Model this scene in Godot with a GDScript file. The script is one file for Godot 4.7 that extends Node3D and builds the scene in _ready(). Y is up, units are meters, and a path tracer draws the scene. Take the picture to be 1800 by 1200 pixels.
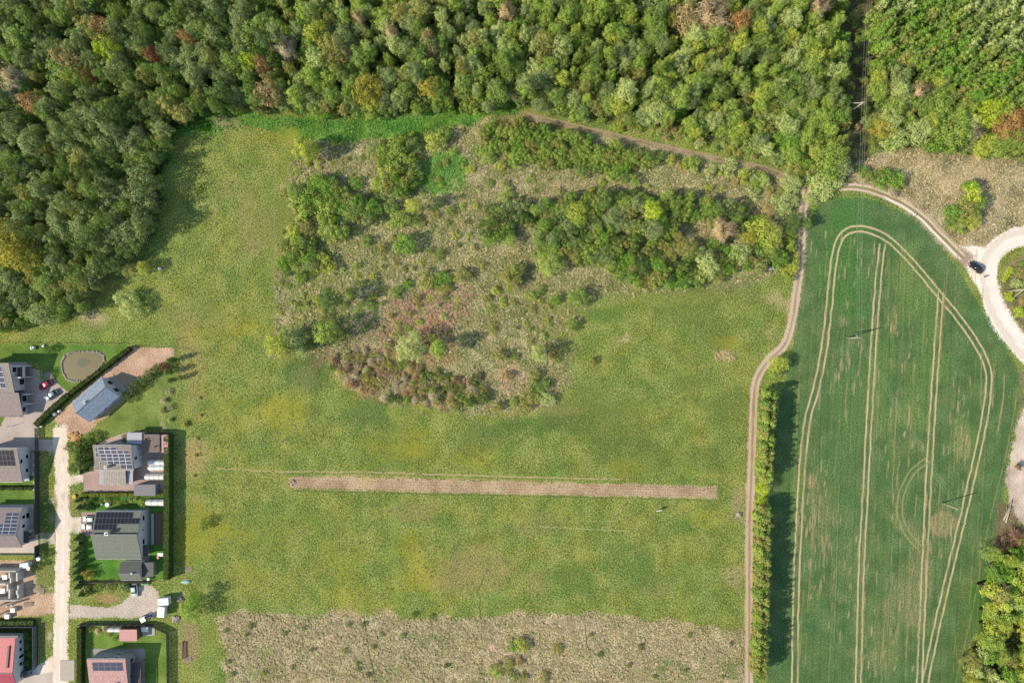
extends Node3D
# Aerial view of a meadow between a wood, a hamlet and a young cereal field. y is up, x east, z south; the camera hangs 200 m above the origin.
# Places are written as (px, py): a sixth of a metre each, counted from a corner 150 m west and 100 m north of the point below the camera.

const HIGH := 200.0
const SUN_EL := 36.0
var rng := RandomNumberGenerator.new()
var M := {}
var named := []          # [node, base label, px, py, landmark index] to be told apart at the end
var marks := []          # landmarks for labels: [px, py, phrase]
var zones := []          # painted areas of the ground
var sheet_y := 0.0
var ground_mat: StandardMaterial3D

func G(px: float, py: float, h := 0.0) -> Vector3:
	var k := (HIGH - h) / 1200.0
	return Vector3((px - 900.0) * k, h, (py - 600.0) * k)

func P(px: float, py: float) -> Vector3:
	return Vector3((px - 900.0) / 6.0, 0, (py - 600.0) / 6.0)

# ---------------------------------------------------------------- geometry collector
class Geo:
	var v := PackedVector3Array()
	var n := PackedVector3Array()
	var c := PackedColorArray()
	var uv := PackedVector2Array()
	var colored := false
	func tri(a: Vector3, b: Vector3, d: Vector3, nn: Vector3, col := Color.WHITE) -> void:
		if (b - a).cross(d - a).dot(nn) > 0.0:
			var t := b
			b = d
			d = t
		v.append(a); v.append(b); v.append(d)
		n.append(nn); n.append(nn); n.append(nn)
		c.append(col); c.append(col); c.append(col)
		for p in [a, b, d]:
			uv.append(Vector2(p.x, p.z) if absf(nn.y) > 0.5 else (Vector2(p.x, p.y) if absf(nn.z) > absf(nn.x) else Vector2(p.z, p.y)))
	func face(a: Vector3, b: Vector3, d: Vector3, hint: Vector3, col := Color.WHITE) -> void:
		var nn := (b - a).cross(d - a).normalized()
		if nn.dot(hint) < 0.0:
			nn = -nn
		tri(a, b, d, nn, col)
	func quad(a: Vector3, b: Vector3, d: Vector3, e: Vector3, hint: Vector3, col := Color.WHITE) -> void:
		face(a, b, d, hint, col)
		face(a, d, e, hint, col)
	func box(at: Vector3, size: Vector3, turn := Basis(), col := Color.WHITE) -> void:
		var h := size * 0.5
		for ax in 3:
			for s in [-1.0, 1.0]:
				var o := Vector3.ZERO
				o[ax] = s * h[ax]
				var u := Vector3.ZERO
				var w := Vector3.ZERO
				u[(ax + 1) % 3] = h[(ax + 1) % 3]
				w[(ax + 2) % 3] = h[(ax + 2) % 3]
				quad(at + turn * (o - u - w), at + turn * (o + u - w), at + turn * (o + u + w), at + turn * (o - u + w), turn * o, col)
	# a flat outline (x, y of the frame) given a thickness along the frame's z, centred
	func prism(poly: PackedVector2Array, frame: Transform3D, thick: float, col := Color.WHITE) -> void:
		var ids := Geometry2D.triangulate_polygon(poly)
		for s in [-1.0, 1.0]:
			var off := Vector3(0, 0, s * thick * 0.5)
			for i in range(0, ids.size(), 3):
				var q := []
				for k in 3:
					var p: Vector2 = poly[ids[i + k]]
					q.append(frame * (Vector3(p.x, p.y, 0) + off))
				face(q[0], q[1], q[2], frame.basis * Vector3(0, 0, s), col)
		var mid := Vector2.ZERO
		for p in poly:
			mid += p / poly.size()
		for i in poly.size():
			var a: Vector2 = poly[i]
			var b: Vector2 = poly[(i + 1) % poly.size()]
			var side := Vector2((b - a).y, -(b - a).x)
			if side.dot((a + b) * 0.5 - mid) < 0.0:
				side = -side
			var z := Vector3(0, 0, thick * 0.5)
			var a3 := Vector3(a.x, a.y, 0)
			var b3 := Vector3(b.x, b.y, 0)
			quad(frame * (a3 - z), frame * (b3 - z), frame * (b3 + z), frame * (a3 + z), frame.basis * Vector3(side.x, side.y, 0), col)
	func tube(path: Array, radii: Array, sides := 6, col := Color.WHITE) -> void:
		var prev := []
		for i in path.size():
			var a: Vector3 = path[maxi(i - 1, 0)]
			var b: Vector3 = path[mini(i + 1, path.size() - 1)]
			var d := (b - a).normalized()
			var u := d.cross(Vector3.RIGHT if absf(d.x) < 0.8 else Vector3.UP).normalized()
			var w := d.cross(u)
			var ring := []
			for k in sides:
				var t := TAU * k / sides
				ring.append(path[i] + (u * cos(t) + w * sin(t)) * radii[i])
			if i:
				for k in sides:
					var e := (k + 1) % sides
					var out: Vector3 = (ring[k] + ring[e]) * 0.5 - path[i]
					quad(prev[k], prev[e], ring[e], ring[k], out, col)
			else:
				for k in range(1, sides - 1):
					face(ring[0], ring[k], ring[k + 1], -d, col)
			if i == path.size() - 1:
				for k in range(1, sides - 1):
					face(ring[0], ring[k], ring[k + 1], d, col)
			prev = ring
	# rings of equal length joined along their order; the ends closed
	func loft(rings: Array, col := Color.WHITE) -> void:
		var m: int = rings[0].size()
		for i in rings.size():
			var mid := Vector3.ZERO
			for p in rings[i]:
				mid += p / m
			if i:
				for k in m:
					var e := (k + 1) % m
					var out: Vector3 = (rings[i][k] + rings[i][e] + rings[i - 1][k] + rings[i - 1][e]) * 0.25 - mid
					quad(rings[i - 1][k], rings[i - 1][e], rings[i][e], rings[i][k], out, col)
			if i == 0 or i == rings.size() - 1:
				var other: Vector3 = rings[1][0] if i == 0 else rings[i - 1][0]
				for k in range(1, m - 1):
					face(rings[i][0], rings[i][k], rings[i][k + 1], rings[i][0] - other, col)
	func mesh(smooth := false) -> ArrayMesh:
		if smooth:
			var st := SurfaceTool.new()
			st.begin(Mesh.PRIMITIVE_TRIANGLES)
			st.set_smooth_group(0)
			for i in v.size():
				if colored:
					st.set_color(c[i])
				st.set_uv(uv[i])
				st.add_vertex(v[i])
			st.generate_normals()
			return st.commit()
		var arr := []
		arr.resize(Mesh.ARRAY_MAX)
		arr[Mesh.ARRAY_VERTEX] = v
		arr[Mesh.ARRAY_NORMAL] = n
		arr[Mesh.ARRAY_TEX_UV] = uv
		if colored:
			arr[Mesh.ARRAY_COLOR] = c
		var m := ArrayMesh.new()
		m.add_surface_from_arrays(Mesh.PRIMITIVE_TRIANGLES, arr)
		return m

# ---------------------------------------------------------------- nodes
func thing(called: String, label: String, category: String, at := Vector3.ZERO, turn := 0.0, group := "") -> Node3D:
	var o := Node3D.new()
	o.name = called
	o.position = at
	o.rotation.y = turn
	o.set_meta("label", label)
	o.set_meta("category", category)
	if group:
		o.set_meta("group", group)
	add_child(o, true)
	return o

func part(parent: Node, called: String, mesh: Mesh, m: Material, at := Vector3.ZERO, turn := Basis()) -> MeshInstance3D:
	var o := MeshInstance3D.new()
	o.name = called
	o.mesh = mesh
	o.material_override = m
	o.transform = Transform3D(turn, at)
	parent.add_child(o, true)
	return o

func block(parent: Node, called: String, size: Vector3, m: Material, at: Vector3, turn := Basis()) -> MeshInstance3D:
	var g := Geo.new()
	g.box(Vector3.ZERO, size)
	return part(parent, called, g.mesh(), m, at, turn)

func struct(called: String, mesh: Mesh, m: Material, label := "") -> MeshInstance3D:
	var o := part(self, called, mesh, m)
	o.set_meta("kind", "structure")
	if label:
		o.set_meta("label", label)
	return o

const TONE := 0.82        # the colours below are as they look in full sun; this takes them back to bare surface colours

func bare(hex: String) -> Color:
	var c := Color(hex)
	return Color(c.r * TONE, c.g * TONE, c.b * TONE)

func paint(hex: String, rough := 0.8, metal := 0.0) -> StandardMaterial3D:
	var m := StandardMaterial3D.new()
	m.albedo_color = bare(hex) if hex != "ffffff" else Color.WHITE
	m.roughness = rough
	m.metallic = metal
	return m

func noise(freq: float, s: int, octaves := 3) -> FastNoiseLite:
	var f := FastNoiseLite.new()
	f.seed = s
	f.frequency = freq
	f.noise_type = FastNoiseLite.TYPE_SIMPLEX_SMOOTH
	f.fractal_octaves = octaves
	return f

# a worn surface: the colour broken up by a noise in metres, with its relief
func worn(hex: String, other: String, freq := 0.6, rough := 0.85, relief := 1.0, s := 1) -> StandardMaterial3D:
	var m := paint("ffffff", rough)
	var ramp := Gradient.new()
	ramp.set_color(0, bare(hex))
	ramp.set_color(1, bare(other))
	var t := NoiseTexture2D.new()
	t.width = 256
	t.height = 256
	t.seamless = true
	t.noise = noise(0.03, s, 5)
	t.color_ramp = ramp
	m.albedo_texture = t
	m.uv1_triplanar = true
	m.uv1_world_triplanar = true
	m.uv1_scale = Vector3.ONE * freq * 0.25
	return m

var stain_tex: NoiseTexture2D
func stains() -> NoiseTexture2D:
	if stain_tex == null:
		stain_tex = NoiseTexture2D.new()
		stain_tex.width = 512
		stain_tex.height = 512
		stain_tex.seamless = true
		stain_tex.noise = noise(0.012, 77, 6)
		var ramp := Gradient.new()
		ramp.set_color(0, Color(0.78, 0.78, 0.76))
		ramp.set_color(1, Color(1, 1, 1))
		stain_tex.color_ramp = ramp
	return stain_tex

# ribbed sheet or tile: stripes across u every `pitch` metres, rows across v if tiled
func ribbed(hex: String, pitch: float, row := 0.0, rough := 0.6, metal := 0.0, deep := 3.0) -> StandardMaterial3D:
	var m := paint("ffffff", rough, metal)
	var im := Image.create(64, 64, false, Image.FORMAT_RGB8)
	var hi := Image.create(64, 64, false, Image.FORMAT_RGB8)
	var base := bare(hex)
	for y in 64:
		for x in 64:
			var u := fposmod(x / 16.0, 1.0)
			var w := fposmod(y / 16.0, 1.0)
			var rib := 1.0 if u < 0.16 else 0.0
			if row > 0.0:
				rib = 0.5 + 0.5 * sin(u * TAU)
				rib = rib * 0.6 + w * 0.4
			var cell := float((int(x / 16.0) * 7 + int(y / 16.0) * 13) % 8) / 8.0
			var sh := 0.93 + 0.12 * cell
			im.set_pixel(x, y, Color(base.r * sh, base.g * sh, base.b * sh))
			hi.set_pixel(x, y, Color(rib, rib, rib))
	m.albedo_texture = ImageTexture.create_from_image(im)
	m.heightmap_enabled = true
	m.heightmap_texture = ImageTexture.create_from_image(hi)
	m.heightmap_scale = deep
	m.detail_enabled = true          # weathering: broad stains over the ribs
	m.detail_blend_mode = BaseMaterial3D.BLEND_MODE_MUL
	m.detail_albedo = stains()
	m.detail_uv_layer = BaseMaterial3D.DETAIL_UV_2
	m.uv2_triplanar = true
	m.uv2_world_triplanar = true
	m.uv2_scale = Vector3.ONE * 0.16
	m.uv1_scale = Vector3(0.25 / pitch, 0.25 / (row if row > 0.0 else pitch), 1)
	return m

func leaf_paint(hex: String) -> StandardMaterial3D:
	var m := paint(hex, 0.75)
	var c := Color(hex)
	m.albedo_color = Color(minf(c.r * 1.08, 1.0), minf(c.g * 1.09, 1.0), minf(c.b * 1.01, 1.0))
	m.vertex_color_use_as_albedo = true
	m.backlight_enabled = true
	m.backlight = Color(0.7, 0.75, 0.4)
	m.metallic_specular = 0.25
	return m

func _ready() -> void:
	rng.seed = 4711
	var cam := Camera3D.new()
	cam.name = "camera"
	cam.fov = rad_to_deg(2.0 * atan(0.5))
	cam.position = Vector3(0, HIGH, 0)
	cam.rotation_degrees = Vector3(-90, 0, 0)
	cam.near = 1.0
	cam.far = 6000.0
	add_child(cam)
	cam.current = true
	var env := Environment.new()
	var sky := Sky.new()
	var ps := ProceduralSkyMaterial.new()
	ps.sky_top_color = Color("8299b4")
	ps.sky_horizon_color = Color("d3d8da")
	ps.ground_bottom_color = Color("4d5a3a")
	ps.ground_horizon_color = Color("b9c6cf")
	ps.sky_curve = 0.16
	sky.sky_material = ps
	env.background_mode = Environment.BG_SKY
	env.sky = sky
	env.background_energy_multiplier = 1.02
	env.tonemap_mode = Environment.TONE_MAPPER_LINEAR
	env.tonemap_exposure = 1.88
	env.sdfgi_enabled = true
	env.ssao_enabled = true
	env.ssil_enabled = true
	var we := WorldEnvironment.new()
	we.name = "world"
	we.environment = env
	add_child(we)
	var sun := DirectionalLight3D.new()
	sun.name = "sun"
	sun.light_color = Color(1.0, 0.93, 0.82)
	sun.light_energy = 1.54
	sun.light_angular_distance = 0.53
	sun.shadow_enabled = true
	var e := deg_to_rad(SUN_EL)
	var towards := Vector3(0.958 * cos(e), -sin(e), -0.287 * cos(e))   # the way the light travels
	sun.look_at_from_position(Vector3.ZERO, towards, Vector3.UP)
	add_child(sun)

	make_materials()
	make_landmarks()
	make_ground()
	make_houses()
	make_yards()
	make_vehicles()
	make_power_line()
	make_small_things()
	make_person()
	make_tree_kinds()
	make_woods()
	make_bushes()
	make_mass()
	make_tufts()
	tell_apart()

# ================================================================ the ground
const GW := 2000          # texels of the painted ground, a sixth of a metre each
const GH := 1360
const GX := 100.0         # its first texel lies 100 px left of and 80 px above the frame's corner
const GY := 80.0
const DULL := 0.76        # how much darker the bare colours are than they look in full sun

func wobble(pts: Array, amp: float, step := 9.0) -> PackedVector2Array:
	var out := PackedVector2Array()
	var r := RandomNumberGenerator.new()
	r.seed = int(pts[0][0] * 13 + pts[0][1] * 7 + pts.size())
	for i in pts.size():
		var a := Vector2(pts[i][0], pts[i][1])
		var nx = pts[(i + 1) % pts.size()]
		var b := Vector2(nx[0], nx[1])
		var m := maxi(1, int(a.distance_to(b) / step))
		for k in m:
			var p := a.lerp(b, float(k) / m)
			if amp > 0.0:
				p += Vector2(r.randf_range(-amp, amp), r.randf_range(-amp, amp))
			out.append(p)
	if amp > 0.0 and Geometry2D.triangulate_polygon(out).is_empty():
		return wobble(pts, 0.0, step)
	return out

func strip(pts: Array, w: float, w2 := -1.0) -> Array:
	var left := []
	var right := []
	for i in pts.size():
		var a: Array = pts[maxi(i - 1, 0)]
		var b: Array = pts[mini(i + 1, pts.size() - 1)]
		var d := Vector2(b[0] - a[0], b[1] - a[1]).normalized()
		var ww := w if w2 < 0.0 else lerpf(w, w2, float(i) / (pts.size() - 1))
		var s := Vector2(-d.y, d.x) * ww * 0.5
		left.append([pts[i][0] + s.x, pts[i][1] + s.y])
		right.push_front([pts[i][0] - s.x, pts[i][1] - s.y])
	return left + right

# stops: colours from the darkest to the palest speckle; fine/mid: share of the fine and of the broad noise; relief 0..255
func zone(called: String, pts: Array, stops: Array, fine := 0.7, mid := 0.5, relief := 150, amp := 2.0, label := "") -> void:
	var lut := PackedByteArray()
	lut.resize(768)
	for i in 256:
		var t := i / 255.0 * (stops.size() - 1)
		var k := mini(int(t), stops.size() - 2)
		var col := Color(stops[k]).lerp(Color(stops[k + 1]), t - k)
		lut[i * 3] = int(col.r8 * DULL)
		lut[i * 3 + 1] = int(col.g8 * DULL)
		lut[i * 3 + 2] = int(col.b8 * DULL)
	zones.append({"name": called, "poly": wobble(pts, amp), "lut": lut, "fine": int(fine * 256), "mid": int(mid * 256), "relief": relief, "label": label})

var tint_r := PackedFloat32Array()
var tint_g := PackedFloat32Array()
var tint_b := PackedFloat32Array()
var tint_a := PackedFloat32Array()
var bloom := PackedFloat32Array()
var patchy: PackedByteArray

func patch(px: float, py: float, rx: float, ry: float, hex: String, a: float) -> void:
	var col := Color(hex)
	for y in range(maxi(0, int((py + GY - ry * 1.3) / 4)), mini(GH / 4, int((py + GY + ry * 1.3) / 4) + 1)):
		for x in range(maxi(0, int((px + GX - rx * 1.3) / 4)), mini(GW / 4, int((px + GX + rx * 1.3) / 4) + 1)):
			var d := Vector2((x * 4 - GX - px) / rx, (y * 4 - GY - py) / ry).length()
			var i := y * (GW / 4) + x
			var s := clampf((1.25 - d + (patchy[i] - 128) / 62.0) * 0.9, 0.0, 1.0) * minf(a * 1.4, 0.95) * clampf((1.35 - d) * 3.0, 0.0, 1.0)
			if s > 0.0:
				var old := tint_a[i]
				tint_a[i] = 1.0 - (1.0 - old) * (1.0 - s)
				var w := s / tint_a[i]
				tint_r[i] = lerpf(tint_r[i], col.r * 255.0 * DULL, w)
				tint_g[i] = lerpf(tint_g[i], col.g * 255.0 * DULL, w)
				tint_b[i] = lerpf(tint_b[i], col.b * 255.0 * DULL, w)

func flowers(px: float, py: float, rx: float, ry: float, a: float) -> void:
	for y in range(maxi(0, int((py + GY - ry) / 4)), mini(GH / 4, int((py + GY + ry) / 4) + 1)):
		for x in range(maxi(0, int((px + GX - rx) / 4)), mini(GW / 4, int((px + GX + rx) / 4) + 1)):
			var d := Vector2((x * 4 - GX - px) / rx, (y * 4 - GY - py) / ry).length()
			var i := y * (GW / 4) + x
			bloom[i] = maxf(bloom[i], clampf((0.9 - d + (patchy[i] - 128) / 120.0) * 1.2, 0.0, 1.0) * a)

func bytes_of(im: Image) -> PackedByteArray:
	im.resize(GW, GH, Image.INTERPOLATE_BILINEAR)
	im.convert(Image.FORMAT_L8)
	return im.get_data()

func image_of(a: PackedFloat32Array, k: float) -> PackedByteArray:
	var b := PackedByteArray()
	b.resize(a.size())
	for i in a.size():
		b[i] = clampi(int(a[i] * k), 0, 255)
	return bytes_of(Image.create_from_data(GW / 4, GH / 4, false, Image.FORMAT_L8, b))

var zmap: PackedByteArray
var ZW := 0
var col := PackedByteArray()
var hgt := PackedByteArray()

# a wheel rut, path or furrow drawn into the ground: soft sided, with gaps where the noise is low
func rut(pts: Array, w: float, hex: String, a: float, gaps := 0.0, dip := 40, s := 1) -> void:
	var tone := Color(hex)
	var nz := noise(0.035, s, 2)
	var len := 0.0
	for i in pts.size() - 1:
		var p := Vector2(pts[i][0] + GX, pts[i][1] + GY)
		var q := Vector2(pts[i + 1][0] + GX, pts[i + 1][1] + GY)
		var d := (q - p).normalized()
		var m := int(p.distance_to(q) * 1.4) + 1
		for k in m:
			var c := p.lerp(q, float(k) / m)
			len += 0.71
			var keep := clampf(1.0 - gaps * (nz.get_noise_1d(len) * 0.9 + 0.45), 0.0, 1.0)
			c += Vector2(-d.y, d.x) * nz.get_noise_2d(len, 50.0) * 1.0
			for y in range(int(c.y - w), int(c.y + w) + 2):
				for x in range(int(c.x - w), int(c.x + w) + 2):
					if x < 0 or y < 0 or x >= GW or y >= GH:
						continue
					var far := absf((Vector2(x, y) - c).dot(Vector2(-d.y, d.x))) / (w * 0.5)
					var s2 := clampf(1.35 - far, 0.0, 1.0) * a * keep * 0.55
					if s2 > 0.01:
						var j := (y * GW + x) * 3
						col[j] = int(lerpf(col[j], tone.r * 255.0 * DULL, s2))
						col[j + 1] = int(lerpf(col[j + 1], tone.g * 255.0 * DULL, s2))
						col[j + 2] = int(lerpf(col[j + 2], tone.b * 255.0 * DULL, s2))

func smooth_path(pts: Array) -> Array:
	var c := Curve2D.new()
	for i in pts.size():
		var a: Array = pts[maxi(i - 1, 0)]
		var b: Array = pts[mini(i + 1, pts.size() - 1)]
		var t := Vector2(b[0] - a[0], b[1] - a[1]) / 6.0
		c.add_point(Vector2(pts[i][0], pts[i][1]), -t, t)
	c.bake_interval = 6.0
	var out := []
	for p in c.get_baked_points():
		out.append([p.x, p.y])
	return out

func shifted(pts: Array, by: float) -> Array:
	var out := []
	for i in pts.size():
		var a: Array = pts[maxi(i - 1, 0)]
		var b: Array = pts[mini(i + 1, pts.size() - 1)]
		var d := Vector2(b[0] - a[0], b[1] - a[1]).normalized()
		out.append([pts[i][0] - d.y * by, pts[i][1] + d.x * by])
	return out

var wood_left := []
var wood_top := []
var wood_right := []
var wood_corner := []
var thicket_long := []
var thicket_wide := []
var thicket_brown := []
var field := []

func make_ground() -> void:
	wood_left = [[-60, -70], [480, -70], [480, 185], [400, 190], [345, 195], [300, 225], [285, 265], [272, 300], [282, 345], [262, 395], [238, 430], [200, 462], [165, 500], [150, 540], [95, 555], [40, 575], [-60, 590]]
	wood_top = [[480, -70], [1495, -70], [1488, 130], [1492, 250], [1475, 320], [1420, 300], [1360, 272], [1300, 248], [1230, 238], [1150, 214], [1050, 206], [985, 196], [905, 180], [850, 188], [700, 196], [600, 200], [480, 188]]
	wood_right = [[1540, -70], [1860, -70], [1860, 270], [1770, 275], [1720, 262], [1640, 262], [1600, 245], [1550, 262], [1525, 215], [1535, 130]]
	wood_corner = [[1742, 965], [1860, 940], [1860, 1270], [1690, 1270], [1706, 1180], [1726, 1090]]
	thicket_long = [[834, 240], [862, 217], [922, 213], [1002, 234], [1100, 259], [1172, 273], [1140, 288], [1110, 292], [1096, 312], [1053, 304], [980, 292], [908, 282], [868, 262]]
	thicket_wide = [[848, 362], [900, 358], [952, 355], [1024, 338], [1107, 338], [1180, 345], [1233, 342], [1290, 356], [1350, 384], [1376, 408], [1392, 452], [1352, 466], [1300, 470], [1262, 490], [1220, 500], [1139, 508], [1086, 496], [1050, 460], [950, 460], [930, 400], [892, 430], [846, 436]]
	thicket_brown = [[572, 622], [612, 615], [700, 618], [730, 640], [790, 655], [846, 660], [858, 690], [845, 716], [780, 716], [710, 710], [655, 694], [612, 672], [584, 648]]
	field = [[1440, 356], [1470, 349], [1505, 348], [1545, 354], [1600, 378], [1650, 424], [1690, 480], [1735, 556], [1790, 645], [1798, 680], [1786, 745], [1768, 850], [1760, 905], [1738, 1000], [1725, 1080], [1702, 1150], [1680, 1270], [1347, 1270], [1350, 1160], [1352, 900], [1362, 760], [1385, 640], [1396, 600], [1410, 480], [1420, 400]]
	var drive := ["a3968f", "b9aca6", "c9bdb7", "d6ccc6"]
	var lawn := ["4a6a2a", "5f8036", "708f40", "86a052"]
	var sand := ["a38673", "bb9c85", "cbae96", "dcc3ac"]
	var gravel := ["b0a59a", "c2b7ab", "d0c6ba", "dfd6cc"]
	var straw := ["5f6644", "858259", "a99d76", "c6b892", "e6d9b8"]
	var wood := ["36401f", "435028", "525a34", "6a6a4a"]
	zone("meadow", [[-100, -80], [1900, -80], [1900, 1280], [-100, 1280]], ["485c2a", "647b36", "7d9342", "929d4c", "b6b27c"], 0.95, 0.26, 170, 0.0, "mown meadow with yellow flowers")
	zone("rough_grassland", [[520, 238], [600, 245], [660, 240], [740, 250], [835, 215], [925, 202], [1180, 257], [1400, 312], [1404, 400], [1390, 480], [1362, 478], [1300, 505], [1240, 518], [1130, 522], [1030, 545], [1005, 600], [1010, 660], [980, 715], [930, 732], [860, 732], [800, 722], [720, 720], [650, 703], [610, 684], [580, 655], [565, 630], [480, 630], [468, 600], [484, 560], [480, 480], [486, 430], [512, 390], [500, 330], [516, 280]], ["515f36", "717a49", "908f5c", "b0a67c", "d4c8a2"], 1.05, 0.5, 230, 5.0, "rough tussocky grass bleached by winter")
	zone("lush_grass", [[400, 188], [480, 200], [600, 205], [700, 198], [830, 190], [905, 178], [925, 200], [840, 214], [760, 238], [660, 244], [590, 252], [520, 238], [440, 225], [385, 228], [320, 246], [270, 300], [280, 240], [340, 195]], ["305020", "4c7a2a", "639438", "86ac54"], 0.8, 0.5, 190, 4.0, "bright green lush grass along the wood")
	zone("clearing_grass", [[738, 285], [768, 264], [812, 268], [829, 296], [818, 330], [790, 348], [748, 342], [736, 318]], ["42662a", "588036", "6f9644", "8cae58"], 0.8, 0.4, 190, 3.0, "bright green patch of fresh grass among the bushes")
	zone("dry_grassland", [[374, 1084], [420, 1074], [600, 1078], [760, 1086], [900, 1078], [1080, 1080], [1180, 1096], [1310, 1112], [1310, 1285], [405, 1285], [392, 1160]], straw, 1.1, 0.35, 240, 3.0, "unmown strip of dry straw-coloured grass")
	zone("tilled_strip", [[507, 838], [620, 836], [900, 845], [1262, 853], [1262, 877], [1000, 872], [760, 867], [560, 861], [509, 858]], ["958064", "ae997b", "c0ab8c", "d3c1a2"], 1.0, 0.5, 200, 2.2, "long narrow strip of tilled brown soil")
	for w in [wood_left, wood_top, wood_right, wood_corner]:
		zone("woodland_floor", w, wood, 0.8, 0.4, 170, 6.0, "shaded leaf-littered ground under the trees")
	zone("cleared_strip", [[1484, -80], [1546, -80], [1536, 100], [1524, 230], [1528, 300], [1478, 320], [1490, 230], [1484, 100]], ["3d4428", "565a36", "6c6448", "8a7f66"], 0.8, 0.5, 180, 5.0, "overgrown strip cut through the wood for the power line")
	zone("rough_grassland", [[1490, 300], [1540, 262], [1640, 268], [1720, 275], [1870, 285], [1870, 425], [1770, 428], [1735, 440], [1690, 430], [1640, 388], [1590, 357], [1540, 340], [1490, 332]], ["5d6441", "877d5e", "a89a78", "c0b08e", "d8caac"], 0.85, 0.6, 220, 4.0, "rough pale grass beside the gravel road")
	zone("cereal_field", field, ["3f5d36", "4e6e40", "5f7d4a", "889468"], 0.65, 0.3, 120, 1.2, "young dark green cereal field with wheel tracks")
	zone("verge", [[1790, 650], [1860, 690], [1860, 720], [1805, 715], [1785, 760], [1798, 690]], ["59653d", "7f7a58", "a09374"], 0.8, 0.4, 180, 2.0, "grassy verge beside the field")
	zone("sand_pit", [[1805, 712], [1788, 750], [1776, 800], [1768, 845], [1774, 885], [1800, 925], [1870, 940], [1870, 700]], ["b3a194", "c9b8ab", "d8c9bd", "e5d9cd"], 0.5, 0.7, 150, 3.0, "bare pale sand at the field's edge")
	zone("verge", [[1755, 880], [1778, 890], [1800, 928], [1840, 945], [1745, 975], [1738, 1000], [1750, 930]], ["5d5a44", "7a7052", "97866a"], 0.8, 0.5, 190, 2.0, "weedy verge below the sand")
	zone("verge", [[1870, 436], [1800, 446], [1770, 462], [1757, 490], [1757, 520], [1768, 548], [1790, 580], [1820, 605], [1870, 625]], ["56623a", "75754c", "94875f", "ada07a"], 0.8, 0.6, 200, 2.0, "grassy island inside the bend of the gravel road")
	var ring := smooth_path([[1880, 408], [1830, 412], [1790, 417], [1762, 430], [1742, 452], [1736, 480], [1741, 515], [1756, 552], [1780, 590], [1815, 630], [1870, 680]])
	zone("gravel_road", strip(ring, 37), ["e0d6cb", "efe5db", "f8efe7", "fff9f3"], 0.5, 0.5, 90, 1.2, "pale gravel road bending round the grassy island")
	zone("gravel_road", [[1680, 428], [1700, 432], [1730, 434], [1745, 430], [1750, 470], [1728, 500], [1722, 510], [1704, 484], [1690, 462]], ["e0d6cb", "efe5db", "f8efe7", "fff9f3"], 0.5, 0.5, 90, 1.5, "gravel junction where the dirt track meets the road")
	zone("dirt_track", strip(smooth_path([[1478, 328], [1510, 329], [1545, 338], [1585, 356], [1620, 380], [1652, 412], [1676, 436], [1706, 462]]), 14, 26), ["978773", "ad9c86", "c1b09a", "d3c4ae"], 0.6, 0.4, 140, 1.6, "pale dirt track curving along the cereal field")
	zone("dirt_track", strip(smooth_path([[925, 202], [1002, 220], [1100, 243], [1190, 263], [1280, 283], [1345, 296], [1400, 318], [1416, 335]]), 9), ["6c6a4a", "8c8362", "a8997a", "bfae90"], 0.7, 0.6, 150, 2.0, "faint grassy track between the thicket and the wood")
	var lane := smooth_path([[1418, 330], [1412, 370], [1409, 420], [1406, 470], [1399, 520], [1391, 570], [1378, 606], [1352, 632], [1334, 658], [1326, 690], [1323, 760], [1321, 830], [1318, 900], [1317, 1000], [1317, 1100], [1316, 1285]])
	zone("dirt_track", strip(lane, 17), ["a08c7a", "b39f8b", "c3b09c", "d2c1ae"], 0.6, 0.4, 140, 1.5, "straight dirt track beside the tree row")
	# the hamlet
	zone("lawn", [[-60, 604], [226, 606], [160, 664], [128, 694], [98, 676], [60, 636], [-60, 634]], lawn, 0.6, 0.4, 90, 0.8, "bright mown lawn round the garden pond")
	zone("paved_drive", [[-60, 640], [44, 636], [58, 648], [88, 655], [104, 678], [124, 692], [64, 746], [68, 772], [92, 772], [92, 792], [-60, 792]], drive, 0.35, 0.3, 50, 0.0, "pale block-paved drive beside the parked cars")
	zone("lawn", [[-60, 733], [7, 733], [0, 750], [-60, 760]], lawn, 0.6, 0.4, 90, 0.0, "scrap of lawn by the paved drive")
	zone("building_plot", [[232, 611], [306, 611], [306, 628], [263, 664], [222, 702], [172, 745], [148, 768], [124, 772], [94, 738], [128, 700]], sand, 0.75, 0.5, 170, 1.0, "bare tan earth round the blue-grey house")
	zone("lawn", [[306, 640], [306, 757], [226, 757], [182, 774], [152, 772], [172, 748], [222, 706]], ["5a7034", "6c8440", "7d9148", "92a056"], 0.6, 0.6, 110, 1.0, "rough back lawn under the dark shrub row")
	zone("paved_yard", [[180, 774], [226, 758], [296, 762], [296, 867], [146, 867], [146, 826], [163, 826], [166, 782]], ["a08780", "b49b93", "c5aea5", "d4bfb6"], 0.3, 0.3, 50, 0.0, "pinkish brown paved yard round the house with lean-to roof")
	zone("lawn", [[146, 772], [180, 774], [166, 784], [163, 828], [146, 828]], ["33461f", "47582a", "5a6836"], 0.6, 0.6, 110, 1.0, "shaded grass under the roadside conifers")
	zone("lawn", [[-60, 792], [66, 792], [66, 975], [-60, 975]], lawn, 0.6, 0.4, 90, 0.0, "bright lawns of the two gardens west of the road")
	zone("paved_drive", [[-60, 886], [57, 886], [57, 930], [66, 940], [66, 972], [-60, 972]], ["b5a9a4", "c8bcb6", "d6cbc4", "e2d9d2"], 0.35, 0.3, 50, 0.0, "pale paving round the house with the panel grid")
	zone("lawn", [[146, 872], [296, 872], [296, 1019], [146, 1019]], ["3d6a26", "4f7f30", "5f8f38", "76a048"], 0.6, 0.4, 90, 0.0, "bright lawn round the green-roofed house")
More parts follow.
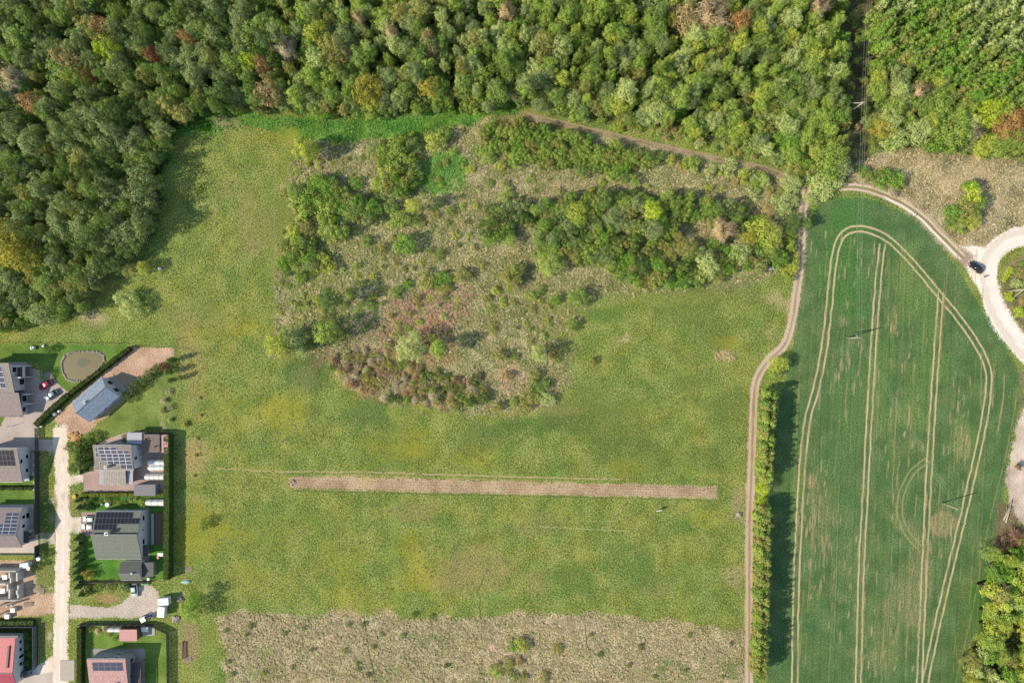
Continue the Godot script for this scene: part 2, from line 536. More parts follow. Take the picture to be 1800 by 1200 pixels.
	zone("paved_drive", [[142, 900], [168, 900], [168, 942], [142, 942]], ["9c8580", "b09a94", "c0aca5"], 0.35, 0.3, 50, 0.0, "paved bay for the two white cars")
	zone("paved_drive", [[246, 893], [261, 893], [261, 992], [246, 992]], ["8f8a8a", "a29d9c", "b3aead"], 0.35, 0.3, 50, 0.0, "grey paving slabs along the white gable wall")
	zone("lawn", [[142, 1096], [297, 1100], [302, 1285], [142, 1285]], ["56742f", "688a3a", "7a9645", "8ea356"], 0.6, 0.5, 100, 0.0, "lawn inside the dark slatted fence")
	zone("paved_drive", [[160, 1140], [253, 1139], [253, 1285], [158, 1285]], ["968f8d", "a9a29f", "bab3af"], 0.35, 0.3, 50, 0.0, "grey paving round the reddish-roofed house")
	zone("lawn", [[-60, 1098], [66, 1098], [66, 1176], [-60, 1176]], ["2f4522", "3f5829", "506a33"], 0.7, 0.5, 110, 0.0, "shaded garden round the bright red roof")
	zone("paved_drive", [[28, 1186], [62, 1174], [96, 1174], [96, 1285], [28, 1285]], ["b3aaa2", "c6bdb4", "d5ccc3"], 0.35, 0.4, 60, 0.0, "concrete drive by the red-roofed house")
	zone("building_plot", [[-60, 984], [62, 984], [66, 1040], [97, 1042], [97, 1076], [70, 1083], [0, 1087], [-60, 1087]], sand, 0.6, 0.5, 150, 1.0, "sandy ground round the half-built walls")
	zone("gravel_yard", [[122, 1062], [150, 1064], [188, 1068], [212, 1061], [226, 1046], [231, 1034], [246, 1028], [264, 1028], [276, 1036], [281, 1052], [279, 1068], [277, 1082], [262, 1087], [122, 1087]], gravel, 0.7, 0.3, 150, 1.0, "grey gravel turning yard behind the hedge")
	zone("village_road", strip(smooth_path([[104, 750], [107, 800], [109, 860], [110, 930], [109, 1000], [107, 1080], [106, 1140], [106, 1285]]), 27), ["e2d3c3", "f0e2d4", "f8ecdf", "fff6ea"], 0.5, 0.5, 100, 1.3, "sandy unpaved village road")
	zone("village_road", [[118, 836], [146, 832], [146, 848], [122, 854]], ["dccdbd", "ebddcf", "f4e8db"], 0.5, 0.5, 100, 1.0, "sandy entrance of the yard with greenhouses")
	zone("village_road", [[118, 906], [142, 908], [142, 938], [120, 936]], ["dccdbd", "ebddcf", "f4e8db"], 0.5, 0.5, 100, 1.0, "sandy entrance by the two white cars")
	zone("paved_drive", [[70, 936], [97, 936], [97, 957], [70, 957]], ["b5a9a4", "c8bcb6", "d6cbc4"], 0.35, 0.3, 50, 0.0, "pale paved entrance crossing the verge")
	zone("village_road", [[60, 1172], [97, 1150], [97, 1180], [66, 1184]], ["dccdbd", "ebddcf", "f4e8db"], 0.5, 0.5, 100, 1.0, "worn sandy entrance opposite the red-roofed house")
	zone("pond_bank", [[105, 636], [112, 623], [128, 616], [152, 615], [172, 616], [184, 623], [185, 634], [174, 650], [160, 662], [144, 671], [130, 672], [115, 668], [108, 654]], ["8a7f72", "a1968a", "b5aa9e"], 0.7, 0.3, 150, 0.8, "stony rim of the garden pond")
	print("zones ", Time.get_ticks_msec())

	# which zone lies where, in cells of two texels
	ZW = GW / 2
	var ZH := GH / 2
	zmap = PackedByteArray()
	zmap.resize(ZW * ZH)
	for z in range(1, zones.size()):
		var poly: PackedVector2Array = zones[z].poly
		var lo := 1e9
		var hi := -1e9
		for p in poly:
			lo = minf(lo, p.y)
			hi = maxf(hi, p.y)
		for y in range(maxi(0, int((lo + GY) / 2)), mini(ZH, int((hi + GY) / 2) + 1)):
			var yy := y * 2.0 + 1.0 - GY
			var xs := []
			for i in poly.size():
				var a: Vector2 = poly[i]
				var b: Vector2 = poly[(i + 1) % poly.size()]
				if (a.y <= yy) != (b.y <= yy):
					xs.append(a.x + (yy - a.y) / (b.y - a.y) * (b.x - a.x))
			xs.sort()
			for k in range(0, xs.size() - 1, 2):
				for x in range(clampi(int((xs[k] + GX) / 2.0 + 0.5), 0, ZW), clampi(int((xs[k + 1] + GX) / 2.0 + 0.5), 0, ZW)):
					zmap[y * ZW + x] = z
	# noises
	var im := noise(0.03, 5, 4).get_image(GW / 4, GH / 4)
	im.convert(Image.FORMAT_L8)
	patchy = im.get_data()
	var cells := (GW / 4) * (GH / 4)
	tint_r.resize(cells); tint_g.resize(cells); tint_b.resize(cells); tint_a.resize(cells); bloom.resize(cells)
	patches()
	var mid_im := noise(0.09, 9, 4).get_image(GW / 4, GH / 4)
	var mid := bytes_of(mid_im)
	var fine_im := noise(0.33, 21, 2).get_seamless_image(512, 512)
	fine_im.convert(Image.FORMAT_L8)
	var fine := fine_im.get_data()
	var spot_im := noise(0.55, 33, 1).get_seamless_image(512, 512)
	spot_im.convert(Image.FORMAT_L8)
	var spot := spot_im.get_data()
	var low := bytes_of(noise(0.045, 44, 4).get_image(GW / 4, GH / 4))
	var sway := PackedByteArray()
	for z in zones:
		sway.append({"meadow": 85, "rough_grassland": 70, "dry_grassland": 60, "cereal_field": 60, "lush_grass": 70, "lawn": 60}.get(z.name, 25))
	var tr := image_of(tint_r, 1.0)
	var tg := image_of(tint_g, 1.0)
	var tb := image_of(tint_b, 1.0)
	var ta := image_of(tint_a, 255.0)
	var bl := image_of(bloom, 255.0)
	print("noise ", Time.get_ticks_msec())
	var luts := PackedByteArray()
	var zf := PackedInt32Array()
	var zm := PackedInt32Array()
	var zr := PackedInt32Array()
	for z in zones:
		luts.append_array(z.lut)
		zf.append(z.fine); zm.append(z.mid); zr.append(z.relief)
	var zones_strip := []
	for z in zones:
		zones_strip.append(z.name == "tilled_strip" or z.name == "woodland_floor")
	col.resize(GW * GH * 3)
	hgt.resize(GW * GH)
	var soft := PackedByteArray()   # how much the border of a zone frays: built ground does not
	for z in zones:
		soft.append(0 if z.name in ["paved_drive", "paved_yard", "lawn"] else (2 if z.name in ["meadow", "rough_grassland", "lush_grass", "clearing_grass", "dry_grassland", "woodland_floor", "cleared_strip"] else 1))
	for y in GH:
		var row := y * GW
		var nrow := (y & 511) << 9
		for x in GW:
			var i := row + x
			var f := fine[nrow + (x & 511)]
			var sp := spot[nrow + ((x + 77) & 511)]
			var here := (y >> 1) * ZW + (x >> 1)
			var z := zmap[here]
			if soft[z]:
				var jx := x + (sp & 7) - 3
				var jy := y + (f & 7) - 3
				if soft[z] == 2:
					var strong := 4 if zones_strip[z] else 3
					jx += (mid[i] - 128) >> strong
					jy += (low[i] - 128) >> strong
				if jx >= 0 and jy >= 0 and jx < GW and jy < GH:
					var z2 := zmap[(jy >> 1) * ZW + (jx >> 1)]
					if soft[z2] == soft[z] or soft[z] == 1 and soft[z2]:
						z = z2
			var t := 128 + (((f - 128) * zf[z] * 2 + (mid[i] - 128) * zm[z] * 2) >> 8)
			t = 0 if t < 0 else (255 if t > 255 else t)
			var l := z * 768 + t * 3
			var r := luts[l]
			var g := luts[l + 1]
			var b := luts[l + 2]
			var dv := (low[i] - 128) * sway[z]
			r += dv >> 10
			g += dv >> 12
			var a := ta[i]
			if a:
				var sh := 150 + ((f * 105) >> 7)
				r += (((tr[i] * sh) >> 8) - r) * a / 255
				g += (((tg[i] * sh) >> 8) - g) * a / 255
				b += (((tb[i] * sh) >> 8) - b) * a / 255
			var w := bl[i]
			if w and sp + (w >> 1) > 196:
				var k := mini(sp + (w >> 1) - 196, 62)
				r += (142 - r) * k / 112
				g += (127 - g) * k / 112
				b += (34 - b) * k / 112
			col[i * 3] = mini(r, 255)
			col[i * 3 + 1] = mini(g, 255)
			col[i * 3 + 2] = mini(b, 255)
			hgt[i] = (((f * 3 + sp) >> 2) * zr[z]) >> 8
	print("painted ", Time.get_ticks_msec())
	ruts()
	print("ruts ", Time.get_ticks_msec())
	ground_mat = paint("ffffff", 0.95)
	ground_mat.metallic_specular = 0.2
	ground_mat.texture_repeat = false
	ground_mat.albedo_texture = ImageTexture.create_from_image(Image.create_from_data(GW, GH, false, Image.FORMAT_RGB8, col))
	ground_mat.heightmap_enabled = true
	ground_mat.heightmap_texture = ImageTexture.create_from_image(Image.create_from_data(GW, GH, false, Image.FORMAT_L8, hgt))
	ground_mat.heightmap_scale = 26.0
	# the land beyond, to the horizon
	var g := Geo.new()
	g.quad(Vector3(-2500, -0.05, -2500), Vector3(2500, -0.05, -2500), Vector3(2500, -0.05, 2500), Vector3(-2500, -0.05, 2500), Vector3.UP)
	struct("ground", g.mesh(), worn("71833c", "929848", 0.12, 0.95, 1.0, 3), "open green land to the horizon")
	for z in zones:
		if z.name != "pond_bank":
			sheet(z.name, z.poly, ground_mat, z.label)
		else:
			sheet("pond_bank", z.poly, ground_mat, z.label)

var laid := []   # [bounds, level] of the sheets laid so far

func sheet(called: String, poly: PackedVector2Array, m: Material, label: String) -> void:
	var r := Rect2(poly[0], Vector2.ZERO)
	for p in poly:
		r = r.expand(p)
	var level := 0
	for q in laid:
		if q[0].intersects(r):
			level = maxi(level, q[1] + 1)
	laid.append([r, level])
	sheet_y = level * 0.005
	var ids := Geometry2D.triangulate_polygon(poly)
	var g := Geo.new()
	for i in range(0, ids.size(), 3):
		var q := []
		for k in 3:
			var p := P(poly[ids[i + k]].x, poly[ids[i + k]].y)
			p.y = sheet_y
			q.append(p)
		g.tri(q[0], q[1], q[2], Vector3.UP)
	for i in g.v.size():
		g.uv[i] = Vector2((g.v[i].x * 6.0 + 900.0 + GX) / GW, (g.v[i].z * 6.0 + 600.0 + GY) / GH)
	struct(called, g.mesh(), m, label)

func patches() -> void:
	# worn, wet or flowering places in the meadow
	patch(430, 380, 55, 70, "9c9260", 0.55)
	patch(330, 660, 25, 130, "98905f", 0.5)
	patch(345, 800, 22, 90, "a3946c", 0.55)
	patch(330, 560, 90, 25, "8f8d58", 0.4)
	patch(170, 560, 60, 16, "b0a77e", 0.7)
	patch(120, 575, 60, 14, "6f7d45", 0.5)
	patch(860, 1010, 90, 50, "9d9061", 0.45)
	patch(720, 895, 60, 18, "948c5c", 0.4)
	patch(960, 930, 90, 30, "8c895a", 0.35)
	patch(1180, 1030, 60, 25, "928c5c", 0.45)
	patch(1090, 1000, 120, 40, "5d7a3c", 0.5)
	patch(560, 650, 60, 30, "4e6d36", 0.6)
	patch(530, 665, 22, 22, "98956a", 0.25)
	patch(640, 730, 90, 30, "53713a", 0.5)
	patch(940, 745, 90, 25, "4c6c34", 0.5)
	patch(830, 770, 50, 25, "62763f", 0.5)
	patch(1060, 540, 110, 22, "5c7a38", 0.5)
	patch(1230, 560, 110, 60, "67783c", 0.45)
	patch(1300, 500, 60, 30, "7c8750", 0.4)
	patch(1130, 720, 160, 60, "66773c", 0.45)
	patch(1130, 800, 160, 30, "5f7439", 0.4)
	patch(620, 790, 140, 40, "657a3a", 0.4)
	patch(470, 320, 50, 90, "74853f", 0.4)
	patch(400, 215, 30, 14, "8c8a63", 0.7)
	patch(430, 235, 22, 16, "8b8b68", 0.6)
	patch(350, 945, 40, 60, "7d8a36", 0.4)
	patch(520, 960, 150, 60, "76873a", 0.45)
	patch(470, 500, 40, 30, "6d7f3d", 0.4)
	patch(400, 530, 60, 40, "7a8444", 0.35)
	patch(790, 1000, 40, 30, "8f875a", 0.35)
	patch(1280, 628, 24, 15, "c4b194", 0.75)
	patch(1100, 595, 24, 14, "b8a888", 0.7)
	patch(1000, 620, 40, 40, "757b46", 0.45)
	patch(1298, 900, 14, 40, "a39a70", 0.5)
	patch(1290, 1015, 20, 20, "a8a07a", 0.5)
	patch(1350, 560, 20, 50, "b0a07c", 0.55)
	patch(1385, 560, 10, 40, "c8b294", 0.6)
	patch(1365, 520, 14, 40, "b5a582", 0.5)
	# the rough grass: red-brown reed, grey straw and green shares
	patch(560, 510, 80, 70, "75804c", 0.6)
	patch(520, 420, 40, 70, "76804a", 0.5)
	patch(640, 430, 60, 30, "757f4c", 0.5)
	patch(640, 290, 50, 18, "cdb394", 0.7)
	patch(720, 300, 12, 45, "b79d7f", 0.6)
	patch(745, 535, 70, 28, "b8927a", 0.6)
	patch(700, 585, 55, 30, "b8946f", 0.55)
	patch(770, 600, 40, 40, "a5795c", 0.5)
	patch(640, 640, 80, 50, "8a705a", 0.55)
	patch(760, 690, 100, 28, "7d6a4e", 0.6)
	patch(890, 690, 35, 40, "b99b80", 0.6)
	patch(870, 655, 40, 20, "b89f80", 0.5)
	patch(900, 480, 40, 30, "7b7a4a", 0.5)
	patch(840, 370, 70, 60, "b9a585", 0.35)
	patch(930, 320, 100, 28, "a79c7a", 0.35)
	patch(1100, 330, 90, 22, "b5a583", 0.4)
	patch(1250, 415, 60, 20, "b08a70", 0.8)
	patch(1180, 410, 24, 30, "a08068", 0.5)
	patch(1360, 350, 30, 40, "a5917a", 0.5)
	patch(860, 560, 60, 30, "a58d66", 0.4)
	patch(960, 560, 50, 40, "8a8a58", 0.5)
	# the dry strip
	patch(870, 1150, 24, 42, "ccb09a", 0.75)
	patch(580, 1100, 60, 22, "bca892", 0.5)
	patch(430, 1085, 25, 14, "bea793", 0.6)
	patch(560, 1165, 90, 26, "b3a188", 0.4)
	patch(1030, 1100, 120, 14, "bba791", 0.45)
	patch(1180, 1130, 40, 30, "b3a084", 0.45)
	patch(780, 1120, 60, 26, "718052", 0.5)
	patch(700, 1180, 60, 25, "6f7d4d", 0.4)
	patch(1220, 1180, 80, 30, "6d7e49", 0.5)
	patch(470, 1170, 25, 35, "77824e", 0.5)
	patch(350, 1150, 28, 60, "81904a", 0.4)
	# the cereal field: thin and sandy places
	patch(1500, 450, 60, 90, "4c7a3e", 0.59)
	patch(1440, 930, 30, 90, "8a8c62", 0.59)
	patch(1425, 900, 10, 60, "a3946f", 0.51)
	patch(1590, 500, 45, 60, "6f8a50", 0.68)
	patch(1600, 640, 70, 110, "5f8148", 0.59)
	patch(1570, 750, 60, 90, "6c8650", 0.59)
	patch(1480, 760, 50, 120, "5d7d4a", 0.59)
	patch(1488, 600, 14, 8, "a3906c", 0.80)
	patch(1570, 575, 10, 20, "9d9268", 0.68)
	patch(1680, 740, 30, 80, "6a8650", 0.51)
	patch(1690, 780, 14, 40, "8a9060", 0.51)
	patch(1720, 1000, 20, 170, "477a38", 0.68)
	patch(1590, 1010, 40, 90, "83895f", 0.59)
	patch(1485, 1000, 70, 90, "6a8252", 0.51)
	patch(1660, 920, 24, 20, "8f8e66", 0.68)
	patch(1545, 1150, 40, 50, "788656", 0.51)
	patch(1650, 460, 20, 20, "5d8048", 0.51)
	patch(1400, 870, 12, 40, "6f8c46", 0.80)
	# the sandy ground at the right
	patch(1640, 315, 45, 26, "d2bd9c", 0.6)
	patch(1750, 350, 60, 40, "a09c72", 0.35)
	patch(1740, 305, 60, 22, "bfae8c", 0.5)
	patch(1790, 805, 10, 16, "cfae84", 0.8)
	patch(1788, 945, 40, 22, "5a463c", 0.6)
	# building plot and yard
	patch(125, 752, 22, 16, "c08f63", 0.45)
	patch(110, 725, 14, 16, "c79d75", 0.35)
	patch(190, 1050, 26, 8, "a38c66", 0.8)
	patch(78, 1010, 14, 34, "84834f", 0.6)
	patch(80, 900, 12, 70, "4f6a32", 0.5)
	patch(92, 860, 5, 120, "8a7d50", 0.4)
	patch(80, 1120, 14, 50, "857f52", 0.5)
	patch(128, 1125, 12, 50, "5e8038", 0.5)
	patch(128, 870, 10, 30, "8b8450", 0.5)
	patch(128, 980, 10, 50, "56763a", 0.5)
	patch(258, 700, 60, 30, "8b9a52", 0.3)
	patch(285, 715, 8, 40, "b4ab80", 0.5)
	patch(275, 1010, 12, 16, "b59a84", 0.6)
	patch(330, 1125, 16, 40, "a3886f", 0.45)
	patch(320, 1045, 20, 12, "b0a084", 0.5)
	patch(180, 884, 40, 8, "6d6a3c", 0.4)
	# wear of the roads
	for i in 46:
		var k := float(i) / 46.0
		patch(100.0 + 14.0 * sin(i * 2.3), 770.0 + 500.0 * k, 6.0, 8.0 + 6.0 * sin(i), "bfa98f" if i % 2 else "f6eadb", 0.4)
	for i in 30:
		var a := PI * (0.15 + 1.1 * i / 30.0)
		patch(1810.0 - sin(a) * 72.0 + 9.0 * sin(i * 3.1), 510.0 - cos(a) * 95.0, 9.0, 9.0, "d6c6b4" if i % 2 else "fbf5ee", 0.4)
	patch(510, 500, 40, 90, "84904a", 0.7)
	patch(500, 590, 40, 40, "7f8c48", 0.6)
	patch(505, 300, 20, 70, "87904c", 0.6)
	patch(610, 480, 70, 40, "8c9556", 0.5)
	patch(990, 600, 40, 90, "85904c", 0.6)
	patch(1100, 525, 130, 14, "84914c", 0.6)
	patch(960, 510, 60, 30, "8f9158", 0.4)
	patch(850, 720, 140, 12, "8c8a58", 0.5)
	# flowers
	flowers(490, 245, 60, 24, 0.75)
	flowers(410, 260, 70, 20, 0.5)
	flowers(440, 570, 70, 30, 0.9)
	flowers(360, 580, 60, 24, 0.7)
	flowers(490, 735, 60, 60, 0.9)
	flowers(400, 740, 80, 110, 0.7)
	flowers(740, 760, 70, 50, 0.9)
	flowers(600, 780, 120, 40, 0.65)
	flowers(820, 800, 80, 28, 0.7)
	flowers(370, 940, 60, 110, 0.75)
	flowers(560, 1000, 160, 80, 0.6)
	flowers(730, 990, 60, 60, 0.85)
	flowers(770, 1070, 50, 28, 0.85)
	flowers(640, 905, 60, 20, 0.7)
	flowers(870, 910, 60, 16, 0.8)
	flowers(1000, 905, 40, 30, 0.6)
	flowers(1250, 915, 40, 20, 0.6)
	flowers(1015, 975, 24, 24, 0.7)
	flowers(1290, 600, 45, 20, 0.9)
	flowers(1150, 585, 60, 22, 0.85)
	flowers(1090, 820, 60, 20, 0.6)
	flowers(1210, 830, 50, 20, 0.5)
	flowers(210, 560, 24, 10, 0.7)
	flowers(640, 840, 30, 12, 0.5)
	flowers(420, 1000, 60, 60, 0.6)

func ruts() -> void:
	var soil := "cdb997"
	# pairs of wheel tracks in the cereal
	var round_way := smooth_path([[1396, 1290], [1399, 1050], [1404, 930], [1410, 820], [1419, 740], [1435, 680], [1449, 610], [1457, 540], [1463, 480], [1469, 440], [1480, 414], [1502, 402], [1530, 405], [1560, 419], [1590, 446], [1620, 480], [1650, 516], [1700, 578], [1733, 636], [1738, 680], [1726, 760], [1706, 850], [1690, 920], [1668, 1010], [1645, 1110], [1622, 1220], [1610, 1290]])
	for k in [-5.0, 5.0]:
		rut(shifted(round_way, k), 2.9, soil, 0.85, 0.5, 40, 3 + int(k))
	var second := smooth_path([[1506, 1290], [1510, 1150], [1514, 1000], [1522, 850], [1530, 700], [1538, 570], [1545, 480], [1551, 430]])
	var third := smooth_path([[1614, 1290], [1618, 1150], [1627, 960], [1632, 850], [1641, 700], [1648, 600], [1654, 515]])
	for k in [-4.6, 4.6]:
		rut(shifted(second, k), 2.8, soil, 0.85, 0.55, 40, 20 + int(k))
		rut(shifted(third, k), 2.8, soil, 0.85, 0.6, 40, 40 + int(k))
	var loop := smooth_path([[1630, 808], [1602, 832], [1585, 868], [1582, 902], [1594, 935], [1620, 966]])
	for k in [-4.5, 4.5]:
		rut(shifted(loop, k), 2.6, "93996a", 0.7, 0.3, 20, 60 + int(k))
	rut([[1726, 620], [1724, 718]], 2.2, "a99c74", 0.5, 0.6, 20, 71)
	rut([[1747, 640], [1745, 715]], 2.2, "a99c74", 0.5, 0.6, 20, 72)
	rut([[1766, 660], [1764, 700], [1754, 760]], 2.4, "a99c74", 0.6, 0.5, 20, 73)
	rut(smooth_path([[1790, 680], [1780, 740], [1768, 800], [1748, 880], [1730, 960], [1714, 1050], [1680, 1200]]), 2.2, "94955f", 0.5, 0.9, 20, 74)
	rut([[1628, 515], [1622, 620]], 2.0, "a39a70", 0.4, 0.8, 20, 75)
	rut([[1576, 700], [1568, 880]], 2.0, "a89d74", 0.6, 0.7, 20, 76)
	rut([[1606, 690], [1596, 820]], 1.8, "9a9468", 0.4, 0.9, 20, 77)
	rut([[1475, 850], [1466, 1130]], 1.8, "96946a", 0.4, 0.9, 20, 78)
	rut([[1600, 960], [1592, 1200]], 2.2, "a2986f", 0.45, 0.8, 20, 79)
	rut([[1568, 960], [1560, 1120]], 2.4, "9b9770", 0.4, 0.9, 20, 80)
	rut([[1415, 480], [1403, 700], [1392, 900]], 3.0, "7f8a58", 0.35, 0.8, 20, 81)
	# drilling lines along the field
	for i in 60:
		var x := 1365.0 + i * 6.6
		rut([[x + 26, maxf(420.0, 360.0 + absf(i - 24.0) * 9.0)], [x, 1280]], 1.2, "2c4c2c" if i % 2 else "5d8152", 0.16, 0.8, 10, 100 + i)
	var rs := RandomNumberGenerator.new()
	rs.seed = 8
	for c in [[1440, 920, 16, 70], [1605, 1010, 26, 60], [1575, 760, 30, 70], [1600, 620, 40, 70], [1490, 625, 16, 30], [1425, 900, 12, 50], [1690, 740, 14, 50], [1545, 1150, 26, 30], [1480, 1010, 34, 50], [1500, 470, 40, 50], [1650, 930, 14, 26]]:
		for i in 42:      # thin crop: clustered pale streaks along the drilling
			var px: float = rs.randfn(c[0], c[2])
			var py: float = rs.randfn(c[1], c[3])
			rut([[px, py], [px - 1, py + rs.randf_range(5, 22)]], rs.randf_range(1.2, 3.0), "a89a76" if i % 3 else "bba888", rs.randf_range(0.15, 0.45), 0.5, 10, 500 + i)
	# ruts of the dirt track, the green middle between them
	var lane := smooth_path([[1418, 330], [1412, 370], [1409, 420], [1406, 470], [1399, 520], [1391, 570], [1378, 606], [1352, 632], [1334, 658], [1326, 690], [1323, 760], [1321, 830], [1318, 900], [1317, 1000], [1317, 1100], [1316, 1290]])
	rut(lane, 2.6, "a08f76", 0.25, 0.8, 20, 5)
	for k in [-4.5, 4.5]:
		rut(shifted(lane, k), 4.0, "d0bda8", 0.6, 0.3, 30, 6 + int(k))
	var upper := smooth_path([[1478, 328], [1510, 329], [1545, 338], [1585, 356], [1620, 380], [1652, 412], [1690, 450]])
	rut(upper, 3.6, "8f8660", 0.6, 0.5, 20, 8)
	for k in [-4.2, 4.2]:
		rut(shifted(upper, k), 3.6, "d6c6b0", 0.6, 0.3, 30, 9 + int(k))
	rut(shifted(upper, 5.0).slice(18), 3.0, "efe9e0", 0.8, 0.6, 30, 15)
	var faint := smooth_path([[925, 202], [1002, 220], [1100, 243], [1190, 263], [1280, 283], [1345, 296], [1400, 318]])
	for k in [-3.5, 3.5]:
		rut(shifted(faint, k), 3.0, "a8957c", 0.6, 0.5, 30, 12 + int(k))
	# wheel marks on the roads
	var ring := smooth_path([[1880, 408], [1830, 412], [1790, 417], [1762, 430], [1742, 452], [1736, 480], [1741, 515], [1756, 552], [1780, 590], [1815, 630], [1870, 680]])
	for k in [-9.0, -3.0, 6.0, 11.0]:
		rut(shifted(ring, k), 4.0, "fbf5ee" if k < 0 else "e3d8cc", 0.4, 0.5, 30, 30 + int(k))
	var road := smooth_path([[104, 750], [107, 800], [109, 860], [110, 930], [109, 1000], [107, 1080], [106, 1140], [106, 1285]])
	for k in [-6.0, 6.0]:
		rut(shifted(road, k), 5.0, "e9ded2", 0.5, 0.4, 30, 50 + int(k))
	for i in 170:      # thin streaks where the drill left gaps
		var sx := rs.randf_range(1395, 1740)
		var sy := rs.randf_range(430, 1150)
		var sl := rs.randf_range(30, 130)
		rut([[sx, sy], [sx - sl * 0.06, sy + sl]], rs.randf_range(1.2, 2.6), "97966b" if i % 3 else "a8976f", rs.randf_range(0.1, 0.32), 0.9, 10, 300 + i)
	# paths and mown edges in the meadow
	rut([[380, 822], [470, 828], [640, 829], [800, 834], [960, 839], [1090, 842]], 2.6, "b3a57c", 0.7, 0.6, 20, 90)
	rut([[560, 834], [760, 839], [1000, 847]], 2.0, "aba074", 0.5, 0.8, 20, 91)
	rut([[480, 300], [481, 420], [480, 620]], 2.4, "8f915c", 0.5, 0.6, 20, 92)
	rut([[845, 1062], [843, 1046], [838, 1038], [846, 1026], [850, 1010]], 2.0, "5d7838", 0.55, 0.3, 20, 93)
	rut([[843, 1062], [846, 1120], [848, 1200]], 1.8, "50603a", 0.7, 0.4, 20, 94)
	for k in 9:
		rut([[520, 841.0 + k * 2.3], [900, 848.0 + k * 2.3], [1258, 855.0 + k * 2.3]], 1.0, "7b5f50" if k % 2 else "c0a48e", 0.22, 0.7, 20, 130 + k)
	rut([[515, 862], [700, 866], [900, 870], [1250, 879]], 2.0, "5d6a40", 0.4, 0.8, 20, 96)
	for k in 8:
		rut([[360 + k * 14, 640 + k * 3], [350 + k * 13, 800], [345 + k * 14, 1060]], 1.6, "93935a", 0.25, 0.9, 20, 150 + k)
	rut([[950, 925], [1100, 933]], 1.6, "b6b58c", 0.5, 0.5, 20, 97)
	rut([[985, 915], [1080, 916]], 1.4, "a5a878", 0.4, 0.5, 20, 98)
	# narrow game paths across the rough grass
	rut(smooth_path([[800, 460], [830, 480], [850, 510], [870, 520], [900, 530], [940, 545], [960, 600], [962, 640]]), 2.0, "5d5238", 0.7, 0.3, 20, 99)
	rut(smooth_path([[600, 540], [640, 520], [700, 505]]), 2.0, "6a6544", 0.5, 0.5, 20, 89)
	for x in [1027, 898, 756, 640]:
		rut([[x, 1082], [x + 4, 1130], [x + 22, 1200]], 1.5, "4d5638", 0.5, 0.5, 20, 160 + x)

# ================================================================ materials and landmarks
func make_materials() -> void:
	M.bark = worn("5a4c40", "40362d", 3.0, 0.95, 1.0, 31)
	M.pale_bark = worn("b7aea2", "8f867b", 3.0, 0.95, 1.0, 32)
	M.white_wall = worn("d8dadb", "c6c9cb", 0.5, 0.9, 1.0, 11)
	M.grey_wall = worn("9fa6a8", "8b9294", 0.5, 0.9, 1.0, 12)
	M.block_wall = worn("dcdad4", "c0bdb6", 1.4, 0.95, 1.0, 13)
	M.grey_roof = ribbed("77706f", 0.5, 0.0, 0.6, 0.0, 3.0)
	M.brown_roof = ribbed("8c8083", 0.3, 0.34, 0.75, 0.0, 3.0)
	M.blue_roof = ribbed("98acc6", 0.45, 0.0, 0.5, 0.2, 3.5)
	M.green_roof = ribbed("6d766e", 0.28, 0.32, 0.7, 0.0, 3.5)
	M.dark_roof = ribbed("49514f", 0.3, 0.34, 0.7, 0.0, 3.0)
	M.red_roof = ribbed("b23a55", 0.4, 0.0, 0.5, 0.1, 3.0)
	M.rose_roof = ribbed("c59a9b", 0.3, 0.36, 0.75, 0.0, 2.5)
	M.seam_roof = ribbed("7c7b7c", 0.5, 0.0, 0.5, 0.3, 4.0)
	M.flat_roof = worn("7c7d84", "6b6c73", 0.5, 0.85, 1.0, 14)
	M.pale_roof = worn("a9adb8", "969aa6", 0.5, 0.8, 1.0, 15)
	M.brown_flat = worn("7b6b66", "695a56", 0.5, 0.9, 1.0, 16)
	M.rose_flat = worn("c99a99", "b58685", 0.5, 0.9, 1.0, 17)
	M.trim = paint("d9dde0", 0.6)
	M.dark_trim = paint("3a3a3d", 0.6)
	M.glass = paint("141b24", 0.08)
	M.cell = paint("45475c", 0.2)
	M.black_cell = paint("15141f", 0.18)
	M.alu = paint("ccd0d8", 0.4, 0.3)
	M.chimney = worn("c4c0ba", "a9a49d", 1.5, 0.9, 1.0, 18)
	M.dark_fence = paint("3c3e42", 0.7)
	M.grey_fence = paint("6a6d73", 0.8)
	M.wood = worn("7a5d50", "634a3f", 1.2, 0.85, 1.0, 19)
	M.old_wood = worn("9c8f80", "7d7163", 1.2, 0.9, 1.0, 20)
	M.concrete = worn("b5b0a6", "9a958c", 0.8, 0.9, 1.0, 21)
	M.stone = worn("a8a197", "837c72", 2.0, 0.9, 1.0, 22)
	M.clods = worn("b39a82", "96806a", 1.5, 0.95, 1.0, 24)
	M.white = paint("e2e4e2", 0.5)
	M.film = paint("f0f2f2", 0.35)
	M.film.backlight_enabled = true
	M.film.backlight = Color(0.6, 0.6, 0.6)
	M.steel = paint("8d9094", 0.4, 0.7)
	M.cable = paint("8d998a", 0.6)
	M.water = paint("675d38", 0.3)
	M.deep_water = paint("465238", 0.3)
	M.teal = paint("7fb5ad", 0.45)
	M.green_plastic = paint("3fa56f", 0.4)
	M.blue_plastic = paint("2f55a5", 0.45)
	M.rubber = paint("1a1a1b", 0.85)
	M.soil = worn("c2935f", "a87d52", 1.5, 0.95, 1.0, 23)

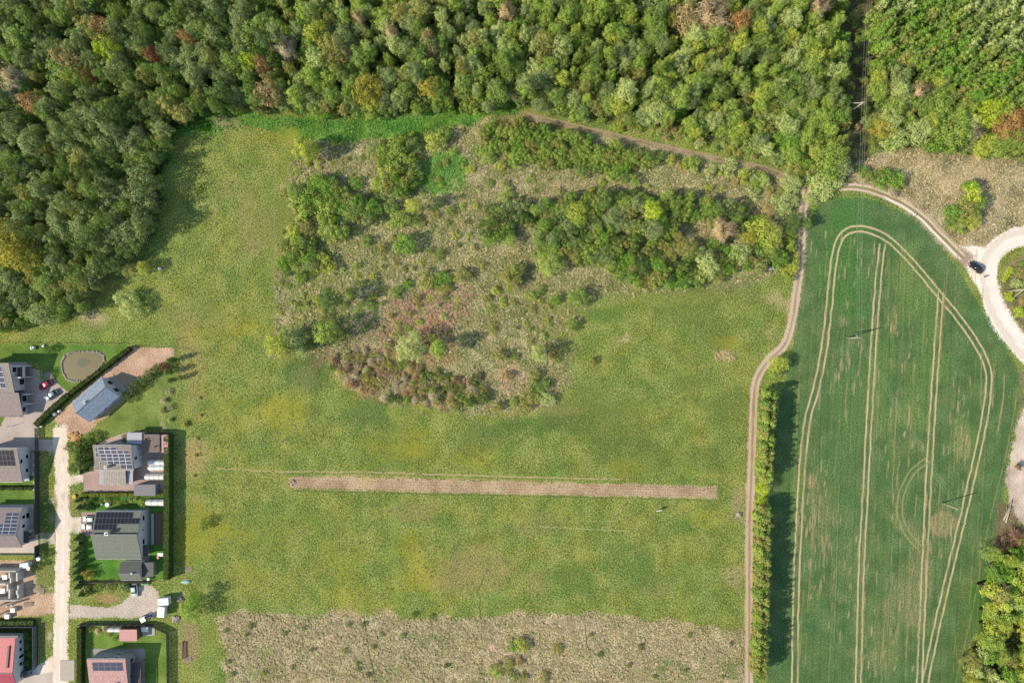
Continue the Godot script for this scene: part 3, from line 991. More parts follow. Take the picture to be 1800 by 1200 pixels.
func make_landmarks() -> void:
	for a in [
		[1248, 28, "the bare pinkish tree at the top edge"], [1440, 14, "the fan-shaped bare tree by the cutting"], [1507, 186, "the pylon in the wood"],
		[182, 52, "the big russet tree"], [157, 136, "the small orange tree"], [30, 145, "the pale bare tree at the left edge"], [190, 92, "the lime tree of the upper left wood"],
		[30, 430, "the yellow-brown tree in the left wood"], [392, 200, "the meadow's upper corner"], [585, 108, "the olive tree at the wood's edge"],
		[905, 165, "the grey twiggy shrub at the wood's edge"], [780, 305, "the bright green clearing"], [300, 268, "the shaded meadow bay"],
		[280, 472, "the white marker stone"], [60, 380, "the fallen pale trunk"], [690, 20, "the top edge above the meadow"], [1737, 200, "the round lime tree by the pale grass"],
		[1770, 217, "the brown tree with a pale trunk"], [1620, 165, "the pale twiggy tree of the right wood"], [1460, 275, "the big round tree by the field's tip"],
		[1147, 372, "the yellow tree of the thicket"], [1273, 404, "the bare pink tree of the thicket"], [1342, 412, "the yellow-green tree by the track"],
		[1244, 468, "the pale willow at the thicket's foot"], [966, 462, "the pale tree at the thicket's left foot"], [535, 261, "the lone lime willow"],
		[580, 527, "the dark lone tree with a long shadow"], [520, 598, "the three tall trees by the rough grass"], [947, 623, "the pale tree below the game path"],
		[712, 432, "the round bush of the straw grass"], [870, 1150, "the pale straw patch"], [1316, 1000, "the straight dirt track"], [460, 1120, "the dry strip's left end"],
		[1160, 1120, "the dry strip's right end"], [700, 660, "the brown thicket"], [1000, 260, "the long thicket"], [1352, 690, "the tree row's top end"], [1342, 862, "the lime gap in the tree row"], [1334, 1185, "the tree row's bottom end"], [1346, 775, "the tree row's upper stretch"], [1341, 950, "the stretch under the row's gap"], [1338, 1060, "the tree row's lower stretch"], [1350, 730, "the sharp shadow tips of the row"], [1337, 1125, "the row's densest olive part"], [1790, 60, "the upper right corner"], [1600, 60, "the slender saplings by the cutting"],
		[1780, 1080, "the lower right corner"], [1714, 470, "the black car"], [1700, 368, "the bush group in the pale grass"], [350, 60, "the top left wood"], [60, 60, "the upper left corner"],
		[1060, 90, "the middle of the upper wood"], [840, 90, "the upper wood's grey-green middle"], [450, 110, "the wood above the meadow's corner"], [220, 300, "the left wood by the meadow"],
		[130, 520, "the wood's end above the houses"], [1340, 160, "the sunny wood left of the cutting"], [60, 260, "the left edge of the left wood"], [1720, 110, "the saplings of the right wood"],
		[190, 690, "the blue-grey roofed house"], [205, 800, "the house with the white-framed panels"], [205, 940, "the green-roofed house"], [195, 1165, "the house with the reddish roof"],
		[20, 690, "the house with terraces by the pond"], [1120, 470, "the middle of the wide thicket"], [930, 400, "the wide thicket's left end"], [500, 470, "the green tussocks by the meadow"],
		[1016, 526, "the round bush by the rough meadow"], [1400, 350, "the field's upper corner"]]:
		marks.append(a)

# ================================================================ houses
# Across the house (local z) the roof follows `profile`: [[z, height], ...] from one eave to the other.
func house(label: String, at: Vector3, turn: float, length: float, profile: Array, wall: Material, roof: Array, over := 0.4, group := "houses of the hamlet") -> Node3D:
	var t := thing("house", label, "house", at, turn, group)
	var n := profile.size()
	var z0: float = profile[0][0]
	var z1: float = profile[n - 1][0]
	for s in [-1.0, 1.0]:
		var poly := PackedVector2Array()
		poly.append(Vector2(z0 + over, 0))
		for p in profile:
			var zz := clampf(p[0], z0 + over, z1 - over)
			poly.append(Vector2(zz, p[1] - 0.12))
		poly.append(Vector2(z1 - over, 0))
		var g := Geo.new()
		g.prism(poly, Transform3D(Basis(Vector3(0, 0, 1), Vector3(0, 1, 0), Vector3(1, 0, 0)), Vector3.ZERO), 0.3)
		part(t, "gable_wall", g.mesh(), wall, Vector3(s * (length * 0.5 - over - 0.15), 0, 0))
	for k in 2:
		var hh: float = (profile[0][1] if k == 0 else profile[n - 1][1]) - 0.15
		var zz := z0 + over + 0.15 if k == 0 else z1 - over - 0.15
		block(t, "wall", Vector3(length - over * 2.0 - 0.604, hh, 0.3), wall, Vector3(0, hh * 0.5, zz))
	for i in n - 1:
		var a := Vector3(0, profile[i][1], profile[i][0])
		var b := Vector3(0, profile[i + 1][1], profile[i + 1][0])
		if absf(b.z - a.z) < 0.05:
			continue
		var down := (b - a).normalized()
		var basis := Basis(Vector3.RIGHT, down.cross(Vector3.RIGHT), down)
		if basis.y.y < 0.0:
			basis.y = -basis.y
			basis.x = -basis.x
		var g := Geo.new()
		g.box(Vector3.ZERO, Vector3(length, 0.2, a.distance_to(b) + 0.02))
		var r: Node3D = part(t, "roof", g.mesh(), roof[mini(i, roof.size() - 1)], (a + b) * 0.5, basis.orthonormalized())
		r.set_meta("down", a.distance_to(b))
	# ridge caps and gutters
	for i in range(1, n - 1):
		if profile[i][1] > profile[i - 1][1] and profile[i][1] > profile[i + 1][1]:
			block(t, "ridge_cap", Vector3(length + 0.04, 0.12, 0.3), M.grey_fence, Vector3(0, profile[i][1] + 0.12, profile[i][0]))
	for k in 2:
		var q: Array = profile[0] if k == 0 else profile[n - 1]
		block(t, "gutter", Vector3(length - 0.06, 0.13, 0.14), M.trim, Vector3(0, q[1] - 0.16, q[0] + (-0.07 if k == 0 else 0.07)))
	return t

# a window on the wall that faces local +x, -x, +z or -z
func window(t: Node3D, face: String, along: float, sill: float, w: float, h: float, out: float, called := "window") -> void:
	var b := Basis()
	var at := Vector3.ZERO
	match face:
		"e": b = Basis(Vector3.UP, PI / 2); at = Vector3(out, 0, along)
		"w": b = Basis(Vector3.UP, -PI / 2); at = Vector3(-out, 0, along)
		"s": at = Vector3(along, 0, out)
		"n": b = Basis(Vector3.UP, PI); at = Vector3(along, 0, -out)
	at.y = sill + h * 0.5
	var g := Geo.new()
	for s in [-1.0, 1.0]:
		g.box(Vector3(s * (w * 0.5 - 0.04), 0, 0.03), Vector3(0.08, h, 0.09))
		g.box(Vector3(0, s * (h * 0.5 - 0.04), 0.03), Vector3(w - 0.16, 0.08, 0.09))
	var f := part(t, called, g.mesh(), M.trim, at, b)
	block(f, "pane", Vector3(w - 0.16, h - 0.16, 0.04), M.glass, Vector3(0, 0, 0.025))
	if called == "window":
		block(f, "sill", Vector3(w + 0.16, 0.05, 0.2), M.trim, Vector3(0, -h * 0.5 - 0.03, 0.1))

var panel_meshes := {}
func panel_mesh(w: float, h: float, cell: Material, frame: Material) -> Mesh:
	var key := "%.2f %.2f %s" % [w, h, cell]
	if not panel_meshes.has(key):
		var f := Geo.new()
		for s in [-1.0, 1.0]:
			f.box(Vector3(s * (w * 0.5 - 0.025), 0, 0), Vector3(0.05, 0.06, h))
			f.box(Vector3(0, 0, s * (h * 0.5 - 0.025)), Vector3(w - 0.1, 0.06, 0.05))
		var c := Geo.new()
		c.box(Vector3.ZERO, Vector3(w - 0.1, 0.04, h - 0.1))
		var m := f.mesh()
		var arr := c.mesh().surface_get_arrays(0)
		m.add_surface_from_arrays(Mesh.PRIMITIVE_TRIANGLES, arr)
		m.surface_set_material(0, frame)
		m.surface_set_material(1, cell)
		panel_meshes[key] = m
	return panel_meshes[key]

func panels(roof: Node3D, x: float, z: float, cols: int, rows: int, w: float, h: float, cell: Material, frame: Material, gap := 0.03) -> void:
	for j in rows:
		for i in cols:
			part(roof, "solar_panel", panel_mesh(w - gap, h - gap, cell, frame), null, Vector3(x + (i + 0.5) * w, 0.16, z + (j + 0.5) * h))

func roof_of(t: Node3D, k := 0) -> Node3D:
	var i := 0
	for c in t.get_children():
		if String(c.name).begins_with("roof"):
			if i == k:
				return c
			i += 1
	return null

func chimney(t: Node3D, at: Vector3, w := 0.8, h := 1.4, m: Material = null) -> void:
	var c := block(t, "chimney", Vector3(w, h, w * 0.8), m if m else M.chimney, at + Vector3(0, h * 0.5, 0))
	block(c, "chimney_cap", Vector3(w + 0.2, 0.12, w * 0.8 + 0.2), M.trim, Vector3(0, h * 0.5 + 0.06, 0))
	block(c, "flue", Vector3(w * 0.4, 0.3, w * 0.4), M.dark_trim, Vector3(0, h * 0.5 + 0.27, 0))

func flat_annex(t: Node3D, called: String, x0: float, x1: float, z0: float, z1: float, h: float, wall: Material, roof: Material) -> Node3D:
	var c := Vector3((x0 + x1) * 0.5, 0, (z0 + z1) * 0.5)
	var a := block(t, called, Vector3(x1 - x0 - 0.5, h - 0.2, z1 - z0 - 0.5), wall, c + Vector3(0, (h - 0.2) * 0.5, 0))
	block(a, "roof", Vector3(x1 - x0, 0.2, z1 - z0), roof, Vector3(0, h * 0.5 + 0.002, 0))
	for s in [-1.0, 1.0]:
		block(a, "roof_edge", Vector3(x1 - x0 + 0.06, 0.28, 0.1), M.grey_fence, Vector3(0, h * 0.5 + 0.02, s * ((z1 - z0) * 0.5 + 0.05)))
		block(a, "roof_edge", Vector3(0.1, 0.28, z1 - z0), M.grey_fence, Vector3(s * ((x1 - x0) * 0.5 + 0.05), h * 0.5 + 0.02, 0))
	return a

func make_houses() -> void:
	# by the pond: a long roof stepping down towards the south, terraces on the east
	var t := house("grey-brown house with stepped roof, panels and white terraces, beside the pond", Vector3(-149.0, 0, 10.7), 0.0, 13.2, [[-4.4, 7.0], [3.9, 4.6]], M.white_wall, [M.grey_roof])
	panels(roof_of(t), -5.9, -3.6, 6, 4, 1.75, 1.62, M.cell, M.alu)
	window(t, "e", -2.6, 3.6, 1.5, 1.6, 6.22)
	window(t, "e", -2.6, 0.6, 1.5, 1.6, 6.22)
	window(t, "e", 1.0, 0.4, 1.8, 2.0, 6.22, "terrace_door")
	for z in [-3.6, -0.4]:
		block(t, "terrace_wall", Vector3(2.2, 5.0, 0.3), M.white_wall, Vector3(7.35, 2.5, z))
	block(t, "terrace_floor", Vector3(2.2, 0.25, 2.9), M.brown_flat, Vector3(7.35, 3.0, -2.0))
	block(t, "terrace_rail", Vector3(0.12, 0.9, 2.9), M.trim, Vector3(8.4, 3.6, -2.0))
	var low := flat_annex(t, "lower_wing", -6.0, 7.2, 4.2, 10.9, 3.0, M.white_wall, M.brown_roof)
	low.position.y = 1.4
	var lean := Geo.new()
	lean.box(Vector3.ZERO, Vector3(13.9, 0.2, 7.4))
	part(t, "wing_roof", lean.mesh(), M.brown_roof, Vector3(0.75, 3.72, 7.5), Basis(Vector3.RIGHT, 0.26))
	for z in [4.6, 7.4]:
		block(t, "terrace_wall", Vector3(1.9, 2.6, 0.3), M.white_wall, Vector3(8.2, 1.3, z))
	window(t, "e", 5.9, 0.5, 1.8, 1.9, 7.0, "terrace_door")
	window(t, "e", 9.0, 0.8, 1.4, 1.4, 7.0)
	# the blue-grey house on bare earth
	t = house("white house with blue-grey metal gable roof standing on bare tan earth", Vector3(-120.2, 0, 16.7), deg_to_rad(41.5), 11.4, [[-3.7, 3.1], [0, 5.4], [3.7, 3.1]], M.white_wall, [M.blue_roof], 0.3)
	for z in [-1.5, 1.3]:
		window(t, "e", z, 0.2, 1.5, 2.3, 5.42, "glass_door")
	for x in [-3.4, -0.6, 2.6]:
		window(t, "s", x, 0.8, 1.5, 1.3, 3.42)
	for x in [-2.5, 2.0]:
		window(t, "n", x, 0.9, 1.4, 1.2, 3.42)
	chimney(t, Vector3(-1.5, 4.7, -0.6), 0.6, 1.2)
	block(t, "porch_slab", Vector3(1.8, 0.15, 6.4), M.concrete, Vector3(6.2, 0.075, 0))
	# second from the north, west of the road
	t = house("house with dark panel rows on a grey-brown roof, white east wall, by the fence", Vector3(-147.3, 0, 35.4), 0.0, 13.2, [[-4.9, 6.0], [4.9, 3.9]], M.white_wall, [M.brown_roof])
	panels(roof_of(t), -5.6, -4.6, 10, 3, 1.1, 1.55, M.black_cell, M.dark_trim)
	window(t, "e", -2.0, 1.0, 1.2, 1.3, 6.22)
	window(t, "e", 2.0, 1.0, 1.2, 1.3, 6.22)
	window(t, "e", -1.0, 3.4, 1.2, 1.1, 6.22)
	block(t, "plinth_terrace", Vector3(1.6, 0.15, 7.0), M.concrete, Vector3(7.2, 0.075, 0.5))
	# third: the panel grid
	t = house("house with a white-lined grid of solar panels beside pale paving and hedge fence", Vector3(-147.2, 0, 53.6), 0.0, 13.0, [[-5.7, 4.0], [1.5, 6.3], [5.5, 4.0]], M.white_wall, [M.brown_roof])
	panels(roof_of(t), 2.2, -2.6, 2, 3, 1.95, 1.0, M.cell, M.alu)
	panels(roof_of(t), -1.6, 0.5, 4, 3, 1.95, 1.0, M.cell, M.alu)
	window(t, "e", -3.0, 2.4, 1.1, 1.3, 6.12)
	window(t, "e", -0.4, 2.4, 1.1, 1.3, 6.12)
	window(t, "e", -3.0, 0.5, 1.6, 1.6, 6.12)
	block(t, "porch_wall", Vector3(1.5, 2.8, 0.3), M.white_wall, Vector3(6.85, 1.4, 1.4))
	block(t, "porch_wall", Vector3(1.5, 2.8, 0.3), M.white_wall, Vector3(6.85, 1.4, 4.2))
	block(t, "porch_roof", Vector3(1.6, 0.15, 3.4), M.dark_trim, Vector3(6.9, 2.95, 2.8))
	window(t, "e", 2.8, 0.1, 1.0, 2.1, 6.12, "front_door")
	# the house with the white-framed panels and the lean-to
	t = house("white house with white-framed solar panels, flat annexes and a grey seamed lean-to", Vector3(-113.8, 0, 33.2), 0.0, 11.0, [[-3.6, 6.0], [3.6, 4.7]], M.white_wall, [M.grey_roof], 0.25)
	var r := roof_of(t)
	panels(r, -4.0, -3.35, 3, 1, 1.75, 1.0, M.cell, M.alu, 0.02)
	panels(r, -3.9, -2.3, 5, 1, 1.75, 1.0, M.cell, M.alu, 0.02)
	panels(r, -3.6, -1.25, 5, 1, 1.75, 1.0, M.cell, M.alu, 0.02)
	panels(r, -3.5, -0.2, 5, 1, 1.75, 1.0, M.cell, M.alu, 0.02)
	panels(r, -1.7, 0.85, 4, 1, 1.75, 1.0, M.cell, M.alu, 0.02)
	panels(r, 1.85, 1.9, 2, 1, 1.75, 1.3, M.cell, M.alu, 0.02)
	panels(r, -4.8, -3.3, 1, 2, 0.72, 1.5, M.cell, M.alu, 0.02)
	panels(r, -4.0, 1.1, 1, 1, 0.6, 0.9, M.cell, M.alu, 0.02)
	chimney(t, Vector3(-1.6, 4.9, 2.5), 0.7, 1.4)
	window(t, "e", -0.2, 0.7, 0.7, 0.7, 5.28)
	window(t, "e", 1.5, 0.7, 0.7, 0.7, 5.28)
	window(t, "e", 0.4, 2.6, 1.0, 1.4, 5.28)
	window(t, "n", -1.5, 2.6, 1.5, 1.2, 3.38)
	window(t, "n", 1.8, 2.6, 1.5, 1.2, 3.38)
	var shed := Geo.new()
	shed.box(Vector3.ZERO, Vector3(6.6, 0.18, 5.0))
	part(t, "lean_to_roof", shed.mesh(), M.seam_roof, Vector3(-0.9, 3.2, 5.9), Basis(Vector3.RIGHT, 0.1))
	for x in [-5.2, 3.1]:
		block(t, "lean_to_side_roof", Vector3(1.2 if x < 0 else 1.6, 0.16, 4.6), M.pale_roof, Vector3(x + 0.2, 2.6, 5.85))
	block(t, "lean_to_wall", Vector3(7.6, 2.5, 4.2), M.grey_wall, Vector3(-0.9, 1.25, 5.75))
	var a1 := flat_annex(t, "flat_annex", 2.6, 7.0, -6.9, -3.75, 3.2, M.white_wall, M.pale_roof)
	a1.name = "flat_annex"
	flat_annex(t, "garage", 6.9, 11.9, -6.3, -1.3, 3.0, M.white_wall, M.brown_flat)
	flat_annex(t, "carport", 12.3, 14.2, -6.2, -1.1, 2.7, M.wood, M.rose_flat)
	for z in [-5.0, -2.9]:
		block(t, "vent_pipe", Vector3(0.3, 0.8, 0.3), M.dark_trim, Vector3(8.0 if z < -4 else 10.8, 3.4, z))
	# the green-roofed house
	t = house("large house with tiled green roof, black panels and white gable wall", Vector3(-113.2, 0, 55.7), 0.0, 13.2, [[-6.8, 3.7], [-0.9, 5.5], [-0.85, 6.1], [6.9, 3.6]], M.white_wall, [M.green_roof, M.green_roof, M.green_roof], 0.3)
	r = roof_of(t)
	panels(r, -6.2, -2.9, 10, 1, 1.05, 1.6, M.black_cell, M.dark_trim)
	panels(r, -6.2, -1.25, 12, 1, 1.05, 1.6, M.black_cell, M.dark_trim)
	panels(r, -6.2, 0.4, 6, 1, 1.05, 1.6, M.black_cell, M.dark_trim)
	chimney(t, Vector3(-1.6, 5.0, -1.3), 0.9, 2.0)
	for z in [-4.6, 2.2]:
		window(t, "e", z, 1.6, 1.6, 1.3, 6.32)
	window(t, "e", -1.2, 2.2, 0.8, 0.8, 6.32)
	window(t, "e", 4.9, 0.1, 1.8, 2.2, 6.32, "terrace_door")
	for x in [-3.6, 0.4, 3.8]:
		window(t, "n", x, 1.0, 1.4, 1.2, 6.52)
	block(t, "balcony", Vector3(1.4, 0.2, 3.4), M.dark_trim, Vector3(7.2, 2.6, 4.9))
	block(t, "step_wall", Vector3(12.4, 0.9, 0.2), M.white_wall, Vector3(0, 5.55, -0.75))
	t = house("small dark green gabled annex south of the large green-roofed house", Vector3(-110.2, 0, 66.4), 0.0, 6.2, [[-2.7, 2.5], [0.4, 3.6], [2.7, 2.5]], M.white_wall, [M.dark_roof, M.green_roof], 0.2, "annexes in the garden")
	window(t, "w", 0.0, 0.9, 1.0, 1.0, 2.92)
	chimney(t, Vector3(0.8, 3.1, 0.3), 0.35, 0.8, M.dark_trim)
	flat_annex(t, "side_shed", 3.0, 6.2, -2.3, 1.6, 2.4, M.grey_wall, M.dark_roof)
	# the reddish house at the lower edge
	t = house("house with broad reddish roof and dark collectors at the photograph's lower edge", Vector3(-115.7, 0, 96.4), 0.0, 11.0, [[-5.9, 5.6], [5.9, 3.6]], M.grey_wall, [M.rose_roof], 0.25)
	r = roof_of(t)
	panels(r, -4.0, -5.1, 5, 2, 1.72, 1.3, M.cell, M.steel)
	for x in [-1.2, 2.2]:
		window(t, "n", x, 3.6, 1.3, 0.9, 5.68)
	window(t, "n", 1.4, 1.2, 1.6, 1.1, 5.68)
	for z in [-4.0, 0.4]:
		window(t, "e", z, 1.0, 1.2, 2.0, 5.28)
	chimney(t, Vector3(1.9, 4.1, 1.7), 0.6, 1.2)
	for z in [-3.4, 1.2, 4.8]:
		block(t, "pergola_post", Vector3(0.15, 2.6, 0.15), M.wood, Vector3(8.2, 1.3, z))
	block(t, "pergola_beam", Vector3(0.2, 0.2, 9.0), M.wood, Vector3(8.2, 2.7, 0.7))
	block(t, "terrace_roof", Vector3(2.4, 0.12, 8.6), M.dark_trim, Vector3(6.7, 2.62, 0.7))
	# the bright red roof at the left edge
	t = house("house with bright red ribbed roof, grey parapet and white east wall, by grey fence", Vector3(-149.2, 0, 91.9), 0.0, 12.4, [[-6.6, 3.5], [3.0, 4.7], [6.9, 3.4]], M.white_wall, [M.red_roof], 0.1)
	block(t, "parapet", Vector3(13.0, 0.9, 0.7), M.grey_fence, Vector3(0.6, 3.3, -7.0))
	for z in [-4.6, -2.4, 1.8]:
		window(t, "e", z, 0.9, 1.1, 1.2, 6.12)
	window(t, "e", -0.3, 0.1, 1.0, 2.1, 6.12, "front_door")
	block(t, "roof_ladder", Vector3(0.5, 0.08, 6.0), M.dark_trim, Vector3(4.6, 4.45, -1.5), Basis(Vector3.RIGHT, -0.124))
	# the half-built house: bare block walls, no roof yet
	t = thing("unfinished_house", "half-built house of bare grey block walls on sandy ground", "building site", P(15, 1036), 0.0)
	for w in [[-16, 998, 41, 998], [40, 1001, 40, 1016], [40, 1024, 40, 1047], [27, 1001, 27, 1020], [-16, 1021, 20, 1021], [22, 1022, 22, 1034], [-16, 1049, 41, 1049], [27, 1030, 27, 1046]]:
		var a := P(w[0], w[1]) - t.position
		var b := P(w[2], w[3]) - t.position
		var rows := 6
		for j in rows:      # courses of blocks, each block a piece
			var l := a.distance_to(b)
			var m := maxi(1, int(l / 1.2))
			for k in m:
				if j == rows - 1 and rng.randf() < 0.25:
					continue
				var c := a.lerp(b, (k + 0.5) / m)
				c.y = 0.22 + j * 0.44
				var turned := absf(b.z - a.z) > absf(b.x - a.x)
				var s := Vector3(0.4, 0.42, l / m - 0.03) if turned else Vector3(l / m - 0.03, 0.42, 0.4)
				block(t, "brick", s, M.block_wall, c + Vector3(rng.randf_range(-0.015, 0.015), 0, rng.randf_range(-0.015, 0.015)))
	for p in [[8, 1060], [9, 1075], [22, 1060], [30, 1058]]:
		block(t, "pillar", Vector3(0.4, 2.6, 0.4), M.block_wall, P(p[0], p[1]) - t.position + Vector3(0, 1.3, 0))
	block(t, "ring_beam", Vector3(10.0, 0.25, 0.45), M.concrete, P(10, 998) - t.position + Vector3(0, 2.78, 0))
	block(t, "ring_beam", Vector3(10.0, 0.25, 0.45), M.concrete, P(10, 1049) - t.position + Vector3(0, 2.78, 0))

# ================================================================ fences, hedges, sheds and garden things
func fence(label: String, pts: Array, h: float, m: Material, post_m: Material, step := 2.5, slats := false, gap := 0.0) -> Node3D:
	var t := thing("fence", label, "fence", P(pts[0][0], pts[0][1]), 0.0, "fences round the gardens")
	for i in pts.size() - 1:
		var a := P(pts[i][0], pts[i][1]) - t.position
		var b := P(pts[i + 1][0], pts[i + 1][1]) - t.position
		var l := a.distance_to(b)
		var n := maxi(1, int(l / step))
		var turn := Basis(Vector3.UP, -atan2(b.z - a.z, b.x - a.x))
		for k in n + 1:
			block(t, "post", Vector3(0.1, h + 0.1, 0.12), post_m, a.lerp(b, float(k) / n) + Vector3(0, (h + 0.1) * 0.5, 0), turn)
		for k in n:
			var c := a.lerp(b, (k + 0.5) / n)
			var w := l / n - 0.12
			if slats:
				var g := Geo.new()
				var bars := int(w / 0.2)
				for s in bars:
					g.box(Vector3(-w * 0.5 + (s + 0.5) * w / bars, h * 0.5, 0), Vector3(w / bars - gap, h - 0.1, 0.03))
				g.box(Vector3(0, h * 0.25, -0.03), Vector3(w, 0.06, 0.03))
				g.box(Vector3(0, h * 0.8, -0.03), Vector3(w, 0.06, 0.03))
				part(t, "panel", g.mesh(), m, c, turn)
			else:
				block(t, "panel", Vector3(w, h - 0.06, 0.05), m, c + Vector3(0, h * 0.5, 0), turn)
	return t

func wire_fence(label: String, pts: Array, h := 1.2) -> void:
	var t := thing("wire_fence", label, "fence", P(pts[0][0], pts[0][1]), 0.0, "fences round the gardens")
	for i in pts.size() - 1:
		var a := P(pts[i][0], pts[i][1]) - t.position
		var b := P(pts[i + 1][0], pts[i + 1][1]) - t.position
		var n := maxi(1, int(a.distance_to(b) / 3.0))
		for k in n + 1:
			block(t, "post", Vector3(0.08, h, 0.08), M.old_wood, a.lerp(b, float(k) / n) + Vector3(0, h * 0.5, 0))
		for j in 4:
			var g := Geo.new()
			var y := Vector3(0, h * (0.2 + j * 0.24), 0)
			g.tube([a + y, b + y], [0.012, 0.012], 4)
			part(t, "wire", g.mesh(), M.steel)

func hedge(label: String, pts: Array, w: float, h: float, m: Material, seed: int, dense := 46.0) -> void:
	var t := thing("hedge", label, "hedge", P(pts[0][0], pts[0][1]), 0.0, "clipped hedges of the hamlet")
	var r := RandomNumberGenerator.new()
	r.seed = seed
	var g := Geo.new()
	g.colored = true
	var core := Geo.new()
	for i in pts.size() - 1:
		var a := P(pts[i][0], pts[i][1]) - t.position
		var b := P(pts[i + 1][0], pts[i + 1][1]) - t.position
		var l := a.distance_to(b)
		var d := (b - a) / l
		var s := Vector3(-d.z, 0, d.x)
		core.box((a + b) * 0.5 + Vector3(0, h * 0.47, 0), Vector3(l, h * 0.9, w * 0.78), Basis(d, Vector3.UP, s))
		for k in int(l * (w + h * 2.0) * dense):
			var u := r.randf() * l
			var q := r.randf() * (w + 2.0 * h)
			var at := a + d * u
			var nn := Vector3.UP
			var bump := sin(u * 2.1 + seed) * 0.08 + sin(u * 5.3) * 0.05
			if q < w:
				at += s * (q - w * 0.5) + Vector3(0, h + bump + r.randf_range(-0.08, 0.06), 0)
			else:
				var side := -1.0 if q < w + h else 1.0
				nn = s * side
				at += s * side * (w * 0.5 + bump + r.randf_range(-0.08, 0.06)) + Vector3(0, r.randf() * h, 0)
			leaf(g, at, nn, 0.22, r, r.randf_range(0.65, 1.3))
	part(t, "foliage", g.mesh(), m)
	part(t, "stems", core.mesh(), paint("2b3018", 0.9))

func greenhouse(label: String, at: Vector3, l: float, w: float, h: float, skin: Material, turn := 0.0) -> void:
	var t := thing("greenhouse", label, "greenhouse", at, turn, "plastic tunnels in the yards")
	var rings := []
	var g := Geo.new()
	for i in 10:
		var a := PI * i / 9.0
		rings.append(Vector2(-cos(a) * w * 0.5, sin(a) * h))
	for i in 9:
		var p: Vector2 = rings[i]
		var q: Vector2 = rings[i + 1]
		g.quad(Vector3(-l / 2, p.y, p.x), Vector3(l / 2, p.y, p.x), Vector3(l / 2, q.y, q.x), Vector3(-l / 2, q.y, q.x), Vector3(0, (p + q).y, (p + q).x))
	part(t, "cover", g.mesh(), skin)
	for s in [-1.0, 1.0]:
		var e := Geo.new()
		for i in 9:
			e.face(Vector3(s * l / 2, 0, 0), Vector3(s * l / 2, rings[i].y, rings[i].x), Vector3(s * l / 2, rings[i + 1].y, rings[i + 1].x), Vector3(s, 0, 0))
		part(t, "end_wall", e.mesh(), skin)
	var n := int(l / 1.4)
	for k in n + 1:
		var path := []
		for p in rings:
			path.append(Vector3(-l / 2 + k * l / n, p.y + 0.02, p.x * 1.015))
		var rib := Geo.new()
		var radii := []
		radii.resize(path.size())
		radii.fill(0.03)
		rib.tube(path, radii, 4)
		part(t, "hoop", rib.mesh(), M.steel)

func shed(called: String, label: String, at: Vector3, l: float, w: float, h: float, rise: float, wall: Material, roof: Material, turn := 0.0, cat := "shed") -> Node3D:
	var t := thing(called, label, cat, at, turn)
	block(t, "wall", Vector3(l - 0.3, h, w - 0.3), wall, Vector3(0, h * 0.5, 0))
	var g := Geo.new()
	g.box(Vector3.ZERO, Vector3(l, 0.12, w))
	part(t, "roof", g.mesh(), roof, Vector3(0, h + 0.1 + rise * 0.5, 0), Basis(Vector3.RIGHT, atan2(rise, w)))
	block(t, "door", Vector3(0.9, 1.9, 0.06), M.wood, Vector3(0, 0.95, w * 0.5 - 0.12))
	return t

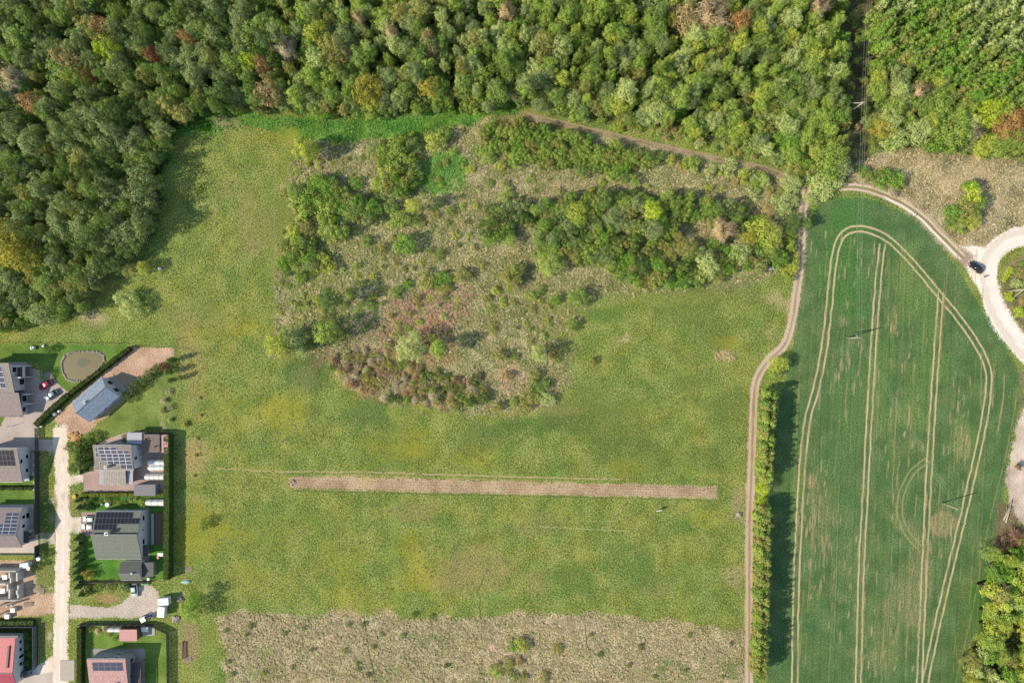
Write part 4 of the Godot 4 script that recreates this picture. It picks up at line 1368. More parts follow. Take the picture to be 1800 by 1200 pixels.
func make_yards() -> void:
	var thuja := leaf_paint("3f5228")
	var thuja_dark := leaf_paint("33431f")
	var thuja_gold := leaf_paint("626a2c")
	hedge("long dark hedge running diagonally between pond lawn and bare earth plot", [[231, 612], [160, 666], [128, 690]], 1.1, 1.7, thuja_dark, 3)
	hedge("dark shaggy hedge from the paved drive's corner to the diagonal hedge", [[126, 692], [96, 718], [68, 746]], 1.4, 1.9, thuja_dark, 4)
	hedge("tall straight clipped hedge along the meadow, with a broad dark shadow", [[300, 762], [300, 890], [299, 1014]], 1.5, 2.7, thuja, 5, 40.0)
	hedge("low olive hedge between the paved yard and the garden with raised beds", [[145, 868], [298, 868]], 0.9, 1.2, thuja_gold, 6)
	hedge("dark clipped hedge behind the fence of the reddish-roofed house, west side", [[145, 1100], [145, 1210]], 1.3, 1.8, thuja_dark, 7)
	hedge("green hedge strip along the north fence of the bright red roof", [[-10, 1092], [62, 1092]], 1.2, 1.2, thuja, 8)
	hedge("thin dark hedge between the two lawns west of the road", [[-10, 857], [64, 857]], 0.8, 0.9, thuja_dark, 9)
	fence("tall dark fence along the village road in front of the panel-grid house", [[68, 792], [69, 936]], 2.1, M.dark_fence, M.dark_fence, 2.5)
	fence("short dark fence between the panel-grid house and the building site", [[68, 957], [68, 978]], 2.1, M.dark_fence, M.dark_fence, 2.5)
	fence("dark slatted fence and gate line east of the long paved drive", [[66, 752], [67, 790]], 1.6, M.dark_fence, M.dark_fence, 2.0, true, 0.06)
	fence("low picket fence with gaps south of the pale paving", [[-10, 974], [66, 974]], 0.9, M.concrete, M.concrete, 1.0, true, 0.12)
	fence("grey board fence around the shaded garden of the bright red roof", [[-10, 1098], [64, 1098], [64, 1172]], 1.9, M.grey_fence, M.dark_fence, 2.5)
	fence("dark slatted fence curving round the lawn of the reddish-roofed house", [[142, 1095], [256, 1095], [272, 1098], [297, 1110], [298, 1215]], 1.9, M.dark_fence, M.concrete, 2.0, true, 0.05)
	fence("weathered plank fence between green-roofed house and gravel turning yard", [[146, 1022], [266, 1022]], 1.3, M.old_wood, M.concrete, 2.2, true, 0.03)
	fence("thin dark fence along the road side of the green-roofed house", [[143, 940], [143, 1022]], 1.5, M.dark_fence, M.concrete, 2.5)
	fence("thin dark fence along the road side of the yard with greenhouses", [[145, 772], [145, 832]], 1.5, M.dark_fence, M.concrete, 2.5)
	fence("dark fence between the back lawn and the paved yard's annexes", [[228, 760], [297, 760]], 1.5, M.dark_fence, M.concrete, 2.5)
	wire_fence("wire fence on thin posts along the top of the pond lawn", [[-10, 602], [228, 604]])
	wire_fence("wire fence on thin posts closing the bare earth plot at the north", [[230, 608], [306, 611]])
	wire_fence("wire fence on thin posts between back lawn and meadow strip", [[304, 665], [304, 757]])
	# tunnels and sheds
	greenhouse("white plastic tunnel, upper one of the bright pair in the paved yard", P(280, 812), 5.4, 1.9, 1.7, M.film)
	greenhouse("white plastic tunnel, lower one of the bright pair in the paved yard", P(280, 821), 5.4, 1.9, 1.7, M.film)
	greenhouse("grey translucent tunnel below the bright pair, by the clipped hedge", P(275, 837), 5.6, 2.0, 1.8, M.film)
	greenhouse("ribbed tunnel in the garden between hedge and green-roofed house", P(276, 882), 5.4, 2.2, 1.8, M.film)
	greenhouse("small tunnel on the lawn beside the pinkish shed", P(203, 1105), 3.6, 1.6, 1.4, M.film)
	shed("garden_shed", "flat grey shed in the corner of the paved yard by the hedge", P(262, 858), 6.2, 3.2, 2.4, 0.1, M.grey_wall, M.flat_roof)
	shed("garden_shed", "pinkish flat-roofed shed beside the small tunnel on the lawn", P(233, 1110), 5.1, 3.4, 2.3, 0.15, M.wood, M.rose_flat)
	var t := thing("storage_box", "white open box on the slab beside the pinkish shed", "box", P(256, 1104))
	block(t, "body", Vector3(1.8, 0.9, 1.4), M.white, Vector3(0, 0.45, 0))
	block(t, "lid", Vector3(1.9, 0.08, 0.7), M.white, Vector3(0, 0.98, -0.38), Basis(Vector3.RIGHT, 0.2))
	struct_slab("concrete_slab", P(261, 1109), Vector3(3.6, 0.1, 2.6), "small concrete slab beside the pinkish shed")
	struct_slab("concrete_slab", P(118, 1178), Vector3(4.2, 0.1, 6.0), "pale concrete slab beside the village road")
	# decking and bench east of the green-roofed house
	t = thing("wooden_deck", "oval brown timber deck on the lawn by the white gable", "deck", P(278, 929))
	for k in 26:
		var x := -1.3 + k * 0.2
		var half := 4.6 if x < 0.6 else 4.6 * sqrt(maxf(0.05, 1.0 - pow((x - 0.6) / 3.4, 2)))
		block(t, "plank", Vector3(0.18, 0.12, half * 2.0), M.wood, Vector3(x, 0.14 + 0.004 * (k % 3), 0))
	t = thing("garden_bench", "long pale bench wall along the west side of the timber deck", "bench", P(269, 929))
	block(t, "seat", Vector3(0.7, 0.12, 9.0), M.pale_roof, Vector3(0, 0.46, 0))
	for z in [-4.2, -1.4, 1.4, 4.2]:
		block(t, "leg", Vector3(0.5, 0.4, 0.14), M.concrete, Vector3(0, 0.2, z))
	# the pond
	var w := wobble([[110, 638], [116, 627], [130, 620], [152, 619], [170, 620], [180, 626], [181, 634], [171, 647], [158, 658], [143, 667], [131, 668], [119, 664], [112, 653]], 0.4, 5.0)
	sheet("water", w, M.water, "shallow brown garden pond")
	sheet("water", wobble([[133, 640], [140, 630], [152, 629], [160, 634], [154, 642], [142, 646]], 0.8, 4.0), M.deep_water, "dark green deep middle of the garden pond")
	t = thing("pond_edging", "ring of pale stones round the brown garden pond", "stone edging", P(145, 643))
	var ring := wobble([[108, 637], [114, 625], [129, 618], [152, 617], [171, 618], [182, 624], [183, 634], [172, 648], [159, 660], [143, 669], [131, 670], [117, 666], [110, 654]], 0.3, 2.6)
	for i in ring.size():
		var g := Geo.new()
		rock(g, Vector3.ZERO, Vector3(0.32, 0.22, 0.28) * rng.randf_range(0.7, 1.3), rng)
		part(t, "stone", g.mesh(true), M.stone, P(ring[i].x, ring[i].y) - t.position + Vector3(0, 0.06, 0))
	# things lying about in the gardens
	boulder("white boulder on the pond lawn, left of the dark round shrub", 59, 611, 0.75, M.white)
	boulder("white stone beside the dark clipped shrub on the pond lawn", 77, 608, 0.5, M.white)
	bag("white building-material bag on the bare earth by the diagonal hedge", 97, 727, 0.9)
	bag("second smaller white bag beside the hedge shadow on bare earth", 105, 722, 0.75)
	bag("white bag at the lower end of the shaggy dark hedge", 73, 749, 0.6)
	for p in [[64, 802], [64, 816], [64, 831], [64, 846], [64, 859]]:
		var q := thing("gate_lamp", "white globe lamp post inside the dark road fence, %s" % ["northernmost", "second from north", "middle one", "second from south", "by the thin hedge"][int((p[1] - 800) / 14.0)], "lamp", P(p[0], p[1]), 0.0, "globe lamps along the road fence")
		block(q, "post", Vector3(0.12, 1.0, 0.12), M.dark_fence, Vector3(0, 0.5, 0))
		var s := SphereMesh.new()
		s.radius = 0.24
		s.height = 0.48
		s.radial_segments = 12
		s.rings = 6
		part(q, "globe", s, M.white, Vector3(0, 1.2, 0))
	drum("round white table top on the garden lawn among the bushes", "garden_table", 190, 886, 0.68, 0.75, M.white, "table")
	drum("small green water butt beside the round white table", "water_butt", 181, 885, 0.36, 0.9, M.green_plastic, "water butt")
	drum("white water tank on the verge above the building site", "water_tank", 71, 980, 0.65, 1.2, M.white, "tank")
	drum("white drum at the corner of the weathered plank fence", "water_tank", 263, 1016, 0.45, 1.0, M.white, "tank")
	drum("orange-yellow round bush ball cover beside the road verge", "round_cover", 131, 872, 0.6, 0.5, paint("c79a2a", 0.7), "cover")
	pallet("stack of white blocks on a pallet by the unfinished house", 52, 990, 1.5, 1.4)
	pallet("small white block stack at the edge of the sandy building ground", 16, 1081, 1.3, 0.8)
	pallet("white slabs stacked near the sawn boards on sandy ground", 53, 997, 1.2, 0.7)
	pallet("tall stack of pale blocks at the building plot's north edge", 44, 992, 1.4, 1.1)
	pallet("pale block stack inside the half-built house, upper room", 12, 1012, 1.4, 0.9)
	pallet("pale block stack inside the half-built house, lower room", 8, 1036, 1.5, 1.0)
	pallet("pale block stack between the free-standing pillars", 26, 1070, 1.3, 0.8)
	boards("pale formwork boards lying in the half-built house's middle", 33, 1038, 0.3, 2.6, 6)
	boards("pale formwork boards on the sand south of the walls", 50, 1062, 0.1, 3.0, 6)
	boards("stack of pale boards leaning on blocks by the sandy ground", 64, 1034, 0.4, 3.2, 5)
	boards("short pale boards beside a pallet at the verge", 74, 1038, 1.5, 2.2, 4)
	boards("pile of long brown beams on the grass east of the slatted fence", 324, 1142, 1.57, 5.4, 9)
	boards("short pile of grey boards at the end of the brown beams", 331, 1158, 0.05, 2.0, 4)
	boards("pale planks lying in the meadow north of the overturned boat", 331, 1000, 0.1, 2.6, 4)
	heap("heap of orange soil beside the roadside conifers", 133, 768, 2.0, 0.8, M.soil)
	heap("low heap of brown clods at the left end of the tilled strip", 514, 848, 1.3, 0.3, M.clods)
	heap("grey field stones beside the dirt track", 1300, 904, 1.0, 0.5, M.stone)
	heap("scattered rubble beside the two white trailers", 309, 1088, 1.4, 0.4, M.stone)
	heap("rubble and stones at the roots of the green tree by the trailers", 316, 1052, 1.1, 0.4, M.stone)
	# swing frame and clothes post
	t = thing("clothes_rack", "pink and white washing on a small rack by the clipped hedge", "clothes rack", P(286, 972))
	for x in [-0.9, 0.9]:
		block(t, "leg", Vector3(0.06, 1.5, 0.06), M.steel, Vector3(x, 0.75, 0))
	block(t, "cloth", Vector3(1.7, 0.05, 1.0), M.white, Vector3(0, 1.5, 0), Basis(Vector3.RIGHT, 0.15))
	block(t, "cloth", Vector3(0.6, 0.05, 1.0), paint("c98a86", 0.9), Vector3(-0.8, 1.44, 0.8), Basis(Vector3.RIGHT, 0.3))
	# the half round satellite of small kit in the yard
	t = thing("patio_table", "round pinkish table at the corner of the carport", "table", P(301, 797))
	var disc := Geo.new()
	var top := []
	for k in 2:
		var rg := []
		for i in 14:
			rg.append(Vector3(cos(TAU * i / 14) * 0.6, 0.7 + k * 0.06, sin(TAU * i / 14) * 0.6))
		top.append(rg)
	disc.loft(top)
	part(t, "top", disc.mesh(), M.rose_flat)
	block(t, "leg", Vector3(0.12, 0.7, 0.12), M.dark_trim, Vector3(0, 0.35, 0))

func struct_slab(called: String, at: Vector3, size: Vector3, label: String) -> void:
	var g := Geo.new()
	g.box(at + Vector3(0, size.y * 0.5 + 0.02, 0), size)
	struct(called, g.mesh(), M.concrete, label)

func rock(g: Geo, at: Vector3, size: Vector3, r: RandomNumberGenerator) -> void:
	var rings := []
	var sx := r.randf() * 9.0
	for i in 6:
		var ph := PI * (i / 5.0) * 0.98 + 0.02
		var rg := []
		for k in 8:
			var th := TAU * k / 8
			var d := Vector3(sin(ph) * cos(th), cos(ph), sin(ph) * sin(th))
			var b := 1.0 + 0.18 * sin(d.x * 4.1 + sx) + 0.14 * sin(d.z * 5.3 + sx * 2.0) + 0.1 * sin(d.y * 6.0 + sx)
			rg.append(at + d * size * b)
		rings.append(rg)
	g.loft(rings)

func boulder(label: String, px: float, py: float, s: float, m: Material) -> void:
	var g := Geo.new()
	rock(g, Vector3(0, s * 0.5, 0), Vector3(s, s * 0.7, s * 0.85), rng)
	var o := part(self, "boulder", g.mesh(true), m, P(px, py))
	o.set_meta("label", label)
	o.set_meta("category", "boulder")

func bag(label: String, px: float, py: float, s: float) -> void:
	var t := thing("material_bag", label, "bag", P(px, py), rng.randf() * TAU)
	var rings := []
	for i in 6:
		var y: float = [0.0, 0.1, 0.5, 0.85, 1.0, 1.02][i]
		var w: float = [0.86, 1.0, 1.08, 1.0, 0.8, 0.35][i]
		var rg := []
		for k in 12:
			var a := TAU * k / 12
			var q := w / maxf(absf(cos(a)), absf(sin(a))) * 0.35 + w * 0.62
			rg.append(Vector3(cos(a) * q * s * 0.6, y * s * 1.1, sin(a) * q * s * 0.6))
		rings.append(rg)
	var g := Geo.new()
	g.loft(rings)
	part(t, "sack", g.mesh(true), M.white)
	for k in 2:
		block(t, "strap", Vector3(s * 0.9, 0.04, 0.08), M.trim, Vector3(0, s * 1.14, -0.2 + 0.4 * k))

func drum(label: String, called: String, px: float, py: float, r: float, h: float, m: Material, cat: String) -> void:
	var t := thing(called, label, cat, P(px, py))
	var rings := []
	for q in [[0.85, 0.0], [1.0, 0.06], [1.0, 0.9], [0.9, 1.0], [0.3, 1.03]]:
		var rg := []
		for k in 16:
			rg.append(Vector3(cos(TAU * k / 16) * r * q[0], h * q[1], sin(TAU * k / 16) * r * q[0]))
		rings.append(rg)
	var g := Geo.new()
	g.loft(rings)
	part(t, "body", g.mesh(), m)
	var band := Geo.new()
	var rb := []
	for y in [0.45, 0.52]:
		var rg := []
		for k in 16:
			rg.append(Vector3(cos(TAU * k / 16) * r * 1.03, h * y, sin(TAU * k / 16) * r * 1.03))
		rb.append(rg)
	band.loft(rb)
	part(t, "band", band.mesh(), M.steel)

func pallet(label: String, px: float, py: float, w: float, h: float) -> void:
	var t := thing("block_stack", label, "block stack", P(px, py), rng.randf_range(-0.2, 0.2))
	block(t, "pallet", Vector3(w, 0.14, w), M.old_wood, Vector3(0, 0.07, 0))
	var n := int(h / 0.35) + 1
	for j in n:
		for k in 2:
			block(t, "brick", Vector3(w * 0.48, 0.32, w * 0.96), M.white, Vector3((k - 0.5) * w * 0.5, 0.31 + j * 0.34, rng.randf_range(-0.03, 0.03)))

func boards(label: String, px: float, py: float, turn: float, l: float, n: int) -> void:
	var t := thing("board_pile", label, "boards", P(px, py), turn)
	for k in n:
		block(t, "plank", Vector3(l * rng.randf_range(0.85, 1.0), 0.12, 0.24), M.wood if n > 6 else M.old_wood, Vector3(rng.randf_range(-0.15, 0.15), 0.07 + 0.13 * (k / 4), (k % 4 - 1.5) * 0.32 + rng.randf_range(-0.04, 0.04)), Basis(Vector3.UP, rng.randf_range(-0.04, 0.04)))

func heap(label: String, px: float, py: float, r: float, h: float, m: Material) -> void:
	var t := thing("rubble_heap" if m == M.stone else "soil_heap", label, "heap", P(px, py))
	var rings := []
	for i in 5:
		var q := i / 4.0
		var rg := []
		for k in 14:
			var b := 1.0 + 0.2 * sin(k * 2.3 + px) + 0.1 * sin(k * 4.1)
			rg.append(Vector3(cos(TAU * k / 14) * r * (1.0 - q * 0.92) * b, h * (1.0 - pow(1.0 - q, 1.6)) , sin(TAU * k / 14) * r * 0.8 * (1.0 - q * 0.92) * b))
		rings.append(rg)
	var g := Geo.new()
	g.loft(rings)
	part(t, "mound", g.mesh(true), m)
	for k in 9:
		var s := Geo.new()
		rock(s, Vector3.ZERO, Vector3(0.28, 0.2, 0.24) * rng.randf_range(0.6, 1.5), rng)
		var a := rng.randf() * TAU
		var d := rng.randf_range(0.3, 1.0) * r
		part(t, "stone" if m == M.stone else "clod", s.mesh(true), m, Vector3(cos(a) * d, h * (1.0 - d / r) * 0.8 + 0.1, sin(a) * d * 0.8))

# ================================================================ vehicles
func ring_of(x: float, hw: float, lo: float, hi: float, top: float) -> Array:
	# a car's cross-section at x: rounded sill and shoulder, `top` = share of the width left at the top
	var out := []
	for p in [[0.82, 0.0], [1.0, 0.18], [1.0, 0.55], [0.97, 0.8], [top, 1.0]]:
		out.append(Vector3(x, lerpf(lo, hi, p[1]), hw * p[0]))
	for i in range(4, -1, -1):
		var p: Vector3 = out[i]
		out.append(Vector3(p.x, p.y, -p.z))
	return out

var wheel_mesh: ArrayMesh
var rim_mesh: ArrayMesh

func car(label: String, px: float, py: float, dx: float, dy: float, hex: String, tall := 1.45, l := 4.4, called := "parked_car") -> Node3D:
	var t := thing(called, label, "car", P(px, py), atan2(-dy, dx), "cars parked in the scene")
	var m := paint(hex, 0.28)
	m.metallic = 0.25
	m.clearcoat_enabled = true
	m.clearcoat = 0.8
	m.clearcoat_roughness = 0.08
	var h := l * 0.5
	var belt := tall * 0.62
	var g := Geo.new()
	g.loft([ring_of(-h, 0.66, 0.38, belt - 0.22, 0.8), ring_of(-h + 0.12, 0.8, 0.28, belt - 0.06, 0.85), ring_of(-h + 0.9, 0.89, 0.24, belt, 0.86), ring_of(0, 0.9, 0.22, belt, 0.87), ring_of(h - 1.3, 0.89, 0.22, belt - 0.02, 0.86), ring_of(h - 0.5, 0.85, 0.24, belt - 0.14, 0.84), ring_of(h - 0.08, 0.74, 0.3, belt - 0.28, 0.8), ring_of(h, 0.62, 0.38, belt - 0.38, 0.78)])
	part(t, "body", g.mesh(true), m)
	var cab := Geo.new()
	cab.loft([ring_of(-h + 0.35, 0.72, belt - 0.06, belt + 0.02, 0.9), ring_of(-h + 0.95, 0.74, belt - 0.06, tall - 0.06, 0.82), ring_of(-0.2, 0.76, belt - 0.06, tall - 0.03, 0.82), ring_of(0.25, 0.76, belt - 0.06, tall - 0.08, 0.82), ring_of(h - 1.1, 0.76, belt - 0.06, belt + 0.0, 0.9)])
	part(t, "windows", cab.mesh(true), M.glass)
	var roof := Geo.new()
	var rr := []
	for p in [[-h + 0.92, tall - 0.07, 0.56], [-h + 1.1, tall, 0.6], [-0.3, tall + 0.03, 0.62], [0.2, tall - 0.03, 0.6], [0.32, tall - 0.1, 0.56]]:
		rr.append([Vector3(p[0], p[1] - 0.07, p[2]), Vector3(p[0], p[1] - 0.01, p[2]), Vector3(p[0], p[1] + 0.02, p[2] * 0.7), Vector3(p[0], p[1] + 0.02, -p[2] * 0.7), Vector3(p[0], p[1] - 0.01, -p[2]), Vector3(p[0], p[1] - 0.07, -p[2])])
	roof.loft(rr)
	part(t, "roof_panel", roof.mesh(true), m)
	for s in [-1.0, 1.0]:
		block(t, "pillar", Vector3(0.08, tall - belt, 0.05), m, Vector3(-0.25, (tall + belt) * 0.5 - 0.05, s * 0.71), Basis(Vector3.RIGHT, -s * 0.22))
		block(t, "headlight", Vector3(0.12, 0.12, 0.3), M.film, Vector3(h - 0.1, belt - 0.3, s * 0.55))
		block(t, "tail_light", Vector3(0.1, 0.14, 0.28), paint("8a1a1a", 0.3), Vector3(-h + 0.05, belt - 0.2, s * 0.56))
		block(t, "mirror", Vector3(0.16, 0.12, 0.2), m, Vector3(h - 1.35, belt + 0.06, s * 0.95))
	for s in [-1.0, 1.0]:
		block(t, "bumper", Vector3(0.1, 0.16, 1.3), M.dark_trim, Vector3(s * (h + 0.0), 0.42, 0))
	if wheel_mesh == null:
		var w := Geo.new()
		w.tube([Vector3(0, 0, -0.11), Vector3(0, 0, 0.11)], [0.32, 0.32], 16)
		wheel_mesh = w.mesh()
		var q := Geo.new()
		q.tube([Vector3(0, 0, -0.12), Vector3(0, 0, 0.12)], [0.19, 0.19], 10)
		rim_mesh = q.mesh()
	for sx in [-h + 0.85, h - 0.9]:
		for s in [-1.0, 1.0]:
			var w := Node3D.new()
			w.name = "wheel"
			w.position = Vector3(sx, 0.32, s * 0.8)
			t.add_child(w, true)
			part(w, "tyre", wheel_mesh, M.rubber)
			part(w, "rim", rim_mesh, M.steel)
	return t

func make_vehicles() -> void:
	car("red car half in the house's shadow on the paved drive", 82, 676, -26, 15, "b5203f")
	car("silver-blue car in full sun on the paved drive, below the red one", 92, 694, -24, 17, "8fa3b0")
	car("black car standing on the gravel junction by the cereal field", 1714, 470, -18, -15, "14161a", 1.65, 4.5)
	car("white car in the paved bay, upper of the pair west of the green-roofed house", 160, 911, -1, 0, "dfe3e4", 1.5, 4.3)
	car("white car in the paved bay, lower of the pair west of the green-roofed house", 158, 924, -1, 0, "dfe3e4", 1.5, 4.5)
	car("pale green-white car parked under the plank fence on grey gravel", 238, 1036, 0.08, 1, "c8dcd6", 1.45, 4.0)
	car("dark grey car in the shade beside the bright red roof", 43, 1182, 1, -0.1, "3c444c", 1.45, 4.3)
	car("small silver-white car on the lawn edge beside the white east wall", 48, 834, 0.1, 1, "b9c7d6", 1.4, 3.6)
	# two box trailers
	for k in 2:
		var t := thing("box_trailer", ["white box trailer, upper and wider one of two beside the gravel yard", "white box trailer with rounded end, lower one of two beside the gravel yard"][k], "trailer", [P(293, 1052.5), P(289, 1070.5)][k], [0.08, 1.5][k], "box trailers by the gravel yard")
		block(t, "body", Vector3(3.0, 1.7, 2.0), M.white, Vector3(0, 1.35, 0))
		block(t, "roof", Vector3(3.06, 0.1, 2.06), M.film, Vector3(0, 2.26, 0))
		block(t, "chassis", Vector3(2.9, 0.12, 1.6), M.dark_trim, Vector3(0, 0.43, 0))
		block(t, "drawbar", Vector3(1.1, 0.1, 0.1), M.steel, Vector3(2.0, 0.45, 0))
		block(t, "door", Vector3(0.06, 1.4, 0.8), M.pale_roof, Vector3(-1.54, 1.3, 0.3))
		for s in [-1.0, 1.0]:
			var w := Node3D.new()
			w.name = "wheel"
			w.position = Vector3(0, 0.32, s * 0.92)
			t.add_child(w, true)
			part(w, "tyre", wheel_mesh, M.rubber)
			part(w, "rim", rim_mesh, M.steel)
	# small tractor
	var q := thing("garden_tractor", "small white and blue garden tractor on the gravel near the slatted fence", "tractor", P(259, 1083), 0.5)
	block(q, "hood", Vector3(1.3, 0.6, 0.7), M.blue_plastic, Vector3(0.8, 0.85, 0))
	block(q, "cab_roof", Vector3(1.5, 0.1, 1.4), M.white, Vector3(-0.5, 1.95, 0))
	for x in [-1.1, 0.1]:
		for s in [-1.0, 1.0]:
			block(q, "cab_post", Vector3(0.07, 1.2, 0.07), M.white, Vector3(x, 1.32, s * 0.6))
	block(q, "seat", Vector3(0.5, 0.5, 0.5), M.dark_trim, Vector3(-0.5, 0.95, 0))
	block(q, "chassis", Vector3(2.6, 0.3, 0.5), M.dark_trim, Vector3(0, 0.5, 0))
	for x in [-0.7, 1.0]:
		for s in [-1.0, 1.0]:
			var w := Node3D.new()
			w.name = "wheel"
			w.position = Vector3(x, 0.45 if x < 0 else 0.32, s * 0.66)
			w.scale = Vector3.ONE * (1.4 if x < 0 else 1.0)
			q.add_child(w, true)
			part(w, "tyre", wheel_mesh, M.rubber)
			part(w, "rim", rim_mesh, M.steel)
	# overturned boat
	var b := thing("rowing_boat", "pale teal overturned rowing boat on the grass by the hedge end", "boat", P(327, 1022), 0.05)
	var g := Geo.new()
	var rings := []
	for i in 9:
		var u := i / 8.0
		var w := 0.62 * pow(sin(PI * clampf(u * 0.92 + 0.06, 0.02, 1.0)), 0.7)
		var rg := []
		for k in 9:
			var a := PI * k / 8.0
			rg.append(Vector3(-1.45 + 2.9 * u, sin(a) * 0.5 * minf(1.0, w * 2.0) + 0.02, -cos(a) * w))
		rings.append(rg)
	g.loft(rings)
	part(b, "hull", g.mesh(true), M.teal)
	block(b, "keel", Vector3(2.4, 0.08, 0.06), M.white, Vector3(0, 0.55, 0))
	for s in [-1.0, 1.0]:
		block(b, "gunwale", Vector3(1.8, 0.06, 0.06), M.white, Vector3(0, 0.06, s * 0.62))
	var tarp := thing("tarpaulin", "bright green rolled tarpaulin lying along the plank fence", "tarpaulin", P(255, 1026), 0.03)
	var tg := Geo.new()
	tg.tube([Vector3(-1.3, 0.2, 0), Vector3(-0.4, 0.24, 0.05), Vector3(0.5, 0.2, -0.04), Vector3(1.35, 0.22, 0.03)], [0.18, 0.24, 0.22, 0.17], 9)
	part(tarp, "roll", tg.mesh(true), M.green_plastic)
	for x in [-0.7, 0.8]:
		var sg := Geo.new()
		sg.tube([Vector3(x - 0.05, 0.22, 0), Vector3(x + 0.05, 0.22, 0)], [0.255, 0.255], 9)
		part(tarp, "strap", sg.mesh(), M.white)
	drum("blue barrel in the shade beside the pale green-white car", "barrel", 227, 1029, 0.5, 1.0, M.blue_plastic, "barrel")

# ================================================================ power line
func make_power_line() -> void:
	var tops := []
	# base, foot of the brace (or none), label
	for p in [
		[1513, -60, 0, 0, "concrete power pole in the cutting at the top edge"], [1496, 195, 1491, 181, "white A-shaped power pole standing in the cutting through the wood"],
		[1488, 594, 1504, 584, "white A-shaped power pole in the cereal field with soil at its foot"], [1655, 884, 0, 0, "slim white power pole alone in the cereal field, lower right"],
		[1755, 1050, 0, 0, "concrete power pole among the trees at the lower right"], [1769, 512, 1779, 526, "white A-shaped power pole on the island in the gravel bend"]]:
		var t := thing("power_pole", p[4], "power pole", P(p[0], p[1]), 0.0, "poles of the power line")
		var h := 7.8
		var g := Geo.new()
		g.tube([Vector3(0, 0, 0), Vector3(0, h, 0)], [0.19, 0.13], 8)
		part(t, "pole", g.mesh(true), M.concrete)
		if p[2]:
			var f := P(p[2], p[3]) - t.position
			var b := Geo.new()
			b.tube([f, Vector3(0, h - 0.9, 0)], [0.17, 0.12], 8)
			part(t, "brace", b.mesh(true), M.concrete)
		var along := Vector3(1, 0, 0)
		if p[1] > 700:
			along = Vector3(0.86, 0, -0.5)
		var arm := block(t, "crossarm", Vector3(1.5, 0.1, 0.1), M.steel, Vector3(0, h - 0.35, 0), Basis(Vector3.UP, -atan2(along.z, along.x)))
		var ends := []
		for s in [-0.65, 0.0, 0.65]:
			var y := 0.3 if s == 0.0 else 0.1
			var ins := Geo.new()
			ins.tube([Vector3(s, 0.05, 0), Vector3(s, 0.12, 0), Vector3(s, 0.2 + y * 0.5, 0)], [0.04, 0.08, 0.05], 6)
			part(arm, "insulator", ins.mesh(), M.white)
			ends.append(t.position + Vector3(0, h - 0.1 + (0.15 if s == 0.0 else 0.0), 0) + along * s)
		tops.append(ends)
	var n := 0
	for pair in [[0, 1], [1, 2], [2, 3], [3, 4]]:
		for k in 3:
			var a: Vector3 = tops[pair[0]][k]
			var b: Vector3 = tops[pair[1]][k]
			var path := []
			var radii := []
			for i in 13:
				var u := i / 12.0
				path.append(a.lerp(b, u) - Vector3(0, 4.0 * u * (1.0 - u) * 0.9, 0))
				radii.append(0.019)
			var g := Geo.new()
			g.tube(path, radii, 4)
			var o := part(self, "power_cable", g.mesh(), M.cable)
			o.set_meta("label", "%s of three thin power cables %s" % [["western", "middle", "eastern"][k], ["over the top of the cutting", "from the cutting to the field's first pole", "slanting across the cereal field between two poles", "from the field to the lower right trees"][pair[0]]])
			o.set_meta("category", "cable")
			o.set_meta("group", "cables of the power line")

